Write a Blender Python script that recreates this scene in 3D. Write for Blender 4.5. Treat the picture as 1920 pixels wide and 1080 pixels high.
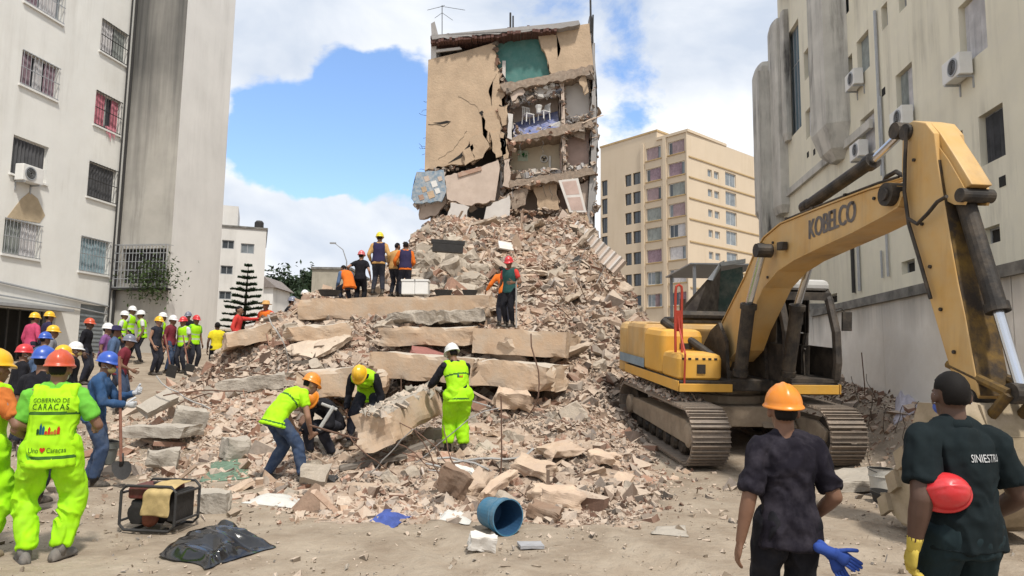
import bpy, bmesh, math, random
import numpy as np
from mathutils import Vector, Matrix, Euler
from mathutils.bvhtree import BVHTree
for o in list(bpy.data.objects): bpy.data.objects.remove(o)
S = bpy.context.scene
COL = S.collection
# ------------------------------------------------------------------ camera
FPX, TILT, ROLL, CAMZ = 1290.0, math.radians(6.19), 0.014, 1.65
cd = bpy.data.cameras.new('camera'); cam = bpy.data.objects.new('camera', cd); COL.objects.link(cam)
cd.sensor_width = 36; cd.lens = 36*FPX/1920; cd.clip_end = 3000; cd.clip_start = .05
CM = (Matrix.Rotation(math.pi/2+TILT, 3, 'X') @ Matrix.Rotation(ROLL, 3, 'Z'))
cam.matrix_world = Matrix.Translation((0,0,CAMZ)) @ CM.to_4x4()
S.camera = cam
# ------------------------------------------------------------------ light
SUN_EL, SUN_AZ = math.radians(60), math.radians(152)     # azimuth clockwise from +Y
w = bpy.data.worlds.new('World'); S.world = w; w.use_nodes = True
nt = w.node_tree; N = nt.nodes; L = nt.links; N.clear()
def _n(t, **k):
    n = N.new(t)
    for a, b in k.items(): setattr(n, a, b)
    return n
sky = _n('ShaderNodeTexSky', sky_type='NISHITA', sun_disc=False, sun_elevation=SUN_EL, sun_rotation=SUN_AZ, air_density=1.0, dust_density=1.2, ozone_density=1.5)
bg = _n('ShaderNodeBackground'); bg.inputs['Strength'].default_value = .15
outw = _n('ShaderNodeOutputWorld'); tc = _n('ShaderNodeTexCoord')
def ray(px, py):
    v = CM @ Vector(((px-960)/FPX, (540-py)/FPX, -1)); return v
# clouds: noise over the sky directions, with the clear patches where the photograph has them
def wmath(op, a, b=None, c=None):
    n = _n('ShaderNodeMath', operation=op)
    for i, x in enumerate((a, b, c)):
        if x is None: continue
        if isinstance(x, (int, float)): n.inputs[i].default_value = x
        else: L.new(x, n.inputs[i])
    return n.outputs[0]
mp = _n('ShaderNodeMapping'); mp.inputs['Scale'].default_value = (1,1,1.7); L.new(tc.outputs['Generated'], mp.inputs['Vector'])
nz = _n('ShaderNodeTexNoise'); nz.inputs['Scale'].default_value = 3.2; nz.inputs['Detail'].default_value = 9; nz.inputs['Roughness'].default_value = .62; nz.inputs['Distortion'].default_value = .25
L.new(mp.outputs[0], nz.inputs['Vector'])
nz2 = _n('ShaderNodeTexNoise'); nz2.inputs['Scale'].default_value = 4.2; nz2.inputs['Detail'].default_value = 6; nz2.inputs['Distortion'].default_value = .3
L.new(mp.outputs[0], nz2.inputs['Vector'])
acc = wmath('MULTIPLY_ADD', nz.outputs['Fac'], 3.4, -.95)
BLUE = [(620,200,.13,1.25),(560,250,.10,1.1),(730,230,.13,1.2),(690,300,.08,.6),(600,330,.06,.5),(490,262,.06,.8),(770,200,.10,.7),(1190,60,.05,.55),(1200,175,.06,.7),(1140,250,.05,.5),(1330,20,.05,.3),(150,-300,.3,.8),(1500,-500,.3,.7),(2600,300,.35,.6),
        (480,100,.12,-.7),(620,40,.12,-.6),(500,420,.12,-.7),(690,390,.07,-.7),(660,470,.10,-.5),(740,90,.08,-.4),(1300,120,.14,-.7)]
nzw = _n('ShaderNodeTexNoise'); nzw.inputs['Scale'].default_value = 6; nzw.inputs['Detail'].default_value = 5
L.new(tc.outputs['Generated'], nzw.inputs['Vector'])
wv0 = _n('ShaderNodeVectorMath', operation='MULTIPLY_ADD'); L.new(nzw.outputs['Color'], wv0.inputs[0]); wv0.inputs[1].default_value = (.16,)*3; wv0.inputs[2].default_value = (-.08,)*3
warp = _n('ShaderNodeVectorMath', operation='ADD'); L.new(tc.outputs['Generated'], warp.inputs[0]); L.new(wv0.outputs[0], warp.inputs[1])
for (px, py, r, a) in BLUE:
    d = ray(px, py).normalized()
    vd = _n('ShaderNodeVectorMath', operation='DISTANCE'); nrm = _n('ShaderNodeVectorMath', operation='NORMALIZE')
    L.new(tc.outputs['Generated'], nrm.inputs[0]); L.new(warp.outputs[0], vd.inputs[0]); vd.inputs[1].default_value = d
    mr = _n('ShaderNodeMapRange', interpolation_type='SMOOTHSTEP'); L.new(vd.outputs['Value'], mr.inputs['Value'])
    mr.inputs['From Min'].default_value = r*.25; mr.inputs['From Max'].default_value = r*1.25
    mr.inputs['To Min'].default_value = a; mr.inputs['To Max'].default_value = 0
    acc = wmath('SUBTRACT', acc, mr.outputs[0])
cm = _n('ShaderNodeMapRange', interpolation_type='SMOOTHSTEP'); L.new(acc, cm.inputs['Value'])
cm.inputs['From Min'].default_value = .02; cm.inputs['From Max'].default_value = .5
cr = _n('ShaderNodeValToRGB'); L.new(nz2.outputs['Fac'], cr.inputs[0])
cr.color_ramp.elements[0].position = .34; cr.color_ramp.elements[0].color = (3.3,3.7,4.35,1)
cr.color_ramp.elements[1].position = .62; cr.color_ramp.elements[1].color = (5.7,5.75,5.8,1)
skm = _n('ShaderNodeMix', data_type='RGBA', blend_type='MULTIPLY'); skm.inputs[0].default_value = 1
L.new(sky.outputs[0], skm.inputs[6]); skm.inputs[7].default_value = (1.12,1.22,1.34,1)
mx = _n('ShaderNodeMix', data_type='RGBA'); L.new(cm.outputs[0], mx.inputs[0]); L.new(skm.outputs[2], mx.inputs[6]); L.new(cr.outputs[0], mx.inputs[7])
L.new(mx.outputs[2], bg.inputs['Color']); L.new(bg.outputs[0], outw.inputs[0])
sl = bpy.data.lights.new('sun', 'SUN'); sl.energy = 3.0; sl.angle = math.radians(5); sl.color = (1,.95,.87)
so = bpy.data.objects.new('sun', sl); COL.objects.link(so)
SDIR = Vector((math.sin(SUN_AZ)*math.cos(SUN_EL), math.cos(SUN_AZ)*math.cos(SUN_EL), math.sin(SUN_EL)))
so.rotation_euler = SDIR.to_track_quat('Z', 'Y').to_euler(); so.location = (0,0,60)
S.view_settings.view_transform = 'Standard'; S.view_settings.look = 'None'; S.view_settings.gamma = 1
S.view_settings.use_curve_mapping = False
S.view_settings.exposure = .42
S.render.engine = 'CYCLES'
S.cycles.max_bounces = 6; S.cycles.diffuse_bounces = 3; S.cycles.glossy_bounces = 3; S.cycles.transparent_max_bounces = 6
S.cycles.use_denoising = True
rng = np.random.default_rng(11); random.seed(11)

# ------------------------------------------------------------------ helpers
def P(px, py, D):                      # the point seen at that pixel, D metres in front
    v = ray(px, py); k = D/v.y
    return Vector((v.x*k, D, CAMZ+v.z*k))
def Q(px, py, p0, n):                  # where that line of sight meets a plane
    v = ray(px, py); c = Vector((0,0,CAMZ)); n = Vector(n)
    k = (Vector(p0)-c).dot(n)/v.dot(n)
    return c+v*k
def PIX(p):
    v = CM.transposed() @ (Vector(p)-Vector((0,0,CAMZ)))
    return 960+FPX*v.x/-v.z, 540-FPX*v.y/-v.z
def _hash(i, j, k, s):
    h = (i*374761393 + j*668265263 + k*2147483647 + s*974634777) & 0xffffffff
    h = ((h ^ (h >> 13))*1274126177) & 0xffffffff
    return ((h ^ (h >> 16)) & 0xffff)/65535.0
def vnoise(p, s=0):
    p = np.asarray(p, float); f = np.floor(p).astype(np.int64); t = p-f; t = t*t*(3-2*t)
    r = 0
    for a in (0,1):
        for b in (0,1):
            for c in (0,1):
                wgt = (t[:,0] if a else 1-t[:,0])*(t[:,1] if b else 1-t[:,1])*(t[:,2] if c else 1-t[:,2])
                r = r + wgt*_hash(f[:,0]+a, f[:,1]+b, f[:,2]+c, s)
    return r*2-1
def fbm(p, s=0, o=3):
    p = np.asarray(p, float); r = 0; a = 1
    for i in range(o): r = r+a*vnoise(p, s+i); p = p*2.03+7.1; a *= .5
    return r
def sm(a, b, x):
    t = np.clip((x-a)/(b-a), 0, 1); return t*t*(3-2*t)

MATS = {}
def mat(name, base, rough=.85, var=.25, scale=4., bump=.2, bscale=25., metal=0., col2=None, streak=None, streak_amt=.5, dust=None, dust_amt=.3, attr=None, spec=.3, objvar=0., top=None, bdist=.02, coat=0, alpha=1., drip=None):
    if name in MATS: return MATS[name]
    m = bpy.data.materials.new(name); m.use_nodes = True; MATS[name] = m
    t = m.node_tree; ns = t.nodes; lk = t.links; b = ns['Principled BSDF']
    b.inputs['Roughness'].default_value = rough; b.inputs['Metallic'].default_value = metal; b.inputs['Specular IOR Level'].default_value = spec
    if coat: b.inputs['Coat Weight'].default_value = coat
    tcn = ns.new('ShaderNodeTexCoord'); co = tcn.outputs['Object']
    def noise(sc, det=5, ro=.6, vec=None, dis=0):
        n = ns.new('ShaderNodeTexNoise'); n.inputs['Scale'].default_value = sc; n.inputs['Detail'].default_value = det; n.inputs['Roughness'].default_value = ro; n.inputs['Distortion'].default_value = dis
        lk.new(vec or co, n.inputs['Vector']); return n.outputs['Fac']
    def ramp(x, lo, hi):
        r = ns.new('ShaderNodeMapRange'); r.inputs['From Min'].default_value = lo; r.inputs['From Max'].default_value = hi; lk.new(x, r.inputs['Value']); return r.outputs[0]
    def mixc(f, a, c, typ='MIX'):
        x = ns.new('ShaderNodeMix'); x.data_type = 'RGBA'; x.blend_type = typ
        for i, v in ((0, f), (6, a), (7, c)):
            if isinstance(v, (int, float)): x.inputs[i].default_value = v
            elif isinstance(v, tuple): x.inputs[i].default_value = (*v[:3], 1)
            else: lk.new(v, x.inputs[i])
        return x.outputs[2]
    c1 = tuple(base); c2 = tuple(col2) if col2 else tuple(x*(1-var) for x in c1)
    if attr:
        a = ns.new('ShaderNodeAttribute'); a.attribute_name = attr; src = a.outputs['Color']
        c = mixc(ramp(noise(scale), .3, .7), src, mixc(1., src, tuple([1-var]*3), 'MULTIPLY'))
    else:
        c = mixc(ramp(noise(scale), .32, .68), c1, c2)
    if objvar:
        oi = ns.new('ShaderNodeObjectInfo'); r = ns.new('ShaderNodeMapRange'); lk.new(oi.outputs['Random'], r.inputs['Value'])
        r.inputs['To Min'].default_value = 1-objvar; r.inputs['To Max'].default_value = 1+objvar*.6
        cmb = ns.new('ShaderNodeCombineColor')
        for i in range(3): lk.new(r.outputs[0], cmb.inputs[i])
        c = mixc(1., c, cmb.outputs[0], 'MULTIPLY')
    if streak:
        mpn = ns.new('ShaderNodeMapping'); mpn.inputs['Scale'].default_value = (1.,1.,.09); lk.new(co, mpn.inputs['Vector'])
        f1 = ramp(noise(1.6, 8, .7, mpn.outputs[0]), .47, .78); f2 = ramp(noise(.35, 4, .6), .35, .7)
        mm = ns.new('ShaderNodeMath'); mm.operation = 'MULTIPLY'; lk.new(f1, mm.inputs[0]); lk.new(f2, mm.inputs[1])
        m2 = ns.new('ShaderNodeMath'); m2.operation = 'MULTIPLY'; m2.use_clamp = True; lk.new(mm.outputs[0], m2.inputs[0]); m2.inputs[1].default_value = streak_amt*2
        c = mixc(m2.outputs[0], c, tuple(streak))
    if drip:                                                    # black mould running down from the coping
        sp = ns.new('ShaderNodeSeparateXYZ'); lk.new(co, sp.inputs[0]); mpn = ns.new('ShaderNodeMapping'); mpn.inputs['Scale'].default_value = (1.2,1.2,.05); lk.new(co, mpn.inputs['Vector'])
        r0 = ramp(sp.outputs['Z'], drip[0], drip[1]); nn = noise(1.1, 6, .62, mpn.outputs[0]); mm = ns.new('ShaderNodeMath'); mm.operation = 'ADD'; lk.new(r0, mm.inputs[0]); lk.new(nn, mm.inputs[1])
        c = mixc(ramp(mm.outputs[0], 1.1, 1.65), c, drip[2])
    if dust:
        f = ramp(noise(scale*.7+1.3, 8, .68), .5-.2*dust_amt, .85-.35*dust_amt)
        m2 = ns.new('ShaderNodeMath'); m2.operation = 'MULTIPLY'; lk.new(f, m2.inputs[0]); m2.inputs[1].default_value = min(1, dust_amt*1.4)
        c = mixc(m2.outputs[0], c, tuple(dust))
    if top:                                                     # dust settled on what faces up
        g = ns.new('ShaderNodeNewGeometry'); sp = ns.new('ShaderNodeSeparateXYZ'); lk.new(g.outputs['Normal'], sp.inputs[0])
        f = ramp(sp.outputs['Z'], .35, .8)
        m2 = ns.new('ShaderNodeMath'); m2.operation = 'MULTIPLY'; lk.new(f, m2.inputs[0]); lk.new(ramp(noise(scale*1.7), .2, .5), m2.inputs[1])
        c = mixc(m2.outputs[0], c, tuple(top))
    lk.new(c, b.inputs['Base Color'])
    if bump:
        bn = ns.new('ShaderNodeBump'); bn.inputs['Strength'].default_value = bump; bn.inputs['Distance'].default_value = bdist
        lk.new(noise(bscale, 6, .62), bn.inputs['Height']); lk.new(bn.outputs[0], b.inputs['Normal'])
    if alpha < 1: b.inputs['Alpha'].default_value = alpha
    return m

ORG = {}
def things(name, label, cat, loc=(0,0,0), group=None, rot=None, kind=None):
    o = bpy.data.objects.new(name, None); COL.objects.link(o); o.empty_display_size = .1
    o.location = loc; ORG[o.name] = Vector(loc)
    if rot is not None: o.rotation_euler = rot; ORG[o.name] = Vector((0,0,0))
    tag(o, label, cat, group, kind); return o
def tag(o, label=None, cat=None, group=None, kind=None):
    if label: o['label'] = label
    if cat: o['category'] = cat
    if group: o['group'] = group
    if kind or cat: o['kind'] = kind or 'thing'
    return o
def mesh_from(name, v, f, mats, smooth=False, mi=None):
    me = bpy.data.meshes.new(name)
    v = np.asarray(v, np.float32).reshape(-1,3)
    if isinstance(f, np.ndarray) and f.ndim == 2:
        k = f.shape[1]; nf = len(f)
        me.vertices.add(len(v)); me.vertices.foreach_set('co', v.ravel())
        me.loops.add(nf*k); me.loops.foreach_set('vertex_index', f.ravel().astype(np.int32))
        me.polygons.add(nf); me.polygons.foreach_set('loop_start', np.arange(0, nf*k, k, dtype=np.int32))
        try: me.polygons.foreach_set('loop_total', np.full(nf, k, np.int32))
        except Exception: pass
        me.update(calc_edges=True)
    else:
        me.from_pydata([tuple(x) for x in v], [], [tuple(int(i) for i in q) for q in f])
    for m in (mats if isinstance(mats, (list, tuple)) else [mats]): me.materials.append(m)
    if mi is not None: me.polygons.foreach_set('material_index', np.asarray(mi, np.int32))
    me.polygons.foreach_set('use_smooth', np.full(len(me.polygons), bool(smooth)))
    me.update(); return me
def link(name, me, parent=None, loc=None):
    o = bpy.data.objects.new(name, me); COL.objects.link(o)
    if parent is not None:
        o.parent = parent; ORG[o.name] = ORG.get(parent.name, Vector())
    if loc is not None: o.location = loc
    return o
class MB:
    def __init__(s): s.v = []; s.f = []; s.m = []; s.cur = 0
    def add(s, vs, fs):
        n = len(s.v); s.v += [Vector(x) for x in vs]; s.f += [tuple(i+n for i in q) for q in fs]; s.m += [s.cur]*len(fs); return s
    def ob(s, o, ux, uy, uz):              # box from a corner and three edge vectors
        o, ux, uy, uz = map(Vector, (o, ux, uy, uz))
        vs = [o, o+ux, o+ux+uy, o+uy, o+uz, o+ux+uz, o+ux+uy+uz, o+uy+uz]
        fs = [(0,3,2,1),(4,5,6,7),(0,1,5,4),(1,2,6,5),(2,3,7,6),(3,0,4,7)]
        if ux.cross(uy).dot(uz) < 0: fs = [q[::-1] for q in fs]
        return s.add(vs, fs)
    def box(s, c, size, R=None):
        R = R or Matrix.Identity(3); c = Vector(c)
        a = [R @ Vector(x) for x in ((size[0],0,0),(0,size[1],0),(0,0,size[2]))]
        return s.ob(c-(a[0]+a[1]+a[2])/2, *a)
    def cyl(s, p0, p1, r0, r1=None, n=10, caps=True):
        r1 = r0 if r1 is None else r1; p0, p1 = Vector(p0), Vector(p1); d = (p1-p0).normalized()
        a = d.orthogonal().normalized(); b = d.cross(a)
        vs = []
        for p, r in ((p0, r0), (p1, r1)):
            vs += [p+(a*math.cos(2*math.pi*i/n)+b*math.sin(2*math.pi*i/n))*r for i in range(n)]
        fs = [(i, (i+1)%n, n+(i+1)%n, n+i) for i in range(n)]
        if caps: fs += [tuple(range(n))[::-1], tuple(range(n, 2*n))]
        return s.add(vs, fs)
    def tube(s, pts, r, n=6):
        pts = [Vector(p) for p in pts]; vs = []; a = None
        rr = r if isinstance(r, (list, tuple)) else [r]*len(pts)
        for i, p in enumerate(pts):
            d = (pts[min(i+1, len(pts)-1)]-pts[max(i-1, 0)]).normalized()
            a = d.orthogonal().normalized() if a is None else (a-d*a.dot(d)).normalized()
            b = d.cross(a)
            vs += [p+(a*math.cos(2*math.pi*k/n)+b*math.sin(2*math.pi*k/n))*rr[i] for k in range(n)]
        fs = [(i*n+k, i*n+(k+1)%n, (i+1)*n+(k+1)%n, (i+1)*n+k) for i in range(len(pts)-1) for k in range(n)]
        fs += [tuple(range(n))[::-1], tuple(range((len(pts)-1)*n, len(pts)*n))]
        return s.add(vs, fs)
    def prism(s, poly, ext):
        poly = [Vector(p) for p in poly]; ext = Vector(ext); n = len(poly)
        nn = sum(((poly[i]-poly[0]).cross(poly[(i+1)%n]-poly[0]) for i in range(1, n-1)), Vector())
        if nn.dot(ext) > 0: poly = poly[::-1]
        vs = poly+[p+ext for p in poly]
        fs = [tuple(range(n)), tuple(range(n, 2*n))[::-1]]+[(i, n+i, n+(i+1)%n, (i+1)%n) for i in range(n)]
        return s.add(vs, fs)
    def rings(s, R, close=True):
        n = len(R[0]); vs = [p for r in R for p in r]
        fs = [(i*n+k, i*n+(k+1)%n, (i+1)*n+(k+1)%n, (i+1)*n+k) for i in range(len(R)-1) for k in range(n)]
        if close: fs += [tuple(range(n))[::-1], tuple(range((len(R)-1)*n, len(R)*n))]
        return s.add(vs, fs)
    def lathe(s, c, ax, prof, n=16, close=True):      # profile of (distance along axis, radius)
        c = Vector(c); d = Vector(ax).normalized(); a = d.orthogonal().normalized(); b = d.cross(a)
        return s.rings([[c+d*h+(a*math.cos(2*math.pi*k/n)+b*math.sin(2*math.pi*k/n))*r for k in range(n)] for h, r in prof], close)
    def quad(s, a, b, c, d): return s.add([a,b,c,d], [(0,1,2,3)])
    def build(s, name, m, parent=None, smooth=False, bevel=0, local=False, label=None):
        off = Vector() if (local or parent is None) else ORG.get(parent.name, Vector())
        me = mesh_from(name, [tuple(x-off) for x in s.v], s.f, m, smooth, s.m if isinstance(m, (list, tuple)) else None)
        o = link(name, me, parent)
        if bevel:
            bv = o.modifiers.new('bevel', 'BEVEL'); bv.width = bevel; bv.segments = 2; bv.limit_method = 'ANGLE'; bv.angle_limit = .6
        if smooth == 'auto':
            pass
        if label: o['label'] = label
        return o
def solo(o, label, cat, group=None, kind=None):       # centre a one-mesh thing on its own base
    me = o.data; n = len(me.vertices); a = np.empty(n*3, np.float32); me.vertices.foreach_get('co', a); a = a.reshape(-1,3)
    c = np.array([(a[:,0].min()+a[:,0].max())/2, (a[:,1].min()+a[:,1].max())/2, a[:,2].min()], np.float32)
    me.vertices.foreach_set('co', (a-c).ravel()); me.update(); o.location = Vector(c.tolist()); ORG[o.name] = o.location.copy()
    return tag(o, label, cat, group, kind)
def copy_obj(o, parent=None, loc=None, rot=None, scale=None):
    c = o.copy(); COL.objects.link(c); c.parent = parent
    if loc is not None: c.location = loc
    if rot is not None: c.rotation_euler = rot
    if scale is not None: c.scale = scale
    return c
def lump(size, seed, cuts=3, rough=.08, ends=0., sharp=True, chip=0.):     # a broken slab or chunk
    n3 = [cuts+1]*3 if not isinstance(cuts, tuple) else [c+1 for c in cuts]
    idx = {}; V = []; F = []
    def vid(i, j, k):
        if (i,j,k) not in idx: idx[(i,j,k)] = len(V); V.append((i/n3[0]-.5, j/n3[1]-.5, k/n3[2]-.5))
        return idx[(i,j,k)]
    for ax, (u, w_) in ((0,(1,2)),(1,(2,0)),(2,(0,1))):
        for side in (0, n3[ax]):
            for p_ in range(n3[u]):
                for q_ in range(n3[w_]):
                    c = []
                    for dp, dq in ((0,0),(1,0),(1,1),(0,1)):
                        t = [0,0,0]; t[ax] = side; t[u] = p_+dp; t[w_] = q_+dq; c.append(vid(*t))
                    F.append(c if side else c[::-1])
    V = np.array(V); sz = np.array(size); W = V*sz; m = min(size)
    n1 = np.stack([fbm(W/(m*1.1)+seed*3.7, seed+k, 3) for k in (1, 11, 21)], 1)
    if chip:
        av = np.sort(np.abs(V), 1); e = np.clip((av[:,1]-.30)/.2, 0, 1)[:,None]
        cn = np.clip(fbm(W/(m*.55)+seed, seed+61, 3)+.15, 0, 1.2)[:,None]; W = W-np.sign(V)*np.abs(V)*2*cn*e*chip*m*np.array([.6,.5,.5])
    W = W+n1*rough*m*1.4
    if ends:
        e = np.clip((np.abs(V[:,0])-.3)/.2, 0, 1)[:,None]
        n2 = np.stack([fbm(W/(m*.8)+seed, seed+k, 2) for k in (31, 41, 51)], 1)
        W = W+n2*e*ends*m*np.array([1.6,.5,.5])
    return W, F
# ------------------------------------------------------------------ ground and rubble
def lerp_tab(y, xs, vs): return np.interp(y, xs, vs)
def base_h(x, y):
    t = np.clip(y-9, 0, None); t = np.where(t < 3, t*t/6, t-1.5)
    t = np.minimum(t, 60)
    return .097*t-.1*sm(5.4,3.2,y)+.22*sm(13,17,y)*sm(-4.2,-6.5,x)
HC = ([7.2,8.5,9.5,11,13,14.5,16,17.6,18.6,22,24,28,32,36,40,46,50],
      [-.05,.02,.11,.32,.70,1.1,1.75,2.4,3.1,3.7,4.5,6.2,7.8,9.2,9.6,8.5,6])
YT = [7,9,12,15,18,22,28,34,40,50]
LI = [-1.2,-1.8,-2.6,-4.2,-6.0,-4.4,-3.6,-3.5,-4,-4]
LO = [-2.5,-3.4,-6.4,-8.2,-9.0,-7.8,-8.4,-9,-10,-10]
RI = [.6,1.0,.9,1.2,2.0,1.6,1.7,2.6,3.8,4.5]
RO = [1.6,2.2,2.7,3.2,7.5,8.2,7.6,8.0,9.5,10]
def mound_w(x, y):
    li, lo, ri, ro = (np.interp(y, YT, a) for a in (LI, LO, RI, RO))
    wl = 1-np.clip((li-x)/(li-lo), 0, 1); wr = 1-np.clip((x-ri)/(ro-ri), 0, 1)
    wl = wl*wl*(3-2*wl); wr = wr*wr*(3-2*wr)
    return wl*wr*sm(7.0, 8.4, y)*(1-sm(47, 52, y))
def mound_raw(x, y):
    b = base_h(x, y); hc = np.interp(y, *HC); wgt = mound_w(x, y)
    return b+np.maximum(hc-b, 0)*wgt, wgt
WALLB = [(7.0, 14.), ]
def side_heap(x, y):                       # loose heap along the foot of the concrete wall
    xw = 5.75+.105*(y-6)
    return .95*np.exp(-((x-xw-.45)/.75)**2)*sm(7.8, 10, y)*(1-sm(20, 26, y)) + .5*np.exp(-(((x+5.2)/1.6)**2+((y-13.2)/1.6)**2))
def G(x, y, noise=True):
    x = np.atleast_1d(np.asarray(x, float)); y = np.atleast_1d(np.asarray(y, float))
    z, wgt = mound_raw(x, y); z = z+side_heap(x, y)
    if noise:
        p = np.stack([x, y, np.zeros_like(x)], 1)
        amp = wgt*np.clip((y-7)/12, .2, 1)
        z = z+amp*(.34*fbm(p*.55, 3, 3)+.12*fbm(p*1.9, 9, 2))+.02*fbm(p*.9, 5, 2)
    return z
def g1(x, y): return float(G(x, y)[0])
def PIXY(x, y, z):
    v = np.stack([x, y, z-CAMZ], 1) @ np.array(CM); return 540-FPX*v[:,1]/-v[:,2]
def feetD(px, py, lo=4, hi=32):
    Ds = np.arange(lo, hi, .05); u = P(px, py, 1.0).x; z_ = G(u*Ds, Ds); e = np.abs(PIXY(u*Ds, Ds, z_)-py); i = int(np.argmin(e+Ds*.02))
    return Vector((u*Ds[i], Ds[i], float(z_[i])))
def gp(px, py):
    return feetD(px, py, 3.5)
def axis_pts(a, b, fine, far, grow=1.35):
    c = list(np.arange(a, b, fine)); s = fine; x = c[-1]
    while x < far[1]: s *= grow; x += s; c.append(x)
    s = fine; x = a; l = []
    while x > far[0]: s *= grow; x -= s; l.append(x)
    return np.array(l[::-1]+c)
M_dirt = mat('dirt', (.33,.27,.205), .95, scale=1.3, col2=(.215,.165,.118), dust=(.41,.35,.275), dust_amt=.4, bump=.8, bscale=7, bdist=.06)
M_dust = mat('rubble_dust', (.44,.34,.255), .95, scale=1.6, col2=(.27,.195,.145), dust=(.52,.45,.37), dust_amt=.3, bump=.6, bscale=7, bdist=.08)
xs = axis_pts(-13, 11, .1, (-900, 900)); ys = axis_pts(1.5, 46, .2, (-60, 1800)); ys = np.concatenate([ys[ys < 1.9], np.arange(1.95, 9.4, .07), ys[ys > 9.45]])
X, Y = np.meshgrid(xs, ys); x = X.ravel(); y = Y.ravel()
z = G(x, y); wg = mound_w(x, y); pg = np.stack([x, y, 0*x], 1); nr_ = 1-sm(9, 11, y)
z = z+nr_*(.016*fbm(pg*3.2, 31, 2)+.007*fbm(pg*9, 37, 2))
for cx_, r_, y0_ in ((9.2,6.6,4.2),(9.2,5.0,4.2),(8.0,9.4,2.6),(8.0,7.9,2.6)):     # ruts of wheels and tracks, curving to the right
    dd_ = np.abs(np.hypot(x-cx_, (y-y0_-7)*1.15)-r_); z = z-nr_*.045*np.exp(-(dd_/.16)**2)*(.6+.4*np.sin(y*38))+nr_*.02*np.exp(-((dd_-.27)/.09)**2)
zg = np.where(wg > .15, z-.25, z)
def gridf(nx, ny):
    i = np.arange(nx-1)[None,:]+np.arange(ny-1)[:,None]*nx
    i = i.ravel(); return np.stack([i, i+1, i+1+nx, i+nx], 1)
o = link('ground', mesh_from('ground', np.stack([x, y, zg], 1), gridf(len(xs), len(ys)), M_dirt, True)); tag(o, kind='structure')
xs = np.arange(-12, 11.5, .11); ys = np.arange(6.6, 52, .11); X, Y = np.meshgrid(xs, ys); x = X.ravel(); y = Y.ravel()
wg = mound_w(x, y); z = G(x, y)+.07*wg*fbm(np.stack([x*4, y*4, 0*x], 1), 77, 2)
z = np.where(wg < .04, z-.2, z)
keep = wg > .02
f = gridf(len(xs), len(ys)); f = f[keep[f].any(1)]
o = link('rubble_mound', mesh_from('rubble_mound', np.stack([x, y, z], 1), f, M_dust, False)); tag(o, kind='structure')

# palette of broken wall: plaster, brick, concrete, tile, wood
PAL = np.array([(.50,.39,.29),(.44,.33,.25),(.36,.215,.155),(.42,.26,.19),(.36,.33,.29),(.47,.43,.37),(.62,.57,.49),(.22,.155,.115),(.30,.18,.13),(.12,.10,.09),(.72,.69,.64),(.20,.24,.27)])
PW = np.array([.19,.18,.10,.09,.14,.10,.06,.07,.03,.03,.012,.003]); PW = PW/PW.sum()
M_piece = mat('rubble_piece', (.4,.3,.2), .95, var=.28, scale=14, attr='tint', bump=.3, bscale=40, top=(.46,.37,.29))
def rotmats(n):
    q = rng.normal(size=(n,4)); q /= np.linalg.norm(q, axis=1, keepdims=True); a,b,c,d = q.T
    return np.stack([1-2*(c*c+d*d),2*(b*c-a*d),2*(b*d+a*c),2*(b*c+a*d),1-2*(b*b+d*d),2*(c*d-a*b),2*(b*d-a*c),2*(c*d+a*b),1-2*(b*b+c*c)],1).reshape(-1,3,3)
CUBE = np.array([(-1,-1,-1),(1,-1,-1),(1,1,-1),(-1,1,-1),(-1,-1,1),(1,-1,1),(1,1,1),(-1,1,1)])*.5
CF = np.array([(0,3,2,1),(4,5,6,7),(0,1,5,4),(1,2,6,5),(2,3,7,6),(3,0,4,7)])
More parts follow.
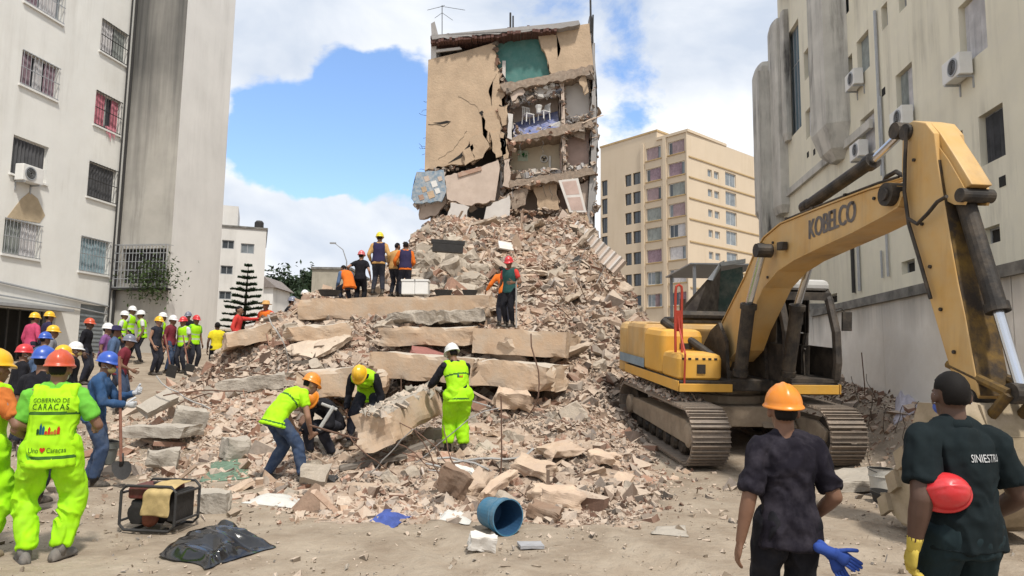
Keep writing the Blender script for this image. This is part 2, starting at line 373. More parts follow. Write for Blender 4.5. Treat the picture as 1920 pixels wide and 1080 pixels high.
def pieces(name, pts, size, pal=None, pw=None, flatness=1., parent=None, label=None):
    n = len(pts)
    ar = np.stack([np.exp(rng.normal(.15,.35,n)), np.exp(rng.normal(0,.3,n)), np.exp(rng.normal(-.55*flatness,.4,n))], 1)
    if flatness == 1.: stick_ = rng.random(n) < .07; ar[stick_] = ar[stick_]*np.array([2.6,.3,.3])
    V = CUBE[None]*(ar*size[:,None])[:,None,:]
    wdg = rng.random(n) < .45; tp = np.array([4,5,6,7]); sh_ = rng.uniform(.15,.8,(n,1,2)); off_ = rng.uniform(-.35,.35,(n,1,2))*ar[:,None,:2]*size[:,None,None]
    V[np.ix_(wdg,tp,[0,1])] = V[np.ix_(wdg,tp,[0,1])]*sh_[wdg]+off_[wdg]
    V = V+rng.normal(0, .2, (n,8,3))*(size[:,None]*ar.min(1)[:,None])[:,None,:]
    R = rotmats(n)
    tilt = rng.random(n) < .55            # many lie nearly flat
    a = rng.uniform(0, 6.28, n); ca, sa = np.cos(a), np.sin(a); t = rng.normal(0, .35, (n,2))
    Rf = np.stack([ca,-sa,t[:,0], sa,ca,t[:,1], -t[:,0]*ca-t[:,1]*sa, t[:,0]*sa-t[:,1]*ca, np.ones(n)],1).reshape(-1,3,3)
    R[tilt] = Rf[tilt]
    V = np.einsum('nij,nkj->nki', R, V)+pts[:,None,:]
    F = (CF[None]+8*np.arange(n)[:,None,None]).reshape(-1,4)
    me = mesh_from(name, V.reshape(-1,3), F, M_piece)
    pl = PAL if pal is None else np.array(pal); w_ = PW if pw is None else np.array(pw)/np.sum(pw)
    c = pl[rng.choice(len(pl), n, p=w_)]*rng.uniform(.72,1.12,(n,1))
    if pal is None: c = c*.85+np.array([.43,.34,.27])*.15; c = c*(.88+.5*fbm(pts*np.array([.9,.9,.9]), 17, 3))[:,None].clip(.35,1.2)*np.array([1.04,.975,.95])
    c4 = np.concatenate([c, np.ones((n,1))], 1)
    at = me.color_attributes.new('tint', 'FLOAT_COLOR', 'POINT'); at.data.foreach_set('color', np.repeat(c4, 8, 0).astype(np.float32).ravel())
    o = link(name, me, parent); tag(o, label, kind='stuff'); return o
def scatter(n, x0, x1, y0, y1, acc):
    P_ = []; c = 0
    while c < n:
        x = rng.uniform(x0, x1, n*2); y = rng.uniform(y0, y1, n*2); k = rng.random(n*2) < acc(x, y)
        P_.append(np.stack([x[k], y[k]], 1)); c += k.sum()
    return np.concatenate(P_)[:n]
def heapw(x, y): return np.clip(mound_w(x, y)*2.2, 0, 1)
def onheap(xy, s, lift=.15):
    z = G(xy[:,0], xy[:,1]); return np.concatenate([xy, (z+s*lift*rng.uniform(-.6,1.6,len(s)))[:,None]], 1)
for nm, n, y0, y1, smin, smax, pw in (('near_rubble', 25000, 7.2, 13.2, .02, .135, 2.2), ('middle_rubble', 29000, 13, 20, .034, .21, 2.1), ('upper_rubble', 48000, 20, 45, .055, .33, 1.9)):
    xy = scatter(n, -12, 10.5, y0, y1, heapw); s = smin*(1-rng.random(n)*(1-(smax/smin)**(-pw)))**(-1/pw)
    pieces(nm, onheap(xy, s), s, label='countless small pieces of broken brick, plaster and concrete')
# loose fringe: rubble thinning out over the dirt, along the wall and at the left
def fringe(x, y):
    e = np.exp(-((y-8.3)/.5)**2)*np.exp(-((x+.5)/2.1)**2)*.8
    e = e+1.3*np.exp(-(((x+5.2)/2.0)**2+((y-13.2)/2.6)**2))+np.exp(-((x-5.2-.105*(y-6)-.9)/.8)**2)*sm(7.5,9.5,y)*(1-sm(22,27,y))
    e = e+.35*np.exp(-((x-1.9)/.7)**2)*sm(8,9,y)*(1-sm(14,17,y))+.9*np.exp(-(((x+4.2)/1.1)**2+((y-10.6)/1.3)**2))+.25*np.exp(-(((x+2.6)/1.2)**2+((y-8.4)/.6)**2))
    return np.clip(e, 0, 1)
xy = scatter(13000, -9, 9.5, 6.8, 26, fringe); s = .022*(1-rng.random(13000)*(1-(.26/.022)**(-2.1)))**(-1/2.1)
pieces('loose_rubble', onheap(xy, s), s, label='loose crumbs of masonry spread around the heap')
xy = np.stack([rng.uniform(-6.5, 6.5, 9000), rng.uniform(2.6, 10, 9000)], 1); s = .005*(1-rng.random(9000)*(1-(.07/.005)**(-1.6)))**(-1/1.6)
pieces('ground_pebbles', onheap(xy, s, .3), s, pal=[(.36,.29,.22),(.24,.19,.14),(.5,.45,.38),(.3,.27,.24)], pw=[4,4,1,2], label='small pebbles and crumbs on the dirt')
# chunks one can pick out
M_conc = mat('chunk_concrete', (.43,.365,.29), .95, scale=5, col2=(.30,.26,.215), dust=(.55,.47,.38), dust_amt=.4, bump=.5, bscale=18, objvar=.22)
M_plas = mat('chunk_plaster', (.52,.405,.30), .95, scale=4, col2=(.40,.28,.2), dust=(.55,.48,.4), dust_amt=.3, bump=.35, bscale=22, objvar=.2)
M_brk = mat('chunk_brick', (.36,.20,.14), .95, scale=5, col2=(.42,.28,.21), dust=(.5,.4,.32), dust_amt=.45, bump=.4, bscale=22, objvar=.2)
CH = []
for k in range(6):
    W_, F_ = lump((1,.75,.5) if k%2 else (1,.85,.65), 40+k, 3, .24); CH.append(mesh_from('concrete_chunk', W_, F_, M_conc))
for k in range(4):
    W_, F_ = lump((1,.7,.16), 60+k, 4, .22); CH.append(mesh_from('plaster_slab', W_, F_, M_plas))
for k in range(3):
    W_, F_ = lump((1,.5,.4), 80+k, 3, .18); CH.append(mesh_from('brick_chunk', W_, F_, M_brk))
LAB = {'concrete_chunk': ('angular block of broken concrete lying', 'concrete chunk', 'broken concrete blocks'),
       'plaster_slab': ('thin flat piece of plastered wall lying', 'wall fragment', 'flat wall fragments'),
       'brick_chunk': ('reddish block of broken brickwork lying', 'brick chunk', 'broken brickwork blocks')}
def chunk(k, x, y, s, z=None, rot=None, lab=''):
    me = CH[k]; nm = me.name.split('.')[0]
    o = link(nm, me); z = g1(x, y)+s*.12 if z is None else z
    o.location = (x, y, z); o.scale = (s*random.uniform(.8,1.25), s*random.uniform(.8,1.2), s*random.uniform(.8,1.3))
    o.rotation_euler = rot or (random.gauss(0,.5), random.gauss(0,.5), random.uniform(0,6.28))
    tag(o, LAB[nm][0]+lab, LAB[nm][1], LAB[nm][2]+lab); return o
for i in range(135):                        # the middle and upper heap
    while 1:
        yy = random.uniform(12.5, 34); xx = random.uniform(-8, 7.5)
        if random.random() < float(mound_w(np.array([xx]), np.array([yy]))[0])**.7: break
    chunk(random.choice([0,1,2,3,4,5,6,7,8,9,10,11,12]), xx, yy, (.13+.0105*yy)*random.uniform(.6,1.25), lab=' in the middle of the heap')
for i in range(75):                         # the block field right of the men on the top slab
    px = random.uniform(775, 905); py = random.uniform(430, 545); yy = 21.5+(545-py)*.075
    xx = P(px, py, yy).x; chunk(random.choice([0,1,2,3,4,5,7]), xx, yy, random.uniform(.35,.75), lab=' in the block field beside the men')
for i in range(75):                         # the front of the heap
    while 1:
        yy = random.uniform(8.2, 12.5); xx = random.uniform(-3.6, 1.6)
        if random.random() < .25+float(mound_w(np.array([xx]), np.array([yy]))[0]): break
    chunk(random.choice([0,1,2,3,4,6,7,8,9,10,11,12]), xx, yy, random.uniform(.12,.32), lab=' at the low front of the heap')

M_panel = mat('fallen_panel', (.54,.44,.345), .95, var=.25, scale=2, bump=.35, bscale=12, dust=(.50,.41,.32), dust_amt=.4, objvar=.2)
PM = []
for k in range(4):
    W_, F_ = lump((1.5,1,.13), 200+k, 7, .28, .5); PM.append(mesh_from('plaster_sheet', W_, F_, M_panel))
for i in range(26):
    while 1:
        yy = random.uniform(13, 35); xx = random.uniform(-6.5, 6)
        if random.random() < float(mound_w(np.array([xx]), np.array([yy]))[0]): break
    o = link('plaster_sheet', PM[i%4]); s_ = random.uniform(.5,.95)*(.55+yy/40); o.scale = (s_,s_,s_); o.location = (xx, yy, g1(xx,yy)+.12*s_); o.rotation_euler = (random.gauss(.35,.35), random.gauss(0,.35), random.uniform(0,6.28))
    tag(o, 'large fallen plaster panel lying askew on the heap', 'wall panel', 'large fallen panels on the heap')
# ------------------------------------------------------------------ buildings
class Fac:
    def __init__(s, p0, ud, nrm): s.p0 = Vector((p0[0], p0[1], 0)); s.u = Vector((ud[0], ud[1], 0)).normalized(); s.n = Vector((nrm[0], nrm[1], 0)).normalized()
    def pt(s, u, z, d=0): return s.p0+s.u*u+Vector((0,0,z))+s.n*d
    def uz(s, px, py, d=0):
        q = Q(px, py, s.p0+s.n*d, s.n)-s.p0; return q.dot(s.u), q.z
    def rect(s, tl, br):
        a = s.uz(*tl); b = s.uz(*br); return min(a[0],b[0]), max(a[0],b[0]), min(a[1],b[1]), max(a[1],b[1])
    def slab(s, mb, u0, u1, z0, z1, d0, d1):
        return mb.ob(s.pt(u0, z0, d0), s.u*(u1-u0), Vector((0,0,z1-z0)), s.n*(d1-d0))
def wall_holes(mb, fac, u0, u1, z0, z1, holes, depth=.22):
    us = sorted({u0, u1, *[h[0] for h in holes], *[h[1] for h in holes]}); zs = sorted({z0, z1, *[h[2] for h in holes], *[h[3] for h in holes]})
    us = [u for u in us if u0 <= u <= u1]; zs = [q for q in zs if z0 <= q <= z1]
    flip = fac.u.cross(Vector((0,0,1))).dot(fac.n) < 0
    def q(a, b, c, d): mb.quad(*((d, c, b, a) if flip else (a, b, c, d)))
    for i in range(len(us)-1):
        for j in range(len(zs)-1):
            cu, cz = (us[i]+us[i+1])/2, (zs[j]+zs[j+1])/2
            if any(h[0] < cu < h[1] and h[2] < cz < h[3] for h in holes): continue
            q(fac.pt(us[i], zs[j]), fac.pt(us[i+1], zs[j]), fac.pt(us[i+1], zs[j+1]), fac.pt(us[i], zs[j+1]))
    for a, b, c, d in holes:
        q(fac.pt(a,c), fac.pt(a,d), fac.pt(a,d,-depth), fac.pt(a,c,-depth)); q(fac.pt(b,d), fac.pt(b,c), fac.pt(b,c,-depth), fac.pt(b,d,-depth))
        q(fac.pt(b,c), fac.pt(a,c), fac.pt(a,c,-depth), fac.pt(b,c,-depth)); q(fac.pt(a,d), fac.pt(b,d), fac.pt(b,d,-depth), fac.pt(a,d,-depth))
M_lwall = mat('white_render', (.78,.77,.73), .9, var=.1, scale=.5, bump=.12, bscale=6, streak=(.36,.33,.28), streak_amt=.35, dust=(.66,.63,.57), dust_amt=.2)
M_tower = mat('stained_render', (.47,.445,.40), .92, var=.25, scale=.6, bump=.15, bscale=5, streak=(.13,.125,.12), streak_amt=.6, drip=(1.5,12.5,(.055,.055,.055)))
M_tower2 = mat('pale_render', (.72,.70,.665), .9, var=.12, scale=.5, bump=.12, bscale=5, streak=(.3,.28,.25), streak_amt=.3)
M_rwall = mat('cream_render', (.77,.72,.575), .92, var=.12, scale=.5, bump=.15, bscale=5, streak=(.22,.20,.165), streak_amt=.5, dust=(.66,.62,.53), dust_amt=.3)
M_rgrey = mat('grimy_render', (.60,.575,.52), .93, var=.25, scale=.8, bump=.2, bscale=6, streak=(.09,.085,.08), streak_amt=.9)
M_conw = mat('concrete_wall', (.82,.785,.72), .93, var=.16, scale=.9, bump=.2, bscale=6, dust=(.64,.58,.50), dust_amt=.35, drip=(1.2,3.0,(.10,.098,.09)))
M_cap = mat('mouldy_coping', (.10,.098,.09), .95, var=.4, scale=3, bump=.3, col2=(.26,.25,.23))
M_far = mat('ochre_render', (.59,.485,.36), .92, var=.07, scale=.25, bump=.05, streak=(.42,.32,.19), streak_amt=.25)
M_farb = mat('ochre_band', (.47,.34,.18), .92, var=.15, scale=.5)
M_white = mat('white_paint', (.74,.73,.70), .6, var=.1, scale=3, bump=.05)
M_alu = mat('grey_aluminium', (.40,.41,.42), .45, var=.15, scale=6, metal=.3)
M_iron = mat('dark_iron', (.045,.043,.042), .6, var=.3, scale=9)
M_glass = mat('window_glass', (.06,.07,.08), .06, var=.2, scale=1, bump=.04, bscale=2, spec=.6)
M_glassb = mat('blue_glass', (.16,.22,.26), .08, var=.3, scale=1.4, bump=.04, bscale=2, spec=.6)
M_glassd = mat('dusty_glass', (.25,.28,.30), .2, var=.4, scale=1.5, bump=.03, spec=.5)
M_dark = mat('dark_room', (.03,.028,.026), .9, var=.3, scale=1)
M_curt = [mat('curtain_white', (.62,.60,.60), .9, var=.25, scale=3), mat('curtain_mauve', (.36,.26,.30), .9, var=.4, scale=4), mat('curtain_pink', (.60,.22,.27), .9, var=.3, scale=3),
          mat('curtain_teal', (.30,.40,.44), .9, var=.35, scale=2.5), mat('curtain_dark', (.10,.10,.105), .9, var=.4, scale=2.5), mat('curtain_grey', (.33,.35,.33), .9, var=.35, scale=2.5), mat('curtain_rose', (.40,.30,.31), .9, var=.3, scale=3)]
M_bare = mat('bare_plaster', (.50,.40,.27), .95, var=.2, scale=4, bump=.4)
def curtain(fac, parent, a, b, c, d, m, dep, folds=9, name='curtain'):
    mb = MB(); n = folds*4; top = []; bot = []
    for i in range(n+1):
        u = a+(b-a)*i/n; dd = -dep+.035*math.sin(i*math.pi/2)+.012*math.sin(i*1.7)
        top.append(fac.pt(u, d, dd)); bot.append(fac.pt(u+.01*math.sin(i), c, dd))
    nn = len(mb.v); mb.add(top+bot, [(i, i+1, n+2+i, n+1+i) for i in range(n)])
    return mb.build(name, m, parent)
def window(fac, bld, r, kind='slide', glass=None, cur=None, bars=False, dep=.16, fm=None, sill=True, name='window', nmull=1, fw=.05):
    a, b, c, d = r; mb = MB(); fm = fm or M_alu
    D0, D1 = -dep-.03, -dep+.03
    for q in ((a,a+fw,c,d),(b-fw,b,c,d)): fac.slab(mb, *q, D0, D1)
    for q in ((a+fw,b-fw,c,c+fw),(a+fw,b-fw,d-fw,d)): fac.slab(mb, *q, D0, D1)
    for k in range(nmull):
        u = a+(b-a)*(k+1)/(nmull+1); fac.slab(mb, u-.022, u+.022, c+fw, d-fw, D0+.005, D1-.005)
    if kind == 'top': fac.slab(mb, a+fw, b-fw, c+(d-c)*.66, c+(d-c)*.66+.04, D0+.008, D1-.008)
    o = mb.build(name, fm, bld)
    e = [a+fw]+[a+(b-a)*(k+1)/(nmull+1) for k in range(nmull)]+[b-fw]
    for k in range(nmull+1):
        mb = MB(); fac.slab(mb, e[k]+.001, e[k+1]-.001, c+fw, d-fw, -dep-.006, -dep+.004); mb.build('pane', glass or M_glass, o)
    if cur is not None:
        for (f0, f1, ci) in cur: curtain(fac, o, a+.06+(b-a-.12)*f0, a+.06+(b-a-.12)*f1, c+.06, d-.06, M_curt[ci], dep-.06)
    if bars:
        mb = MB(); n = max(4, int((b-a)/.14))
        for k in range(n+1):
            u = a+.02+(b-a-.04)*k/n; mb.cyl(fac.pt(u, c, .05), fac.pt(u, d, .05), .008, n=5)
        for zz in (c+.03, (c+d)/2, d-.03): fac.slab(mb, a-.03, b+.03, zz-.012, zz+.012, .035, .06)
        mb.build('window_bars', M_iron if bars == 1 else M_alu, o)
    if sill:
        mb = MB(); fac.slab(mb, a-.06, b+.06, c-.07, c-.002, -.02, .07); mb.build('sill', M_white if sill == 1 else M_lwall, o)
    return o
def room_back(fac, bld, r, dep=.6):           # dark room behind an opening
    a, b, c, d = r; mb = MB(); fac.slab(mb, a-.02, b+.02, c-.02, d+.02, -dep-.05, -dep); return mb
# --- left apartment block
ld = (math.sin(math.radians(9)), math.cos(math.radians(9))); LF = Fac((-16.2,25), ld, (ld[1], -ld[0]))
lb = things('apartment_block', 'white rendered apartment block with barred windows at the left edge', 'building', (-16.2,25,1.3))
ucor = LF.uz(220,518)[0]
LW = [((52,-62),(117,46),dict(cur=[(0,.35,1),(.4,.9,0)],glass=M_glassd,bars=2)), ((43,92),(106,189),dict(cur=[(0,.3,1),(.36,.62,0),(.66,1,1)],bars=2)),
      ((26,252),(86,345),dict(cur=[(0,1,4)],kind='top')), ((10,407),(72,487),dict(cur=[(0,.48,5),(.5,1,0)],bars=2,glass=M_glassd)),
      ((192,34),(236,124),dict(cur=[(0,.5,0),(.52,1,5)],bars=1)), ((181,168),(223,254),dict(cur=[(0,.42,2),(.7,1,2)],bars=1)),
      ((168,301),(215,384),dict(bars=1,cur=[(0,1,4)])), ((153,441),(202,517),dict(cur=[(0,.5,3),(.5,1,3)],bars=2,glass=M_glassb))]
rects = [LF.rect(a, b) for a, b, k in LW]
shop = (LF.uz(-260,600)[0], LF.uz(104,600)[0], 1.15, LF.uz(70,582)[1]); door = (LF.uz(150,590)[0], LF.uz(199,590)[0], 1.2, LF.uz(175,572)[1])
mb = MB(); wall_holes(mb, LF, -14, ucor, -.5, 27, rects+[shop, door])
mb.ob(LF.pt(-14,-.5,-9), LF.u*(ucor+14), Vector((0,0,27.5)), LF.n*8.0)
mb.build('wall', M_lwall, lb)
for (a, b, k), r in zip(LW, rects): window(LF, lb, r, fm=M_white, sill=1, **k)
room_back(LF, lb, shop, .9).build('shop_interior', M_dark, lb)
mb = MB(); LF.slab(mb, shop[0], shop[1]+.2, shop[3]+.02, shop[3]+.12, .0, .55); mb.build('awning', M_alu, lb)
mb = MB(); n = 14
for i in range(n+1):
    u = shop[0]+(shop[1]-shop[0])*i/n; LF.slab(mb, u-.03, u+.03, shop[2], shop[3]-.02, -.16, -.12)
mb.build('shutter_grille', M_iron, lb)
do = MB(); LF.slab(do, *door, -.14, -.08); do = do.build('door', mat('grey_metal_door', (.27,.30,.32), .6, var=.25, scale=2), lb)
for i in range(14):
    q = MB(); zz = door[2]+.1+(door[3]-door[2]-.25)*i/14; LF.slab(q, door[0]+.06, door[1]-.06, zz, zz+.085, -.08, -.055); q.build('louvre_slat', MATS['grey_metal_door'], do)
for u in (ucor-.18, ucor-.42): mb = MB(); mb.tube([LF.pt(u,.9,.08), LF.pt(u,27,.08)], .055 if u > ucor-.3 else .035, 7); mb.build('drainpipe', M_iron, lb)
for (pa, pb, r) in (((-30,522),(205,575),.04), ((-30,548),(150,578),.03), ((150,578),(204,590),.03)):
    a, b = LF.uz(*pa, .06), LF.uz(*pb, .06); mb = MB(); mb.tube([LF.pt(a[0],a[1],.06), LF.pt(b[0],b[1],.06)], r, 6); mb.build('service_pipe', M_alu, lb)
mb = MB(); pl = [(12,408),(40,372),(55,360),(70,372),(84,404),(74,418)]; mb.prism([LF.pt(*LF.uz(*p)) + LF.n*.004 for p in pl], LF.n*.012); mb.build('bare_plaster_patch', M_bare, lb)
mb = MB(); a = LF.uz(196,236); 
for k in range(5): mb.add([LF.pt(a[0]+.1*k, a[1], .03), LF.pt(a[0]+.1*k+.12, a[1]+.03, .06), LF.pt(a[0]+.1*k+.09+.03*(k%2), a[1]-.35-.1*(k%3), .07)], [(0,1,2)])
solo(mb.build('red_cloth', M_curt[2]), 'red curtain end hanging out of the window', 'curtain')
def ac_unit(fac, uz, label, w_=.82, h_=.56, dp=.32, off=.06):
    u, z_ = uz; o = things('air_conditioner', label, 'air conditioner', fac.pt(u, z_, off), 'air conditioner outdoor units on the facades')
    mb = MB(); fac.slab(mb, u-w_/2, u+w_/2, z_, z_+h_, off, off+dp); mb.build('casing', M_white, o, bevel=.02)
    c = fac.pt(u-w_*.14, z_+h_/2, off+dp+.004); mb = MB(); mb.lathe(c, fac.n, [(0,.225),(.02,.225),(.02,.19),(0,.19)], 20, False)
    for k in range(4): mb.tube([c+fac.n*.018+(fac.u*math.cos(t)+Vector((0,0,math.sin(t))))*(.05+.045*k) for t in np.linspace(0,6.28,19)], .005, 4)
    mb.build('fan_guard', M_alu, o)
    mb = MB(); mb.lathe(c-fac.n*.002, fac.n, [(0,.19),(.003,.19)], 20); mb.build('fan_opening', M_dark, o)
    for s in (-.3,.3): mb = MB(); fac.slab(mb, u+s-.02, u+s+.02, z_-.05, z_-.003, 0, off+dp); fac.slab(mb, u+s-.02, u+s+.02, z_-.32, z_-.05, 0, .03); mb.build('bracket', M_alu, o)
    return o
ac_unit(LF, LF.uz(43,343), 'white air conditioner under the dark window of the white apartment block')
# --- stair tower
td = LF.n; TC = LF.pt(ucor, 0); T1 = TC+td*2.28
TFf = Fac(TC, td, -LF.u); TFs = Fac(T1, LF.u, LF.n)
tw = things('stair_tower', 'tall blank stair tower with black rain stains beside the white block', 'tower', (T1.x, T1.y, 1.4))
cage = TFf.rect((224,462),(320,540))
mb = MB(); wall_holes(mb, TFf, .0, 2.28, -.5, 28, [(cage[0]+.15, cage[1]-.3, cage[2]+.2, cage[3]-.1)], .3); mb.build('front_wall', M_tower, tw)
mb = MB(); wall_holes(mb, TFs, 0, 3.4, -.5, 28, [], .2); mb.ob(T1+Vector((0,0,-.5))-td*2.2+LF.u*.31, LF.u*3.08, td*2.18, Vector((0,0,28.4))); mb.ob(T1+LF.u*3.395+Vector((0,0,-.5))-td*2.2, LF.u*.005, td*2.2, Vector((0,0,28.5))); mb.build('side_wall', M_tower2, tw)
mb = MB()
for i in range(17):
    u = cage[0]+(cage[1]-cage[0])*i/16; mb.cyl(TFf.pt(u, cage[2], .35), TFf.pt(u, cage[3], .35), .014, n=5); mb.cyl(TFf.pt(u, cage[3], .35), TFf.pt(u, cage[3], .0), .012, n=4)
for i in range(6):
    zz = cage[2]+(cage[3]-cage[2])*i/5; TFf.slab(mb, cage[0], cage[1], zz-.014, zz+.014, .34, .365)
mb.build('window_cage', M_alu, tw)
mb = MB(); TFf.slab(mb, cage[0]-.03, cage[1]+.03, cage[2]-.1, cage[2]-.02, .0, .38); TFf.slab(mb, cage[0]+.1, cage[1]-.2, cage[2]+.15, cage[3]-.05, -.28, -.25); mb.build('cage_floor', M_iron, tw)
M_leaf = mat('leaf_green', (.065,.105,.03), .6, var=.5, scale=9, objvar=.2)
M_leafd = mat('leaf_dark', (.035,.06,.025), .6, var=.5, scale=3)
M_bark = mat('bark', (.13,.10,.075), .95, var=.4, scale=6, bump=.4)
def leaves(name, cen, size, m, parent, droop=0, local=None):
    n = len(cen); a = rng.normal(size=(n,3)); a[:,2] -= droop; a /= np.linalg.norm(a, axis=1, keepdims=True)
    b = np.cross(a, rng.normal(size=(n,3))); b /= np.linalg.norm(b, axis=1, keepdims=True)
    s = size*rng.uniform(.6,1.4,(n,1)); off = np.array(ORG[parent.name]) if parent else 0
    c = cen-off; V = np.stack([c-a*s, c+b*s*.42, c+a*s, c-b*s*.42], 1).reshape(-1,3)
    return link(name, mesh_from(name, V, np.arange(4*n).reshape(-1,4), m), parent)
pc = TFf.pt(cage[1]-.45, cage[2]+.35, .4); pl = things('hanging_plant', 'green bushy plant spilling out of the caged balcony', 'plant', pc)
cen = np.array(pc)+rng.normal(size=(900,3))*np.array([.5,.18,.42])+np.array([0,-.1,-.05]); leaves('foliage', cen, .07, M_leaf, pl)
mb = MB()
for i in range(9):
    q = [pc+Vector((random.uniform(-.9,.4),-.08,.0))]
    for k in range(5): q.append(q[-1]+Vector((random.uniform(-.06,.06), random.uniform(-.03,.03), -.17)))
    mb.tube(q, .008, 4)
mb.build('stem', M_leafd, pl)
# --- white house behind
D_ = 45; a = P(403,600,D_); b = P(491,600,D_+1); ztop = P(450,425,D_).z
HF = Fac((a.x,a.y), (b.x-a.x,b.y-a.y), (b.y-a.y, a.x-b.x)); hw = (b-a).length
hb = things('white_house', 'white flat-roofed house with small square windows behind the stair tower', 'building', (a.x+3,a.y+3,2))
wr = [HF.rect(p, q) for p, q in (((408,449),(420,466)),((406,497),(420,514)),((402,545),(416,561)),((452,456),(476,476)))]
wr[0:3] = [(max(.15,r[0]),max(.9,r[1]),r[2],r[3]) for r in wr[:3]]
mb = MB(); wall_holes(mb, HF, -3, hw, 0, ztop, wr, .2)
mb.ob(HF.pt(-3,0,-8), HF.u*(hw+3), Vector((0,0,ztop)), HF.n*7.7); sd = Fac(HF.pt(hw,0), -HF.n, HF.u); wall_holes(mb, sd, 0, 8, 0, ztop, [], .1)
mb.ob(HF.pt(-3,ztop,-5), HF.u*(HF.uz(446,400)[0]+3), Vector((0,0,P(430,380,D_).z-ztop)), HF.n*4.2)
mb.build('wall', M_tower2, hb)
mb = MB(); HF.slab(mb, -3, hw+.08, ztop, ztop+.12, -8, .08); mb.build('roof_edge', M_cap, hb)
for i, r in enumerate(wr): window(HF, hb, r, glass=M_glassd if i == 3 else M_glass, sill=False, dep=.1)
mb = MB(); q = HF.pt(hw-.5, ztop+.1, -.8); mb.lathe(q, (0,0,1), [(0,.3),(.5,.3),(.62,.2),(.66,.0)], 12); solo(mb.build('water_tank', M_iron), 'small dark water tank on the white house roof', 'tank')
# --- right block
rd = (math.sin(math.atan(.11)), math.cos(math.atan(.11))); RF = Fac((11.2,16), rd, (-rd[1], rd[0]))
rb = things('apartment_block', 'cream rendered block with rusty stains at the right edge', 'building', (11.2,20,1))
RW = [((1796,15),(1852,88),dict(cur=[(0,.5,0),(.5,1,0)],fm=M_white,glass=M_glassd,kind='top')), ((1834,220),(1886,290),dict(cur=[(0,.5,4),(.5,1,4)])), ((1787,254),(1809,318),dict(cur=[(0,1,4)])),
      ((1679,143),(1714,207),dict(cur=[(0,.5,0),(.5,1,5)],kind='top')), ((1606,80),(1631,124),dict(cur=[(0,1,5)],kind='top')), ((1613,226),(1642,280),dict(cur=[(0,1,0)])),
      ((1510,210),(1536,238),dict(glass=M_glassb,cur=[(0,1,0)])), ((1507,100),(1531,124),dict(glass=M_glassd)), ((1652,15),(1665,46),dict(nmull=0,glass=M_dark)),
      ((1683,-40),(1700,10),dict(nmull=0)), ((1842,430),(1876,452),dict(glass=M_dark,nmull=0)), ((1690,492),(1716,508),dict(glass=M_dark,nmull=0)), ((1570,-30),(1592,20),dict(glass=M_glassb,nmull=1)),
      ((1588,110),(1599,135),dict(nmull=0,glass=M_dark)), ((1474,70),(1503,236),dict(nmull=3,glass=M_glassb,kind='top')), ((1545,556),(1570,566),dict(glass=M_dark,nmull=0))]
rects = [RF.rect(a, b) for a, b, k in RW]
uend = RF.uz(1466,300)[0]; RZ = 25
mb = MB(); wall_holes(mb, RF, -10, uend, -.5, RZ, rects, .25); mb.ob(RF.pt(-10,-.5,-10), RF.u*(uend+10), Vector((0,0,RZ)), RF.n*9.2)
bk = Fac(RF.pt(uend,0), -RF.n, RF.u); wall_holes(mb, bk, 0, 10, -.5, RZ, [], .1); mb.build('wall', M_rwall, rb)
for (a, b, k), r in zip(RW, rects): window(RF, rb, r, sill=False, dep=.2, **k)
# grimy lower band, ledge and shafts
u_a = RF.uz(1600,270)[0]; zl = RF.uz(1500,340)[1]
mb = MB(); RF.slab(mb, RF.uz(1640,300)[0], uend-.02, zl-.3, zl, 0, .14); mb.build('ledge', M_rgrey, rb)
a = RF.uz(1590,100,.0)[0]; b = RF.uz(1548,100)[0]; zb = RF.uz(1570,262,.8)[1]; zb2 = zb+1.0
mb = MB(); mid = (a+b)/2; hwid = abs(b-a)/2
pr = lambda s, z: [RF.pt(mid-hwid*s, z, .0), RF.pt(mid-hwid*s*.75, z, .75*s), RF.pt(mid+hwid*s*.75, z, .75*s), RF.pt(mid+hwid*s, z, .0)]
R_ = [pr(.35, zb-.2), pr(.7, zb+.15), pr(1, zb2), pr(1, RZ-2)]
mb.rings(R_ if (R_[0][1]-R_[0][0]).cross(R_[1][0]-R_[0][0]).dot(RF.n) < 0 else [r[::-1] for r in R_]); mb.build('chute_shaft', M_rgrey, rb)
for i, (px0, px1, pt_, pb_, dp) in enumerate(((1458,1440,45,392,.5), (1428,1408,132,398,.6), (1474,1466,20,250,.3))):
    u0 = RF.uz(px0,300,dp)[0]; u1 = RF.uz(px1,300,dp)[0]; z0 = RF.uz((px0+px1)/2, pb_, dp)[1]; z1 = RF.uz((px0+px1)/2, pt_, dp)[1]
    mb = MB(); lo, hi = min(u0,u1), max(u0,u1)
    n = 8; ring = lambda z, s=1: [RF.pt((lo+hi)/2-(hi-lo)/2*math.cos(t)*s, z, (dp if 0 < j < n else 0)*(.55+.45*math.sin(t))*s+(-.0)) for j, t in enumerate(np.linspace(0, math.pi, n+1))]
    R_ = [ring(z0-.35,.75), ring(z0), ring(z1), ring(z1+.3,.85)]
    mb.rings([r[::-1] for r in R_]); mb.build('rounded_shaft', M_rgrey, rb)
    mb = MB(); RF.slab(mb, hi+.02, hi+.4, z0+1.0, z1-1.5, -.02, .05); mb.build('dark_opening', M_dark, rb)
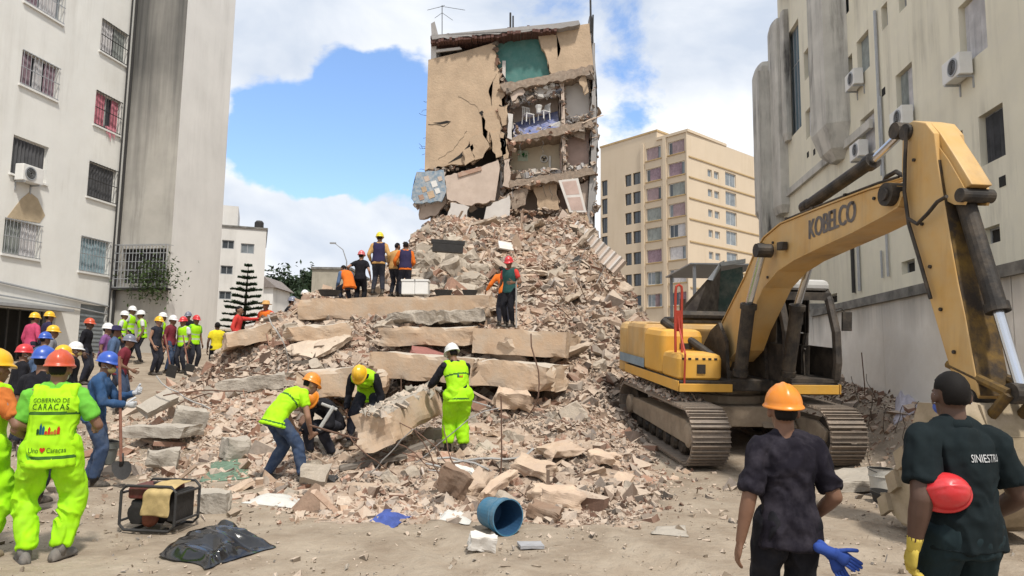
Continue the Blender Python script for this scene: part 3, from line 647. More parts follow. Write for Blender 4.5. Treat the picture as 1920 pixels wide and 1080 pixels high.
# end part of the block beyond the last shaft
mb = MB(); RF.slab(mb, uend+.02, RF.uz(1412,300,1.2)[0], .5, RF.uz(1430,118,1.0)[1], -6, 1.0); mb.build('end_wall', M_rgrey, rb)
mb = MB(); a0 = RF.uz(1466,70)[0]
for k in range(4): RF.slab(mb, a0-3.2+.9*k, a0-3.05+.9*k, RZ-5.5+.0, RZ-5.3, .0, .9)
RF.slab(mb, a0-3.4, a0-.2, RZ-5.28, RZ-5.15, .0, 1.0); mb.build('roof_beam', mat('rust_red_timber', (.20,.09,.06), .8, var=.3, scale=4), rb)
for (pa, pb, r) in (((1640,20),(1652,330),.05),((1650,180),(1660,520),.04),((1597,455),(1604,548),.06),((1608,455),(1614,545),.05),((1652,470),(1658,520),.035)):
    ua, za = RF.uz(*pa,.07); ub, zb_ = RF.uz(*pb,.07); mb = MB(); mb.tube([RF.pt(ua,za,.07), RF.pt(ua,zb_,.07)], r, 6); mb.build('service_pipe', M_alu if r < .06 else M_iron, rb)
for px, py, lb_ in ((1797,150,'white air conditioner beside the tall top window of the cream block'), (1603,165,'air conditioner under the narrow upper window of the cream block'), (1692,240,'air conditioner just above the excavator arm joint'), (1612,298,'air conditioner under the white curtained window of the cream block')):
    ac_unit(RF, RF.uz(px, py, .2), lb_)
for px, py in ((1515,290),(1527,285),(1657,172),(1880,340)):
    u, z_ = RF.uz(px, py); mb = MB(); RF.slab(mb, u-.12, u+.12, z_-.12, z_+.12, -.0, .012); mb.build('wall_hole', M_dark, rb)
# --- concrete boundary wall
wn = Fac((7.0,14), (.105,.995), (-.995,.105)); cw = things('concrete_wall', 'stained grey concrete boundary wall with black coping behind the excavator', 'wall', (7,14,0))
pan = [-9,-5.2,-1.3,2.6,6.5,10.5,15]
for i in range(6):
    mb = MB(); wn.slab(mb, pan[i]+.008, pan[i+1]-.008, -.4, 2.85+.06*max(0,pan[i]), -.25, .004*(i%2)); mb.build('wall_panel', M_conw, cw)
    mb = MB(); wn.slab(mb, pan[i], pan[i+1], 2.853+.06*max(0,pan[i]), 3.02+.06*max(0,pan[i]), -.3, .05); mb.build('coping', M_cap, cw)
# --- ochre block far behind
DY = 87; cpt = P(1293,560,DY); ydl = Vector((-.655,.756,0)); ydr = Vector((.764,.645,0))
YL = Fac((cpt.x,cpt.y), ydl, (-.756,-.655)); YR = Fac((cpt.x,cpt.y), ydr, (.645,-.764))
yb = things('apartment_block', 'ochre eight-storey apartment block in the distance', 'building', (cpt.x,cpt.y,6))
zt = YL.uz(1293,246)[1]; ul = YL.uz(1126,300)[0]; ur = YR.uz(1440,300)[0]; core = YL.uz(1232,300)[0]
fh = 2.86; wl, wr_ = [], []
zr = [YL.uz(1270, y)[1] for y in (275,316,354,393,432,474,517,560)]
cols = [(1254,1285),(1212,1240),(1187,1203),(1172,1184),(1128,1139)]
cu = [(YL.uz(b_,400)[0], YL.uz(a_,400)[0]) for a_, b_ in cols]
for ci, (a_, b_) in enumerate(cu):
    for ri, zc in enumerate(zr):
        if ci >= 2 and ri == 0: continue
        h_ = 1.75 if ci < 2 else 1.7 if ci < 4 else 2.3
        if ci == 4 and ri > 5: continue
        wl.append((a_, b_, zc-h_/2-(.3 if ci == 4 else 0), zc+h_/2-(.3 if ci == 4 else 0), ci, ri))
mb = MB(); wall_holes(mb, YL, 0, ul, -1, zt, [q[:4] for q in wl], .35)
ucol = [(YR.uz(a_,400)[0], YR.uz(b_,400)[0]) for a_, b_ in ((1328,1336),(1340,1349),(1361,1381))]
for ci, (a_, b_) in enumerate(ucol):
    for ri, zc in enumerate(zr):
        if ri == 0: continue
        h_ = 1.0 if ci < 2 else 1.9; wr_.append((a_, b_, zc-h_/2, zc+h_/2, ci, ri))
wall_holes(mb, YR, 0, ur, -1, zt, [q[:4] for q in wr_], .3)
mb.ob(YL.pt(.45,-1,-.45), ydl*(ul-.45), Vector((0,0,zt+.6)), ydr*(ur-.9))
mb.build('wall', M_far, yb)
mb = MB(); YL.slab(mb, core, ul, zt+.0, zt+1.3, -7, 0.003); YL.slab(mb, -.2, core-.02, zt+.005, zt+.35, -9, .2); mb.build('parapet', M_far, yb)
mb = MB(); YL.slab(mb, core-.1, ul+.1, zt+1.3, zt+1.55, -7, .1); mb.build('core_roof', M_farb, yb)
for zc in zr[1:]: mb = MB(); YR.slab(mb, .2, ur, zc+1.25, zc+1.42, .0, .12); mb.build('string_course', M_farb, yb)
for px in (1248,1206,1293): 
    mb = MB(); u = YL.uz(px,400)[0]; YL.slab(mb, max(0,u-.25), u+.25, -1, zt, 0.003, .22); mb.build('pilaster', M_far, yb)
for zc in zr:
    for (a_, b_) in cu[:2]: mb = MB(); YL.slab(mb, a_-.1, b_+.1, zc-1.02, zc-.9, 0, .15); mb.build('window_sill', M_farb, yb)
for q in wl:
    ci, ri = q[4], q[5]
    window(YL, yb, q[:4], sill=False, dep=.25, fw=.09, nmull=3 if ci < 2 else 1, fm=M_white if ci < 2 else M_iron, glass=random.choice([M_glassd,M_glass,M_glassd]) if ci < 2 else M_glass,
           cur=[(random.choice([0,.2]), random.choice([.5,.8,1]), random.choice([0,0,5,1,5,6,6]))] if ci < 2 else None)
for q in wr_: window(YR, yb, q[:4], sill=False, dep=.2, fw=.07, nmull=1 if q[4] == 2 else 0, fm=M_white, glass=M_glassd)
# --- low house behind the trees, far
D_ = 60; a = P(583,560,D_); b = P(655,560,D_); zt_ = P(600,505,D_).z
q = things('low_house', 'low weathered plaster house beyond the men on the slab', 'building', (a.x+2,D_+2,2))
f_ = Fac((a.x,a.y), (1,0), (0,-1)); mb = MB(); wall_holes(mb, f_, 0, b.x-a.x, 0, zt_, [], .1); mb.ob((a.x,D_+.01,0), (b.x-a.x,0,0), (0,8,0), (0,0,zt_-.05)); mb.build('wall', mat('old_plaster', (.46,.42,.34), .95, var=.3, scale=.8, streak=(.2,.18,.15), streak_amt=.6), q)
mb = MB(); f_.slab(mb, -.1, b.x-a.x+.1, zt_, zt_+.2, -8, .12); mb.build('roof_edge', M_cap, q)
D_ = 66; a = P(488,560,D_); zt_ = P(500,522,D_).z
q = things('hut', 'little sloping-roof hut between the white house and the trees', 'building', (a.x+2,D_+2,2)); mb = MB(); mb.ob((a.x,D_,0),(1.2,0,0),(0,5,0),(0,0,zt_-.9)); mb.build('wall', M_tower2, q)
mb = MB(); mb.prism([(a.x-.3,D_-.3,zt_-.9),(a.x+.2,D_-.3,zt_+.25),(a.x+1.6,D_-.3,zt_-.9)], (0,5.6,0)); mb.build('roof', mat('clay_tiles', (.24,.21,.19), .9, var=.3, scale=5), q)
# shed frame behind the loader bucket
q0 = P(1300,520,24); q = things('shed_frame', 'open steel shed with flat roof behind the dark green bucket', 'shed', (q0.x,24,2.5))
x0, x1, z0_, z1_ = q0.x, P(1412,520,24).x, 2.0, P(1300,497,24).z
for xx in (x0, x1):
    for yy in (24, 27.5): mb = MB(); mb.ob((xx,yy,z0_),(.1,0,0),(0,.1,0),(0,0,z1_-z0_)); mb.build('post', M_alu, q)
mb = MB(); mb.ob((x0-.15,23.8,z1_+.003),(x1-x0+.4,0,0),(0,3.9,0),(0,0,.05)); mb.build('roof', M_alu, q)
# --- trees
def tree(name, label, base, h, r, n, ls, m, grp=None, cz=.62, sq=(1,1,.8)):
    t = things(name, label, 'tree', base, grp); base = Vector(base); mb = MB()
    mb.tube([base, base+Vector((.1*r,0,h*.3)), base+Vector((0,0,h*.75))], [.05*r+.1,.04*r+.08,.03], 7)
    for k in range(7):
        a = random.uniform(0,6.28); q0 = base+Vector((0,0,h*random.uniform(.25,.55))); mb.tube([q0, q0+Vector((math.cos(a)*r*.4,math.sin(a)*r*.4,h*.15)), q0+Vector((math.cos(a)*r*.8,math.sin(a)*r*.8,h*.28))], [.09,.06,.02], 5)
    mb.build('trunk', M_bark, t)
    nc = 26; cc = rng.normal(size=(nc,3)); cc /= np.linalg.norm(cc, axis=1, keepdims=True); cc *= rng.uniform(.35,1,(nc,1))*r*np.array(sq)
    k = rng.integers(0, nc, n); c = cc[k]+rng.normal(size=(n,3))*r*.17+np.array(base)+np.array([0,0,h*cz]); leaves('crown', c, ls, m, t)
    return t
for px, py, D_, h, r, lab in ((505,600,74,9.0,4.2,'dark round tree left in the far grove'), (545,600,78,9.4,4.6,'broad dark tree in the middle of the far grove'), (578,600,82,10.5,3.4,'tallest dark tree of the far grove beside the low house')):
    c = P(px, py, D_); tree('leafy_tree', lab, (c.x, D_, P(px, {505:519,545:508,578:503}[px], D_).z-h*.62-r*.9), h, r, 5200, .3, M_leafd, 'trees of the far grove')
# Norfolk pine
D_ = 38; tp = P(466,495,D_); bz = P(452,640,D_).z-.5; base = Vector((tp.x-.15, D_, bz)); H = tp.z-bz
t = things('norfolk_pine', 'slim dark Norfolk pine with flat tiers of branches before the white house', 'tree', base); mb = MB(); mb.tube([base, base+Vector((.1,0,H*.5)), (tp.x,D_,tp.z)], [.13,.08,.015], 7); mb.build('trunk', M_bark, t)
M_pine = mat('pine_needles', (.055,.10,.055), .7, var=.4, scale=4)
lev = 12
for i in range(lev):
    f = i/(lev-1); zz = bz+H*(.16+.8*f)+random.uniform(-.06,.06); L_ = (1.3*(1-f)**.8+.16)*random.uniform(.85,1.12)
    for k in range(6):
        a = 2*math.pi*k/6+i*.5+random.uniform(-.15,.15); dv = Vector((math.cos(a), math.sin(a), 0)); cx = base.x+(tp.x-base.x)*(.16+.8*f); mb = MB(); side = Vector((-dv.y, dv.x, 0))
        pts = [Vector((cx,D_,zz))+dv*L_*s+Vector((0,0,(.16*math.sin(s*2.6)-.05+.18*s*s)*L_*.55)) for s in np.linspace(0,1,8)]
        mb.tube(pts, [.03*(1-.8*s) for s in np.linspace(0,1,8)], 4)
        for s in range(1, 8):
            for sg in (-1,1):
                for e in range(4):
                    p = pts[s]+(pts[s]-pts[s-1])*(e/4-.5); w2 = L_*.16*(1.15-s/8)+.06
                    q_ = p+side*sg*w2+dv*w2*.5+Vector((0,0,random.uniform(-.03,.05))); mb.add([p-dv*.05, q_, p+dv*.05+Vector((0,0,.02))], [(0,1,2)]); mb.add([p-dv*.05, p+dv*.05, q_+Vector((0,0,.1))], [(0,1,2)])
        mb.build('branch', M_pine, t)
# lamp post far, bent
q0 = P(648,540,40); mb = MB(); z0_ = q0.z-2.5; mb.tube([(q0.x,40,z0_),(q0.x,40,P(648,490,40).z),(q0.x-.25,40,P(640,468,40).z),(q0.x-.75,40,P(632,456,40).z)], [.05,.04,.03,.02], 6); lp = things('street_lamp', 'thin curved street lamp against the sky left of the heap', 'street lamp', (q0.x,40,z0_)); mb.build('pole', M_alu, lp)
mb = MB(); mb.box((q0.x-.85,40,P(632,456,40).z), (.35,.14,.08)); mb.build('lamp_head', M_alu, lp)
# ------------------------------------------------------------------ the half-collapsed building
CD = 39.0
M_ochre = mat('tan_render', (.56,.415,.285), .95, var=.28, scale=.9, bump=.5, bscale=7, bdist=.05, dust=(.47,.36,.25), dust_amt=.4, streak=(.33,.24,.17), streak_amt=.2)
M_pale = mat('pink_plaster', (.60,.49,.41), .95, var=.15, scale=1, bump=.25, bscale=7, dust=(.45,.34,.27), dust_amt=.3)
M_teal = mat('teal_paint', (.085,.22,.20), .85, var=.2, scale=1.2, bump=.15, bscale=5, dust=(.20,.29,.26), dust_amt=.3)
M_bluef = mat('blue_tiles', (.14,.18,.40), .6, var=.3, scale=1.4, dust=(.45,.42,.42), dust_amt=.5)
M_slabe = mat('broken_slab_edge', (.40,.32,.25), .95, var=.45, scale=5, bump=.5, bscale=14, bdist=.05, dust=(.28,.19,.14), dust_amt=.4)
M_rtile = mat('roof_tile_edge', (.16,.085,.07), .9, var=.45, scale=4, bump=.6, bscale=6, bdist=.06)
M_inner = mat('inner_plaster', (.64,.60,.56), .93, var=.15, scale=1, bump=.15)
M_pinkc = mat('pink_inner_wall', (.50,.37,.32), .93, var=.25, scale=1.5, bump=.2)
M_doorw = mat('door_white', (.60,.56,.52), .7, var=.15, scale=2)
M_grey2 = mat('grey_side_wall', (.38,.36,.345), .93, var=.25, scale=.8, bump=.2, streak=(.2,.19,.18), streak_amt=.4)
ru = things('ruined_building', 'torn-open tan building standing at the top of the rubble heap', 'building', P(955,430,CD))
def jag(poly, amp, step, seed):
    out = []; n = len(poly); rr = random.Random(seed)
    for i in range(n):
        a = Vector((*poly[i][:2],)); b = Vector((*poly[(i+1)%n][:2],)); j = poly[i][2] if len(poly[i]) > 2 else 0
        d = (b-a); k = max(1, int(d.length/step)) if j else 1; nn = Vector((-d.y, d.x)).normalized()
        for q in range(k):
            p = a+d*q/k
            if q and j: p = p+nn*rr.uniform(-amp, amp)*j
            out.append((p.x, p.y))
    return out
def sheet(name, poly, dep, thick, m, jagged=None, seed=1, parent=None, tilt=None, label=None, top=True):
    """a wall piece: outline at CD+dep, thickness going back"""
    pts = [P(x, y, CD+dep) for x, y in jag(poly, jagged or 0, 7, seed)]
    if tilt:                                     # (dy per metre up): leans
        z0 = min(p.z for p in pts); pts = [Vector((p.x, p.y+(p.z-z0)*tilt, p.z)) for p in pts]
    mb = MB(); mb.prism(pts, (0, thick, 0))
    bm = bmesh.new(); vs = [bm.verts.new(v) for v in mb.v]
    for f in mb.f:
        try: bm.faces.new([vs[i] for i in f])
        except Exception: pass
    bmesh.ops.triangulate(bm, faces=[f for f in bm.faces if len(f.verts) > 4], ngon_method='EAR_CLIP')
    vs = [v.co[:] for v in bm.verts]; bm.verts.index_update(); fs = [[v.index for v in f.verts] for f in bm.faces]; bm.free()
    o = link(name, mesh_from(name, np.array(vs)-np.array(ORG[(parent or ru).name]), fs, m), parent or ru)
    if label: o['label'] = label
    return o
# outer skin still standing
sheet('front_wall', [(803,112),(868,97),(926,80,1),(932,118,1),(936,150,1),(945,172,1),(943,235,1),(930,262,1),(912,281,1),(893,302,1),(871,308,1),(830,313,1),(796,320)], 0, .28, M_ochre, 4, 3)
# second skin of render: it has come off in patches towards the break
for i, pl_ in enumerate(([(905,212),(925,205),(942,240),(935,262),(917,268)], [(880,262),(902,245),(918,275),(905,296),(890,300)], [(918,246),(946,250),(949,288),(930,296),(922,276)], [(934,200),(952,196),(955,232),(942,236)], [(868,282),(886,270),(889,300),(872,310)], [(938,258),(952,262),(953,296),(943,300)])):
    sheet('loose_plaster_piece', [(a_, b_, 1) for a_, b_ in pl_], -.14-.05*(i%3), .12, M_ochre, 2.5, 20+i)
for i, ln in enumerate(([(812,230),(826,233),(838,231),(846,228),(838,226),(826,229)], [(898,211),(904,207),(908,213),(903,217)], [(840,306),(862,290),(880,270),(893,257),(905,250),(892,262),(880,276),(864,296)], [(884,300),(900,282),(915,262),(922,250),(917,266),(903,288)], [(912,252),(930,240),(940,228),(934,242),(918,258)])):
    sheet('crack', [(a_, b_) for a_, b_ in ln], -.012-.002*i, .01, M_dark)
sheet('upper_wall', [(1009,66,1),(1040,57),(1085,47),(1105,44),(1113,128,1),(1086,138,1),(1052,148,1),(1034,138,1),(1024,104,1)], 0, .28, M_ochre, 3, 5)
sheet('teal_wall', [(922,82),(1012,66),(1040,140),(936,164)], .45, .15, M_teal)
sheet('timber_brace', [(927,122),(931,120),(954,156),(950,158)], .3, .1, M_iron)
# roof edge: courses of tiles along the broken eave
mb = MB(); n = 46
for i in range(n):
    f = i/n; a_ = P(808+f*236, 68-f*20, CD-.25); r = random.Random(i)
    for k in range(2): mb.ob(a_+Vector((r.uniform(-.02,.02),-.25+.1*k+r.uniform(-.1,.1),-.42+.28*k+r.uniform(-.04,.04)-(.0 if f > .6 else .08))), (.15,0,.012), (0,1.4,.03), (0,0,.18))
mb.build('eave_tile_row', M_rtile, ru)
sheet('roof_lip', [(808,66),(1040,44),(1085,38),(1088,45,1),(1042,53,1),(900,66,1),(810,74)], -.5, 9, M_grey2, 2, 4)
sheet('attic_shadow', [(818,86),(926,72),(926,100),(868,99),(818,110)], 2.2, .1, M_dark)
sheet('attic_frame', [(808,74),(818,74),(818,112),(808,112)], .05, .2, M_inner); sheet('attic_rail', [(818,93),(862,88),(866,92),(818,98)], -.05, .1, M_inner)
sheet('roof_stub', [(808,44),(815,40),(822,66),(809,66)], -.3, .6, M_grey2, 1)
# right edge pier and body of the building behind
sheet('side_pier', [(1105,30),(1110,30),(1117,130,1),(1120,250,1),(1119,330,1),(1112,420),(1100,420),(1108,300,1),(1110,130)], .05, .7, M_grey2, 2, 9)
mb = MB(); a_ = P(1110,60,CD+.8); zt2 = P(1000,50,CD).z; zb2 = 3
a0 = P(812,300,CD+.8); mb.ob((a0.x,CD+5.5,zb2),(a_.x-a0.x,0,0),(0,7,0),(0,0,zt2-zb2-.4)); mb.build('rear_rooms', M_grey2, ru)
mb = MB(); mb.ob((a0.x,CD+.3,zb2),(.25,0,0),(0,5.2,0),(0,0,zt2-zb2-1.2)); mb.build('flank_wall', M_grey2, ru); mb = MB(); mb.ob((a_.x-.02,CD+.75,zb2),(.2,0,0),(0,4.75,0),(0,0,zt2-zb2-.6)); mb.build('flank_wall', M_grey2, ru)
mb = MB(); m_ = P(948,250,CD+1).x; mb.ob((m_-.25,CD+.3,zb2),(.2,0,0),(0,5.2,0),(0,0,zt2-zb2-2)); mb.build('partition_wall', M_inner, ru)
# bays: back walls, cross walls, slabs
def bay(l, r, t, b, dep, m, name='room_wall'): sheet(name, [(l,t),(r,t-3),(r,b-3),(l,b)], dep, .15, m)
bay(945,1056,140,262,1.6, M_pale); bay(945,1060,245,350,1.5, mat('room_cream', (.64,.55,.41), .93, var=.12, scale=1.2))
bay(1050,1116,140,252,.8, M_inner); bay(1050,1114,232,336,.8, M_pinkc); bay(930,1060,340,420,2.2, M_pale); bay(1045,1112,330,420,1.6, M_pinkc)
sheet('cross_wall', [(1050,150,1),(1057,148),(1060,240),(1053,244,1)], .1, 1.4, M_pale, 2, 31); sheet('cross_wall', [(1052,254,1),(1060,250),(1062,330),(1056,332,1)], .1, 1.3, M_pale, 2, 32)
def slabe(poly, dep, th, seed, m=None): return sheet('floor_slab', [(a_,b_,1) for a_, b_ in poly], dep, th, m or M_slabe, 2.5, seed)
slabe([(938,158),(1034,138),(1112,122),(1114,136),(1060,150),(1000,160),(945,172)], -.25, 1.8, 41)
slabe([(958,258),(1048,238),(1108,224),(1114,236),(1060,250),(1010,258),(962,268)], -.2, 1.7, 42)
slabe([(950,340),(1040,326),(1110,314),(1116,326),(1062,338),(1000,346),(955,352)], -.2, 1.7, 43)
# tilted blue floor of the upper room
bl = [P(958,232,CD+1.4), P(1046,208,CD+1.4), P(1049,238,CD-.1), P(964,260,CD-.1)]; mb = MB(); mb.prism(bl, (0,.12,-.12)); mb.build('blue_floor', M_bluef, ru)
# left lower pieces
sheet('hanging_wall', [(832,332,1),(880,318,1),(934,300,1),(937,316),(928,376,1),(905,382,1),(870,384,1),(838,372,1)], -.9, .3, M_pale, 2.5, 51)
sheet('hanging_wall', [(796,330,1),(836,322,1),(840,372,1),(822,400,1),(786,410,1),(790,365,1)], -.2, .3, M_pale, 3, 52)
sheet('red_strip', [(858,324),(902,312),(903,319),(860,332)], -.97, .06, M_brk)
mu = sheet('painted_panel', [(781,322,1),(832,318,1),(837,352,1),(828,378,1),(778,381,1),(771,372,1)], -1.0, .25, mat('blue_mural_paint', (.22,.32,.42), .85, var=.3, scale=5, dust=(.52,.50,.47), dust_amt=.55), 2, 53)
for i, (x_, y_, s_, m_) in enumerate(((800,335,6,M_pale),(814,345,7,MATS['white_paint']),(795,355,6,M_ochre),(808,365,8,M_ochre),(820,358,6,MATS['white_paint']),(790,370,6,M_brk),(825,335,5,M_pale))):
    sheet('paint_patch', [(x_-s_,y_-s_*.6),(x_+s_*.5,y_-s_),(x_+s_,y_+s_*.5),(x_-s_*.4,y_+s_)], -1.012-.002*i, .01, m_, parent=mu)
sheet('hanging_wall', [(912,388,1),(955,366,1),(957,376),(955,412,1),(930,416,1),(906,416)], -1.8, .2, M_inner, 2, 54)
sheet('leaning_slab', [(1040,420,1),(1055,392,1),(1075,410,1),(1060,440,1),(1028,436,1)], -2.4, .3, M_pale, 2, 56)
# ragged brick faces left of the bays
bk_ = []
for i in range(170):
    x_ = random.choice([random.gauss(947,7), random.gauss(949,9)]); y_ = random.uniform(160,385); bk_.append(P(x_, y_, CD+random.uniform(-.1,.6)))
for (xa, ya, xb, yb_, k) in ((950,172,1050,150,90),(955,266,1060,248,110),(952,352,1062,336,140),(1060,150,1112,138,50),(1060,252,1114,236,70),(1062,338,1114,326,80),(1054,150,1060,330,120),(1110,140,1117,400,130),(800,322,860,312,40),(780,385,930,385,160),(930,395,1110,400,200),(926,84,944,170,40)):
    for i in range(k):
        f = random.random(); bk_.append(P(xa+(xb-xa)*f+random.gauss(0,2), ya+(yb_-ya)*f+random.gauss(0,2.2), CD+random.uniform(-.15,.9)))
bk_ = np.array([tuple(p) for p in bk_]); pieces('broken_edge_masonry', bk_-np.array(ORG[ru.name]), rng.uniform(.05,.2,len(bk_))*rng.choice([1,1,1,1.7],len(bk_)), parent=ru, label='broken bricks and plaster along the torn edges')
# door leaf hanging askew, washbasin bits
dr = things('door_leaf', 'white panelled door hanging askew under the right bay of the ruin', 'door', P(1075,395,CD-1))
dq = [P(1047,338,CD-.9), P(1084,334,CD-.9), P(1100,398,CD-1.3), P(1068,398,CD-1.3)]
mb = MB(); mb.prism(dq, (0,.08,0)); mb.build('door_panel', M_doorw, dr)
def dl(u, v): return dq[0].lerp(dq[1], u).lerp(dq[3].lerp(dq[2], u), v)
for v0, v1 in ((.06,.47),(.55,.94)):
    mb = MB(); mb.prism([dl(.14,v0)+Vector((0,-.012,0)), dl(.86,v0)+Vector((0,-.012,0)), dl(.86,v1)+Vector((0,-.012,0)), dl(.14,v1)+Vector((0,-.012,0))], (0,.01,0)); mb.build('inset_panel', M_pinkc, dr)
# two white plastic chairs on the blue floor
def chair(px, py, D_, rz, label, sc=1):
    b_ = P(px, py, D_); t = things('plastic_chair', label, 'chair', b_, 'white plastic chairs left on the blue floor'); R = Matrix.Rotation(rz, 3, 'Z')
    W = lambda x_, y_, z_: b_+R @ Vector((x_, y_, z_))*sc
    for x_ in (-.2,.2):
        for y_ in (-.2,.2): mb = MB(); mb.tube([W(x_*1.15,y_*1.15,0), W(x_,y_,.45)], .03*sc, 5); mb.build('leg', M_white, t)
    mb = MB(); mb.ob(W(-.24,-.24,.44), R @ Vector((.48,0,0))*sc, R @ Vector((0,.48,0))*sc, Vector((0,0,.04))*sc); mb.build('seat', M_white, t)
    mb = MB()
    for k in range(5): mb.ob(W(-.22+.1*k,.21,.48), R @ Vector((.05,0,0))*sc, R @ Vector((0,.03,0))*sc, Vector((0,.04,.42))*sc)
    mb.ob(W(-.24,.24,.9), R @ Vector((.48,0,0))*sc, R @ Vector((0,.04,0))*sc, Vector((0,0,.07))*sc); mb.build('backrest', M_white, t)
chair(990,232,CD+.5,.5,'left white plastic chair on the tilted blue floor', 1.15); chair(1020,226,CD+.5,-.9,'right white plastic chair on the tilted blue floor', 1.1)
o_ = MB(); o_.lathe(P(1010,212,CD+.3), (0,0,1), [(0,.12),(.25,.16),(.42,.22),(.45,.2)], 12); solo(o_.build('wash_basin', M_white), 'white basin hanging between the two plastic chairs', 'basin')
pf = things('picture', 'square picture of a green plant on the wall of the second open room', 'picture', P(980,290,CD+1.9)); a_ = P(971,282,CD+1.45); b_ = P(990,302,CD+1.45)
mb = MB(); mb.ob((a_.x,a_.y,b_.z),(b_.x-a_.x,0,0),(0,.03,0),(0,0,a_.z-b_.z)); mb.build('canvas', mat('pale_green_paint', (.55,.62,.5), .8, var=.2), pf)
c_ = a_.lerp(b_, .5); leaves('painted_leaf', np.array(c_+Vector((0,-.03,0)))+rng.normal(size=(40,3))*np.array([.12,.004,.1]), .07, mat('painted_green', (.05,.28,.08), .8), pf)
fn = things('wall_fan', 'round grey fan on the back wall of the second open room', 'fan', P(1020,298,CD+2)); c_ = P(1020,298,CD+1.48); mb = MB(); mb.lathe(c_, (0,-1,0), [(0,.24),(.08,.24),(.08,.19),(.03,.17)], 16, False); mb.build('fan_ring', M_white, fn)
mb = MB()
for k in range(3):
    t = k*2.09; mb.add([c_+Vector((0,-.05,0)), c_+Vector((.17*math.cos(t),-.04,.17*math.sin(t))), c_+Vector((.17*math.cos(t+.8),-.06,.17*math.sin(t+.8)))], [(0,1,2)])
mb.lathe(c_, (0,-1,0), [(0,.05),(.1,.04)], 8); mb.build('fan_blade', M_iron, fn)
sheet('white_pipe', [(1029,292),(1033,292),(1033,328),(1029,328)], 1.4, .08, M_white)
# antenna and rods on the roof
an = things('television_antenna', 'thin television antenna on the left of the ruin roof', 'antenna', P(829,66,CD)); mb = MB(); mb.cyl(P(829,66,CD), P(829,10,CD), .025, n=5); mb.build('mast', M_iron, an)
mb = MB()
for (a_, b_) in (((801,19),(829,12)),((829,12),(872,19)),((815,34),(829,24)),((829,24),(849,38)),((822,14),(834,10))): mb.cyl(P(*a_,CD), P(*b_,CD), .014, n=4)
mb.build('rod', M_iron, an)
mb = MB(); mb.cyl(P(957,54,CD), P(957,24,CD), .06, n=6); mb.cyl(P(962,52,CD), P(962,30,CD), .05, n=6); mb.build('roof_post', M_iron, ru)
mb = MB(); mb.cyl(P(1108,60,CD), P(1107,-6,CD), .06, n=6); mb.cyl(P(1111,80,CD), P(1112,28,CD), .05, n=6); mb.build('corner_rod', M_iron, ru)
for i in range(16):
    x_, y_ = random.uniform(788,800), random.uniform(180,400); a_ = P(x_, y_, CD+.2); mb = MB(); mb.tube([P(806,y_+random.uniform(-4,4),CD+.3), a_, a_+Vector((random.uniform(-.3,.0),-.1,random.uniform(-.25,.15)))], .012, 4); mb.build('bent_rebar', M_iron, ru)
# fallen stairs-like ribbed roof panel on the right flank
rp = things('ribbed_panel', 'ribbed tan ceiling panel leaning on the right flank of the heap', 'panel', P(1120,480,33))
q = [P(1062,440,33.5), P(1082,414,33.5), P(1172,488,30.5), P(1150,512,30.5)]
n_ = (q[1]-q[0]).cross(q[3]-q[0]).normalized(); n_ = n_ if n_.y < 0 else -n_
mb = MB(); mb.prism(q, -n_*.2); mb.build('deck', M_pale, rp)
for k in range(9):
    f = (k+.5)/9; a_ = q[0].lerp(q[3], f); b_ = q[1].lerp(q[2], f); e = (q[3]-q[0]).normalized()*.12
    mb = MB(); mb.prism([a_+n_*.004-e*.5, b_+n_*.004-e*.5, b_+n_*.004+e*.5, a_+n_*.004+e*.5], n_*.14); mb.build('rib', M_inner, rp)

# clutter that has slid to the front of the open rooms, hanging panels and thin cracks
cl = []
for (xa, ya, xb, yb_, k, dd) in ((950,196,1050,172,120,.9),(955,258,1050,238,60,.3),(958,330,1050,322,120,.7),(1062,228,1108,220,50,.4),(1064,318,1108,312,60,.4),(950,174,1050,160,90,.3)):
    for i in range(k): f = random.random(); cl.append(P(xa+(xb-xa)*f, ya+(yb_-ya)*f+random.gauss(0,3), CD+random.uniform(.1,dd+.3)))
cl = np.array([tuple(p) for p in cl]); pieces('room_clutter', cl-np.array(ORG[ru.name]), rng.uniform(.06,.30,len(cl)), pal=[(.62,.59,.55),(.45,.43,.42),(.50,.40,.32),(.35,.22,.17),(.3,.33,.4)], pw=[4,2,3,2,1], parent=ru, label='smashed furniture and plaster left in the open rooms')
for i, (poly, dp_) in enumerate((([(952,170,1),(975,160,1),(985,172,1),(960,190,1)],-.1),([(1000,166,1),(1032,160,1),(1048,172,1),(1018,182,1)],.2),([(1085,150,1),(1098,140),(1104,172,1),(1096,178,1)],-.1),([(1070,236,1),(1100,232,1),(1096,262,1),(1078,256,1)],.1),([(945,300,1),(956,298,1),(955,352,1),(942,348,1)],-.3),([(952,212,1),(962,214,1),(960,262,1),(951,258,1)],-.3),([(1000,352,1),(1042,342,1),(1050,392,1),(1010,396,1)],.3),([(955,360,1),(990,350,1),(985,384,1),(960,392,1)],.0),([(1085,345,1),(1110,338,1),(1108,400,1),(1092,402,1)],.3),([(845,380,1),(880,388,1),(868,420,1),(838,412,1)],-1.0),([(1060,392,1),(1100,402,1),(1112,436,1),(1078,430,1)],-1.2))):
    sheet('hanging_panel', poly, dp_, .12, [M_pale,M_inner,M_ochre,M_slabe][i%4], 2.5, 70+i)
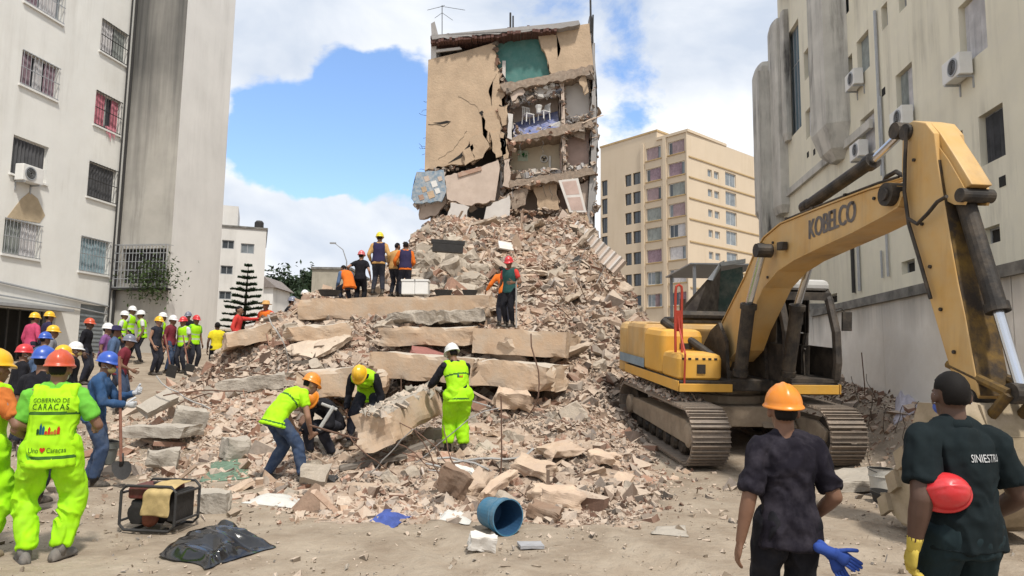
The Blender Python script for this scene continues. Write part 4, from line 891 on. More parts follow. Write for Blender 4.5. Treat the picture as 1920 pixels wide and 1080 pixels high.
def crackline(pts, w_, dep=-.016):
    rr = random.Random(int(pts[0][0]*7+pts[0][1])); seq = []
    for i in range(len(pts)-1):
        (x0,y0),(x1,y1) = pts[i], pts[i+1]; n = max(2, int(math.hypot(x1-x0,y1-y0)/6))
        for q in range(n): f = q/n; seq.append((x0+(x1-x0)*f+rr.uniform(-1.6,1.6), y0+(y1-y0)*f+rr.uniform(-1.6,1.6)))
    w_ = w_*.5
    up = [(x, y-w_*rr.uniform(.2,.6)) for x, y in seq]; dn = [(x+w_*.3, y+w_*rr.uniform(.2,.6)) for x, y in seq[::-1]]
    sheet('crack', up+dn, dep-rr.uniform(0,.004), .008, M_dark)
for ln, w_ in (([(803,232),(830,236),(850,228)],1.6),([(860,180),(895,200),(915,240),(905,280)],1.2),([(820,300),(850,280),(880,240)],.9),([(930,140),(915,170),(925,205)],1.2),([(1040,58),(1050,90),(1044,120)],.9)): crackline(ln, w_)

for i in range(22):
    x_, y_ = random.choice([(random.uniform(945,1110), random.choice([172,266,350])), (random.uniform(800,930), 318), (random.uniform(940,955), random.uniform(180,330))])
    a_ = P(x_, y_-2, CD-.15); mb = MB(); q = [a_]
    for k in range(4): q.append(q[-1]+Vector((random.uniform(-.14,.14), random.uniform(-.12,.03), random.uniform(-.3,-.08))))
    mb.tube(q, .014, 4); mb.build('hanging_rebar', M_iron, ru)
# ------------------------------------------------------------------ pancaked floor slabs and big pieces at the front of the heap
M_beam = mat('painted_beam', (.52,.375,.255), .93, var=.2, scale=1.6, bump=.35, bscale=16, bdist=.03, dust=(.44,.38,.31), dust_amt=.45, top=(.46,.40,.33), col2=(.43,.305,.205))
M_bconc = mat('broken_concrete', (.40,.35,.29), .95, var=.35, scale=3, bump=.7, bscale=12, bdist=.06, dust=(.55,.49,.41), dust_amt=.4)
M_greyc = mat('grey_concrete', (.42,.375,.315), .95, var=.3, scale=2.5, bump=.5, bscale=14, bdist=.04, dust=(.55,.5,.43), dust_amt=.3)
M_brownr = mat('brown_rubble', (.27,.18,.125), .95, var=.35, scale=3, bump=.5, bscale=12, dust=(.45,.36,.28), dust_amt=.3)
M_white2 = mat('white_gypsum', (.66,.63,.58), .9, var=.15, scale=4, bump=.3, dust=(.5,.44,.37), dust_amt=.3)
M_steel = mat('rusty_rebar', (.17,.10,.07), .8, var=.4, scale=9)
M_wire = mat('grey_conduit', (.42,.41,.39), .6, var=.25, scale=5)
def bigslab(name, label, cat, p0, p1, p2, D0, D1, dep, seed, m=M_beam, cuts=(9), rough=.028, ends=.16, grp=None, roll=0):
    """front face given by two upper corners p0, p1 and the lower edge row p2, at depths D0/D1"""
    a = P(*p0, D0); b = P(*p1, D1); th = a.z-P(p0[0], p2, D0).z
    u = (b-a); Lg = u.length; u.normalize(); back = Vector((-u.y, u.x, 0)).normalized(); up = u.cross(back).normalized()
    st = max(.09, th/5); W, F = lump((Lg, dep, th), seed, (min(48, int(Lg/st)), min(9, int(dep/.25)), 5), rough*.7, ends*.5, chip=.13)
    R = Matrix((u, back, up)).transposed()
    if roll: R = R @ Matrix.Rotation(roll, 3, 'X')
    Wd = W @ np.array(R).T; c = a+u*Lg/2+back*dep/2-up*th/2
    o = link(name, mesh_from(name, Wd, F, m)); o.location = c; ORG[o.name] = c
    return tag(o, label, cat, grp)
bigslab('floor_slab','topmost long floor slab the men in vests stand on','floor slab',(562,560),(922,553),600,18.4,17.8,3.0,101,ends=.25)
bigslab('floor_slab','thin folded slab hanging right below the topmost slab','floor slab',(728,586),(905,583),606,17.7,17.3,2.0,102,m=M_bconc,rough=.3,ends=.3)
bigslab('floor_slab','lower right slab below the man in red, with square tan face','floor slab',(882,614),(1062,622),662,15.4,14.9,2.6,103)
bigslab('floor_slab','cracked middle slab of the second row below the topmost slab','floor slab',(715,613),(884,614),648,15.7,15.5,2.4,104,rough=.09,ends=.5)
bigslab('floor_slab','short tilted slab end left of the cracked middle slab','floor slab',(544,612),(655,604),641,16.0,16.4,2.2,105,rough=.12,ends=.7)
bigslab('floor_slab','leftmost broken slab end pointing at the man in the yellow shirt','floor slab',(420,625),(506,606),656,16.2,16.6,2.2,106,rough=.12,ends=.6)
bigslab('floor_slab','long tan slab of the third row behind the three bending workers','floor slab',(688,657),(888,672),706,13.3,13.0,2.2,107)
bigslab('floor_slab','third row slab end right of the standing worker in lime trousers','floor slab',(886,672),(1026,684),722,13.05,12.7,2.2,108,rough=.07,ends=.5)
bigslab('floor_slab','dusty slab end at the left foot of the heap','floor slab',(408,716),(528,700),744,12.8,13.0,1.8,109,m=M_bconc,rough=.14,ends=.6)
bigslab('floor_slab','slab behind the bending man with the yellow helmet','floor slab',(566,694),(672,690),748,12.1,12.0,1.6,110,rough=.1,ends=.5)
bigslab('floor_slab','low grey slab lying at the left edge of the heap near the shovel','floor slab',(232,800),(345,800),822,11.2,11.0,.5,111,m=M_greyc,rough=.12,ends=.5,cuts=6)
bigslab('floor_slab','tilted grey plate propped on rubble behind the shovel','floor slab',(272,766),(335,734),782,12.0,12.5,.3,112,m=M_greyc,rough=.12,ends=.4,roll=.5,cuts=6)
# beam being lifted
a = P(697,808,9.5); b = P(808,752,11.6); u = (b-a).normalized(); sd = Vector((u.y,-u.x,0)).normalized(); up = sd.cross(u)
W_, F_ = lump(((b-a).length,.50,.50), 120, (26,6,6), .05, .15, chip=.18); R = Matrix((u, -sd, up)).transposed() @ Matrix.Rotation(-.25, 3, 'X')
me = mesh_from('concrete_beam', W_ @ np.array(R).T, F_, [M_beam, M_bconc]); mi = [1 if (Vector(R.transposed() @ f.normal)).z > .5 else 0 for f in me.polygons]; me.polygons.foreach_set('material_index', mi)
o = link('concrete_beam', me); o.location = (a+b)/2; tag(o, 'tilted concrete beam with crumbled top that the workers are lifting', 'beam')
xy = np.array([tuple((a.lerp(b, random.random())+up*.24+sd*random.uniform(-.2,.2))) for _ in range(240)]); pieces('beam_crumbs', xy, rng.uniform(.02,.09,240), pal=[(.46,.42,.36),(.38,.33,.28),(.55,.5,.43)], pw=[1,1,1], label='concrete crumbs on the lifted beam')
def block(name, label, cat, px, py, D, size, m, seed, rot=(0,0,0), rough=.12, cuts=3, ends=0, sink=.06, grp=None):
    q = feetD(px, py+14); D = q.y; W_, F_ = lump(size, seed, cuts+2, rough, ends, chip=.16 if min(size) > .06 else 0); R = Euler(rot).to_matrix(); Wd = W_ @ np.array(R).T
    o = link(name, mesh_from(name, Wd, F_, m)); o.location = (q.x, D, g1(q.x, D)-Wd[:,2].min()-sink*size[2]); ORG[o.name] = o.location.copy()
    return tag(o, label, cat, grp)
block('boulder','grey concrete boulder right of the generator','boulder',402,945,6.55,(.30,.26,.19),M_greyc,131,(.1,.05,.2))
block('boulder','pale rounded boulder between shovel and rubble','boulder',303,868,8.6,(.42,.3,.28),M_greyc,132,(.0,.1,.3))
block('boulder','grey block beside the bending man in jeans, left','boulder',440,845,9.6,(.4,.35,.32),M_greyc,133,(.1,.1,.8))
block('boulder','big pale boulder at the left of the heap','boulder',352,795,11.4,(.5,.4,.36),M_greyc,134,(.2,.1,.5))
block('boulder','pale flat stone on the dirt in front of the blue drum','stone',905,1022,5.65,(.24,.16,.12),M_white2,135,(.1,.1,.2))
block('brick_wall_piece','pinkish masonry block right of the blue drum, nearest the tyre tracks','wall fragment',1047,938,7.2,(.55,.34,.20),M_plas,136,(.05,.08,.1),.13,5,.3)
block('wall_piece','large brown wall piece leaning left of the blue drum','wall fragment',850,930,7.35,(.42,.2,.26),M_brownr,137,(.3,.45,.3),.22,5)
block('wall_piece','second brown wall piece just behind the blue drum','wall fragment',890,918,7.7,(.36,.28,.14),M_plas,138,(.2,-.3,.8),.22,5,.4)
block('wall_piece','thick masonry plate tilted behind the pinkish block','wall fragment',1000,885,8.15,(.42,.32,.13),M_plas,139,(.35,.2,-.3),.2,5,.4)
block('wall_piece','brown angular shard right of the blue drum','wall fragment',1022,963,6.65,(.34,.2,.13),M_brownr,140,(.1,.25,-.25),.16)
block('wall_piece','long narrow plank-like masonry strip above the blue drum','wall fragment',935,920,7.4,(.62,.13,.1),M_plas,141,(.1,-.4,.85),.2,5,.4)
block('wall_piece','white gypsum lump above the pile of wall pieces','gypsum lump',868,890,8.2,(.28,.2,.14),M_white2,142,(.2,.2,.5),.2)
block('wall_piece','flat pale slab lying right of the left excavator track','concrete slab',1600,898,9.6,(1.05,.8,.13),M_greyc,143,(.03,-.05,.2),.12)
block('wall_piece','thin grey tile lying on the dirt right of the blue drum','tile',995,1012,5.8,(.22,.16,.025),mat('grey_tile', (.36,.36,.37), .7, var=.2, scale=5),144,(.02,.03,.2),.1)
block('wall_piece','tan flat slab at the right front of the heap','wall fragment',1050,850,8.9,(.6,.4,.12),M_plas,145,(.2,-.1,.5),.25,5,.4)
block('wall_piece','second tan slab further right at the front of the heap','wall fragment',1130,860,8.9,(.45,.3,.13),M_plas,146,(.1,.2,-.5),.25,5,.4)
block('wall_piece','square slab with pale face low on the heap right of the standing worker','wall fragment',960,760,11.0,(.7,.4,.3),M_plas,147,(.3,.1,.4),.14,5,.3)
block('wall_piece','dark folded metal sheet by the boots of the bending man','metal sheet',600,893,8.4,(.42,.25,.05),M_iron,148,(.15,.1,.1),.5)
for i, (px, py, D_) in enumerate(((700,865,9.2),(760,850,9.4),(725,835,9.5))):
    q = P(px,py,D_); block('timber', ('splintered dark board under the lifted beam, nearest','splintered dark board under the lifted beam, right one','splintered dark board under the lifted beam, inner one')[i], 'board', px, py, D_, (.9,.14,.05), mat('grey_timber', (.22,.19,.16), .9, var=.4, scale=5), 150+i, (.1,-.15-.1*i,.3+.35*i), .12, ends=.4)
mb = MB(); q = P(840,455,22.5); mb.box(q, (1.1,.8,.12), Euler((.1,.04,.1)).to_matrix()); mb.box(q+Vector((.0,-.02,-.2)), (1.0,.75,.26), Euler((.1,.04,.1)).to_matrix()); solo(mb.build('steel_cabinet', M_iron), 'flat dark metal cabinet on the heap above the block field', 'cabinet')
block('wall_piece','white square panel on the upper heap right of the cabinet','panel',948,458,24.,(.6,.5,.06),M_white2,160,(.8,.1,.3),.05)
block('wall_piece','dark red mattress lump on the middle heap','mattress',800,676,12.6,(.8,.5,.25),mat('dusty_red', (.32,.14,.12), .9, var=.3, scale=3),161,(.3,.2,.2),.15)
# rebar and wires
def bent(p0, d, L_, r, m, seed, wob=.25):
    rr = random.Random(seed); p = Vector(p0); d = Vector(d).normalized(); pts = [p]
    for i in range(7):
        d = (d+Vector((rr.uniform(-1,1), rr.uniform(-1,1), rr.uniform(-.7,.5)))*wob).normalized(); p = p+d*L_/7; pts.append(p)
    mb = MB(); mb.tube(pts, r, 5); return mb.build('rebar', m)
for (px, py, D_, L_, lab) in ((752,700,11.5,.75,'upright rusty rod behind the lifted beam'), (938,850,9.3,.95,'upright rusty rod on the rubble right of the standing worker'), (1620,740,13,.7,'upright rusty rod by the concrete wall')):
    q = P(px, py, D_); q.z = g1(q.x, D_)-.1; mb = MB(); mb.tube([q, q+Vector((.02,0,L_*.5)), q+Vector((.0,.03,L_+.3))], .011, 5); solo(mb.build('rebar', M_steel), lab, 'rebar')
for i in range(46):
    px, py, D_ = random.choice([(random.uniform(690,900), random.uniform(800,880), random.uniform(9,10.2)), (random.uniform(380,700), random.uniform(640,760), random.uniform(12,15)), (random.uniform(900,1200), random.uniform(640,800), random.uniform(11,16)), (random.uniform(1000,1150), random.uniform(480,620), random.uniform(18,26))])
    q = P(px, py, D_); q.z = g1(q.x, D_)+.08
    o = bent(q, (random.uniform(-1,1), random.uniform(-.6,.2), random.uniform(-.1,.5)), random.uniform(.7,1.6), .008 if D_ < 11 else .013, M_steel if i%3 else M_wire, i, .35)
    solo(o, 'thin bent steel bar or wire sticking out of the rubble', 'rebar', 'bent bars and wires in the rubble')
for i, (x0, y0) in enumerate(((800,800),(850,820),(820,840))):
    q = P(x0, y0, 9.6+.1*i); q.z = g1(q.x, q.y)+.12; o = bent(q, (1,-.1,.15), 1.3, .017, M_wire, 300+i, .45); solo(o, 'grey conduit tangled under the lifted beam', 'conduit', 'grey conduits under the beam')
# ------------------------------------------------------------------ excavator
M_yel = mat('faded_yellow_paint', (.565,.375,.16), .5, var=.2, scale=1.5, bump=.1, bscale=9, dust=(.47,.36,.21), dust_amt=.35, col2=(.53,.30,.08), streak=(.15,.09,.05), streak_amt=.75, spec=.4)
M_yel2 = mat('orange_yellow_paint', (.70,.375,.06), .5, var=.15, scale=1.5, bump=.1, streak=(.2,.11,.05), streak_amt=.3, dust=(.52,.35,.14), dust_amt=.3, spec=.4)
M_grease = mat('greasy_black', (.035,.03,.026), .6, var=.5, scale=5, bump=.2, dust=(.16,.12,.08), dust_amt=.35)
M_track = mat('worn_track_steel', (.21,.175,.145), .7, var=.35, scale=6, bump=.3, dust=(.40,.32,.25), dust_amt=.45, metal=.25)
M_under = mat('muddy_undercarriage', (.33,.26,.19), .9, var=.35, scale=3, bump=.4, dust=(.43,.35,.26), dust_amt=.4)
M_chrome = mat('chrome_rod', (.62,.63,.65), .18, var=.05, metal=.9, bump=0)
M_redp = mat('red_paint', (.45,.06,.035), .5, var=.2, scale=5)
M_cab = mat('cab_dark', (.05,.043,.038), .55, var=.4, scale=3, dust=(.20,.16,.12), dust_amt=.35)
M_roofc = mat('cab_roof_grey', (.48,.47,.45), .7, var=.25, scale=3)
M_stripe = mat('faded_blue_stripe', (.24,.31,.36), .6, var=.25, scale=4)
M_glc = bpy.data.materials.new('cab_glass'); M_glc.use_nodes = True
_b = M_glc.node_tree.nodes['Principled BSDF']; _b.inputs['Base Color'].default_value = (.10,.13,.125,1); _b.inputs['Roughness'].default_value = .06; _b.inputs['Alpha'].default_value = .45
TH = math.radians(186); EXM = Matrix.Translation((3.9,12.77,.25)) @ Matrix.Rotation(TH, 4, 'Z') @ Matrix.Rotation(-math.radians(5), 4, 'X')
EXI = EXM.inverted()
def exl(px, py, xl):
    o_ = EXI @ Vector((0,0,CAMZ)); d_ = EXI.to_3x3() @ ray(px, py); k = (xl-o_.x)/d_.x; q = o_+d_*k; return Vector((xl, q.y, q.z))
ex = things('excavator', 'yellow tracked excavator with raised boom standing on the right edge of the rubble', 'excavator', EXM.translation, rot=EXM.to_euler())
shoe = MB(); shoe.ob((-.3,-.094,0),(.6,0,0),(0,.188,0),(0,0,.03)); 
for yy in (-.085,.0,.07): shoe.ob((-.3,yy,.03),(.6,0,0),(0,.018,0),(0,0,.032))
shoe_me = mesh_from('track_shoe', [tuple(v) for v in shoe.v], shoe.f, M_track)
def stadium(r, hl, zc, n):
    per = 2*math.pi*r+4*hl; out = []
    for i in range(n):
        s = per*i/n
        if s < 2*hl: out.append((-hl+s, zc+r, 0))
        elif s < 2*hl+math.pi*r: a = (s-2*hl)/r; out.append((hl+r*math.sin(a), zc+r*math.cos(a), -a))
        elif s < 4*hl+math.pi*r: out.append((hl-(s-2*hl-math.pi*r), zc-r, math.pi))
        else: a = (s-4*hl-math.pi*r)/r; out.append((-hl-r*math.sin(a), zc-r*math.cos(a), math.pi-a))
    return out
for sx in (1,-1):
    xc = 1.1*sx; mb = MB()
    mb.prism([(xc-.17,y,z) for y,z in ((-1.55,.30),(-1.7,.45),(-1.5,.62),(1.45,.66),(1.75,.55),(1.7,.36),(1.5,.28))], (.34,0,0))
    mb.prism([(xc-.22*sx,y,z) for y,z in ((-1.0,.45),(-.8,.72),(.7,.72),(1.0,.45))], (-.6*sx,0,0))
    tr = mb.build('track', M_under, ex, bevel=.02, local=True)
    for (y, z, a) in stadium(.40, 1.68, .455, 47):
        o = link('track_shoe', shoe_me, tr); o.location = (xc, y, z); o.rotation_euler = (a, 0, 0)
    for y in (-1.68, 1.68):
        mb = MB(); mb.lathe((xc-.12,y,.455), (1,0,0), [(0,.30),(.03,.34),(.21,.34),(.24,.30)], 18); mb.build('drive_wheel' if y < 0 else 'idler_wheel', M_grease, tr, local=True)
        if sx > 0: mb = MB(); mb.lathe((xc+.14,y,.455), (1,0,0), [(0,.19),(.07,.19),(.09,.14)], 14); mb.build('hub_cap', M_under, tr, local=True)
    for k in range(7):
        y = -1.2+.4*k; mb = MB(); mb.lathe((xc-.15,y,.19), (1,0,0), [(0,.1),(.05,.13),(.25,.13),(.3,.1)], 10); mb.build('roller', M_grease, tr, local=True)
mb = MB(); mb.prism([(-.55,-.9,.45),(.55,-.9,.45),(.55,.9,.45),(-.55,.9,.45)], (0,0,.35)); mb.lathe((0,0,.8),(0,0,1),[(0,.72),(.14,.72),(.16,.62),(.27,.62)],28); mb.build('car_body', M_under, ex, local=True, bevel=.02)
mb = MB(); mb.prism([(-1.32,-1.95,1.07),(-1.32,1.45,1.07),(-.4,1.5,1.07),(-.38,1.05,1.07),(.4,1.05,1.07),(.42,1.3,1.07),(1.32,1.3,1.07),(1.32,-1.95,1.07)], (0,0,.2)); mb.build('deck', M_grease, ex, local=True, bevel=.02)
for q in (((-1.335,-.3,1.09),(.02,1.8,.16)), ((-1.3,1.47,1.09),(.9,.03,.15)), ((.44,1.31,1.09),(.89,.03,.13)), ((1.325,-1.9,1.09),(.02,3.2,.17))):
    mb = MB(); mb.ob(q[0],(q[1][0],0,0),(0,q[1][1],0),(0,0,q[1][2])); mb.build('deck_skirt', M_yel2, ex, local=True, bevel=.008)
# counterweight with rounded corners
def rbox(mb, x0, x1, y0, y1, z0, z1, r, rt=.1, n=5):
    def ring(z, s):
        out = []
        for (cx, cy, a0) in ((x1-r,y1-r,0),(x0+r,y1-r,90),(x0+r,y0+r,180),(x1-r,y0+r,270)):
            for k in range(n+1):
                a = math.radians(a0+90*k/n); out.append(Vector((cx+(r-s)*math.cos(a), cy+(r-s)*math.sin(a), z)))
        return out
    mb.rings([ring(z0, rt*.4), ring(z0+rt*.4, 0), ring(z1-rt, 0), ring(z1-rt*.3, rt*.3), ring(z1, rt)])
mb = MB(); rbox(mb, -1.33, 1.33, -2.78, -1.93, 1.05, 2.12, .42, .14); mb.build('counterweight', M_yel, ex, smooth=False, local=True)
mb = MB(); rbox(mb, -1.31, 1.31, -1.92, -.72, 1.275, 2.14, .06, .1); hood = mb.build('engine_hood', M_yel, ex, local=True)
mb = MB(); rbox(mb, -1.0, .6, -1.75, -.9, 2.145, 2.25, .05, .03); mb.build('hood_lid', M_grease, hood, local=True)
mb = MB(); mb.cyl((.35,-1.3,2.25),(.35,-1.3,2.62),.06,n=10); mb.build('exhaust_pipe', M_grease, hood, local=True)
mb = MB(); mb.ob((1.335,-2.35,1.30),(.006,0,0),(0,1.75,-.0),(0,0,.17)); mb.build('side_stripe', M_stripe, ex, local=True)
mb = MB(); rbox(mb, .56, 1.33, -.70, .38, 1.275, 2.06, .12, .12); b1 = mb.build('fuel_tank', M_yel2, ex, local=True)
mb = MB(); mb.ob((.78,.382,1.72),(.22,0,0),(0,.012,0),(0,0,.1)); mb.build('grab_plate', M_grease, b1, local=True)
mb = MB(); rbox(mb, .58, 1.33, .40, 1.27, 1.275, 1.70, .1, .09); b2 = mb.build('tool_box', M_yel2, ex, local=True)
mb = MB(); mb.ob((.88,1.272,1.38),(.14,0,0),(0,.014,0),(0,0,.15)); mb.build('lock_plate', M_grease, b2, local=True)
mb = MB()
for x_ in (.68,.78,.88,1.0,1.12,1.22): mb.ob((x_,1.255,1.6),(.05,0,0),(0,.02,0),(0,0,.035))
mb.build('vent', M_grease, b2, local=True)
# red handrail on the right front corner
mb = MB(); 
for x_ in (1.18, 1.29): mb.tube([(x_,1.0,1.7),(x_,.95,2.3),(x_,.95,2.72)], .022, 7)
mb.tube([(1.18,.95,2.72),(1.19,.95,2.8),(1.235,.95,2.83),(1.28,.95,2.8),(1.29,.95,2.72)], .022, 7); mb.tube([(1.24,1.3,1.15),(1.24,1.32,1.7),(1.23,1.0,2.1),(1.235,.95,2.3)], .016, 6)
mb.ob((1.17,.93,2.05),(.13,0,0),(0,.035,0),(0,0,.35)); mb.build('handrail', M_redp, ex, local=True)
mb = MB(); mb.cyl((.5,.7,1.6),(1.15,-.1,2.2),.075,n=10); mb.cyl((-.2,-.5,2.3),(.75,-.5,2.3),.09,n=10); mb.build('hydraulic_pipe', M_grease, ex, local=True)
# boom-foot tower
mb = MB()
for x_ in (-.37,.31): mb.prism([(x_,y,z) for y,z in ((-.5,1.27),(.95,1.27),(.85,1.9),(.55,2.2),(.2,2.05),(-.3,1.6))], (.06,0,0))
mb.build('boom_bracket', M_grease, ex, local=True)
# cab
cb = MB(); cb.ob((-1.32,-.28,1.275),(.93,0,0),(0,1.74,0),(0,0,.06)); cab = cb.build('cab', M_cab, ex, local=True)
def pillar(pts, r=.05, n='cab_pillar'):
    mb = MB(); mb.tube(pts, r, 8); return mb.build(n, M_cab, cab, local=True)
for x_ in (-1.28,-.42):
    pillar([(x_,1.42,1.33),(x_,1.47,1.6),(x_,1.42,2.1),(x_,1.2,2.62),(x_,1.05,2.80)], .072)
    pillar([(x_,-.22,1.33),(x_,-.24,2.0),(x_,-.18,2.80)], .06)
pillar([(-1.29,.45,1.33),(-1.3,.45,2.1),(-1.28,.42,2.8)], .045)
mb = MB(); rbox(mb, -1.34, -.36, -.3, 1.2, 2.79, 2.97, .16, .09); mb.build('cab_roof', M_roofc, cab, local=True); mb = MB(); mb.ob((-1.3,1.02,2.66),(.9,0,0),(0,.2,-.04),(0,.0,.125)); mb.ob((-1.3,-.2,2.68),(.05,0,0),(0,1.2,0),(0,0,.105)); mb.build('roof_header', M_cab, cab, local=True)
mb = MB(); mb.ob((-1.3,-.27,1.335),(.9,0,0),(0,.03,0),(0,0,1.4)); mb.ob((-.41,-.24,1.335),(.03,0,0),(0,1.65,0),(0,0,.55)); mb.ob((-1.32,.47,1.335),(.03,0,0),(0,.92,0),(0,0,.5)); mb.ob((-1.32,-.24,1.335),(.03,0,0),(0,.66,0),(0,0,.7)); mb.build('cab_panel', M_cab, cab, local=True)
mb = MB(); mb.ob((-.40,-.2,1.9),(.02,0,0),(0,1.35,0),(0,0,.88)); mb.build('dark_side_sheet', M_cab, cab, local=True)  # opaque dark sheet in place of side glass, stands in for the shaded interior
mb = MB(); mb.ob((-1.3,-.2,2.05),(.02,0,0),(0,.75,0),(0,0,.7)); mb.build('dark_side_sheet', M_cab, cab, local=True); mb = MB(); mb.ob((-.75,.35,1.9),(.12,0,0),(0,.1,0),(0,0,.6)); mb.ob((-.95,.9,2.2),(.16,0,0),(0,.1,0),(0,0,.22)); mb.build('monitor', M_cab, cab, local=True, bevel=.02)  # first piece: rear side window filled with dark colour as interior shade
mb = MB(); mb.ob((-1.1,.1,1.5),(.5,0,0),(0,.5,0),(0,0,.14)); mb.ob((-1.08,.0,1.6),(.46,0,0),(0,.13,-.02),(-.0,-.12,.62)); mb.ob((-1.0,-.1,2.22),(.3,0,0),(0,.1,0),(0,-.03,.2)); mb.build('seat', M_grease, cab, bevel=.03, local=True)
mb = MB()
for x_ in (-1.18,-.58): mb.ob((x_,.45,1.34),(.16,0,0),(0,.35,0),(0,0,.5)); mb.tube([(x_+.08,.7,1.84),(x_+.08,.75,2.05)], .018, 6)
for x_ in (-.95,-.78): mb.tube([(x_,1.05,1.34),(x_,1.0,1.75),(x_,1.05,1.8)], .016, 6)
for k in range(5): mb.tube([(-.5,1.2-.2*k,1.36),(-.52,1.15-.2*k,1.6),(-.6,1.0-.2*k,1.75)], .014, 5)
mb.build('control_lever', M_grease, cab, local=True)
mb = MB(); mb.tube([(-1.3,1.1,2.45),(-1.5,1.2,2.5),(-1.58,1.22,2.4)], .013, 5); mb.ob((-1.67,1.2,2.12),(.17,0,0),(0,.04,0),(0,0,.32)); mb.build('mirror', M_cab, cab, local=True, bevel=.01)
# boom
def arc(pxs, x): return [exl(a, b, x) for a, b in pxs]
BO = [(1343,668),(1338,640),(1371,573),(1397,521),(1416,475),(1433,446),(1464,420),(1511,401),(1573,377),(1630,356),(1668,345),(1684,352),(1692,368),(1686,386),(1660,402),(1599,434),(1537,463),(1490,486),(1459,507),(1433,538),(1416,576),(1397,617),(1384,655),(1366,676)]
bx = .21; pts = arc(BO, bx); mb = MB(); mb.prism(pts, (-2*bx,0,0)); boom = mb.build('boom', M_yel, ex, local=True, bevel=.012)
for s, e in ((1,11),(12,23)):                       # flanges of top and bottom plates
    mb = MB(); seq = pts[s:e+1]
    for i in range(len(seq)-1):
        a_, b_ = seq[i], seq[i+1]; t_ = (b_-a_).normalized(); nn = Vector((0,-t_.z,t_.y)) if s == 1 else Vector((0,t_.z,-t_.y))
        nn = -nn if (nn.dot(Vector((0,0,1))) < 0) == (s == 1) else nn
        mb.ob(a_+Vector((.02,0,0))+nn*.001, b_-a_, Vector((-2*bx-.04,0,0)), nn*.018)
    mb.build('boom_plate', M_yel, boom, local=True)
for px, py, r in ((1673,365,.13),(1431,468,.10),(1352,648,.14)):
    q = exl(px, py, bx); mb = MB(); mb.cyl(q+Vector((.09,0,0)), q-Vector((2*bx+.09,0,0)), r, n=18); mb.cyl(q+Vector((.12,0,0)), q-Vector((2*bx+.12,0,0)), r*.55, n=14); mb.build('pivot_pin', M_grease, boom, local=True)
for dx, dz in ((.03,.05),(.1,.055),(-.06,.05)):
    seq = [p+Vector((-bx+dx, 0, .03+dz)) for p in pts[3:11]]; mb = MB(); mb.tube(seq, .016, 6); mb.build('hydraulic_line', M_yel if dx < .05 else M_grease, boom, local=True)
q = exl(1468,470,bx+.02); mb = MB(); mb.ob(q,(.1,0,0),(0,.14,0),(0,0,.12)); mb.build('work_lamp', M_grease, boom, local=True, bevel=.01)
q = exl(1431,468,bx); mb = MB()
def text_mesh(txt, spacing=1.0, font_shear=0):
    c = bpy.data.curves.new('lettering', 'FONT'); c.body = txt; c.space_character = spacing; c.resolution_u = 3; c.shear = font_shear; c.align_x = 'LEFT'
    o = bpy.data.objects.new('lettering', c); COL.objects.link(o); dg = bpy.context.evaluated_depsgraph_get()
    me = bpy.data.meshes.new_from_object(o.evaluated_get(dg)); bpy.data.objects.remove(o); bpy.data.curves.remove(c)
    V = np.array([v.co[:] for v in me.vertices]); F = [list(p.vertices) for p in me.polygons]; bpy.data.meshes.remove(me)
    V[:,0] -= V[:,0].min(); V[:,1] -= V[:,1].min(); return V, F
TV, TF_ = text_mesh('KOBELCO', .92)
k0 = exl(1517,449,bx+.004); k1 = exl(1604,414,bx+.004); kt = exl(1520,412,bx+.004)
TV = np.array(TV); wv = TV[:,0].max(); hv = TV[:,1].max(); ux = np.array(k1-k0); uy = np.array(kt-k0)
uy = uy-ux*(uy@ux)/(ux@ux)*.6; M_let = mat('faded_lettering', (.17,.15,.14), .7, var=.4, scale=9)
pos = np.array(k0)+TV[:,:1]/wv*ux+TV[:,1:2]/hv*uy
for off in ((0,0,0),(0,.012,0),(0,-.012,0)):         # bold strokes
    pass
def bold(V, r):                                     # thicken the outline of the letters
    return V
o = link('lettering', mesh_from('lettering', pos, TF_, M_let), boom)
o = link('lettering', mesh_from('lettering', pos+np.array((.001,.016,.0)), TF_, M_let), boom); o2 = link('lettering', mesh_from('lettering', pos+np.array((.002,-.014,.004)), TF_, M_let), boom)
# stick (arm)
STK = [(1692,240),(1711,226),(1735,230),(1751,250),(1757,300),(1767,366),(1781,449),(1796,532),(1809,594),(1822,667),(1836,742),(1822,766),(1796,752),(1781,692),(1755,604),(1734,532),(1713,459),(1698,397),(1690,319)]
ax = .17; sp = arc(STK, ax); mb = MB(); mb.prism(sp, (-2*ax,0,0)); stick = mb.build('stick', M_yel, ex, local=True, bevel=.012)
mb = MB(); seq = sp[4:11]
for i in range(len(seq)-1):
    a_, b_ = seq[i], seq[i+1]; t_ = (b_-a_).normalized(); nn = Vector((0,-t_.z,t_.y)); nn = nn if nn.y > 0 else -nn
    mb.ob(a_+Vector((-.012,0,0))+nn*.001, b_-a_, Vector((-2*ax+.024,0,0)), nn*.006)
M_wornyel = mat('worn_greasy_yellow', (.05,.036,.025), .7, var=.4, scale=2.2, bump=.2, dust=(.50,.28,.03), dust_amt=.32)
mb.build('stick_front_plate', M_wornyel, stick, local=True)
for x_ in (.13, -.11): # ears carrying the bucket cylinder
    mb = MB(); e = arc([(1751,262),(1778,300),(1804,345),(1814,366),(1806,384),(1790,384),(1765,372)], .13); mb.prism([Vector((x_-.03, p.y, p.z)) for p in e], (.03,0,0)); mb.build('cylinder_ear', M_yel, stick, local=True)
mb = MB(); mb.prism([Vector((ax-.06,p.y,p.z)) for p in arc([(1735,229),(1752,248),(1785,300),(1812,345),(1800,352),(1766,310),(1750,262)], ax)], (-2*ax+.12,0,0)); mb.build('stick_head', M_yel, stick, local=True, bevel=.01)
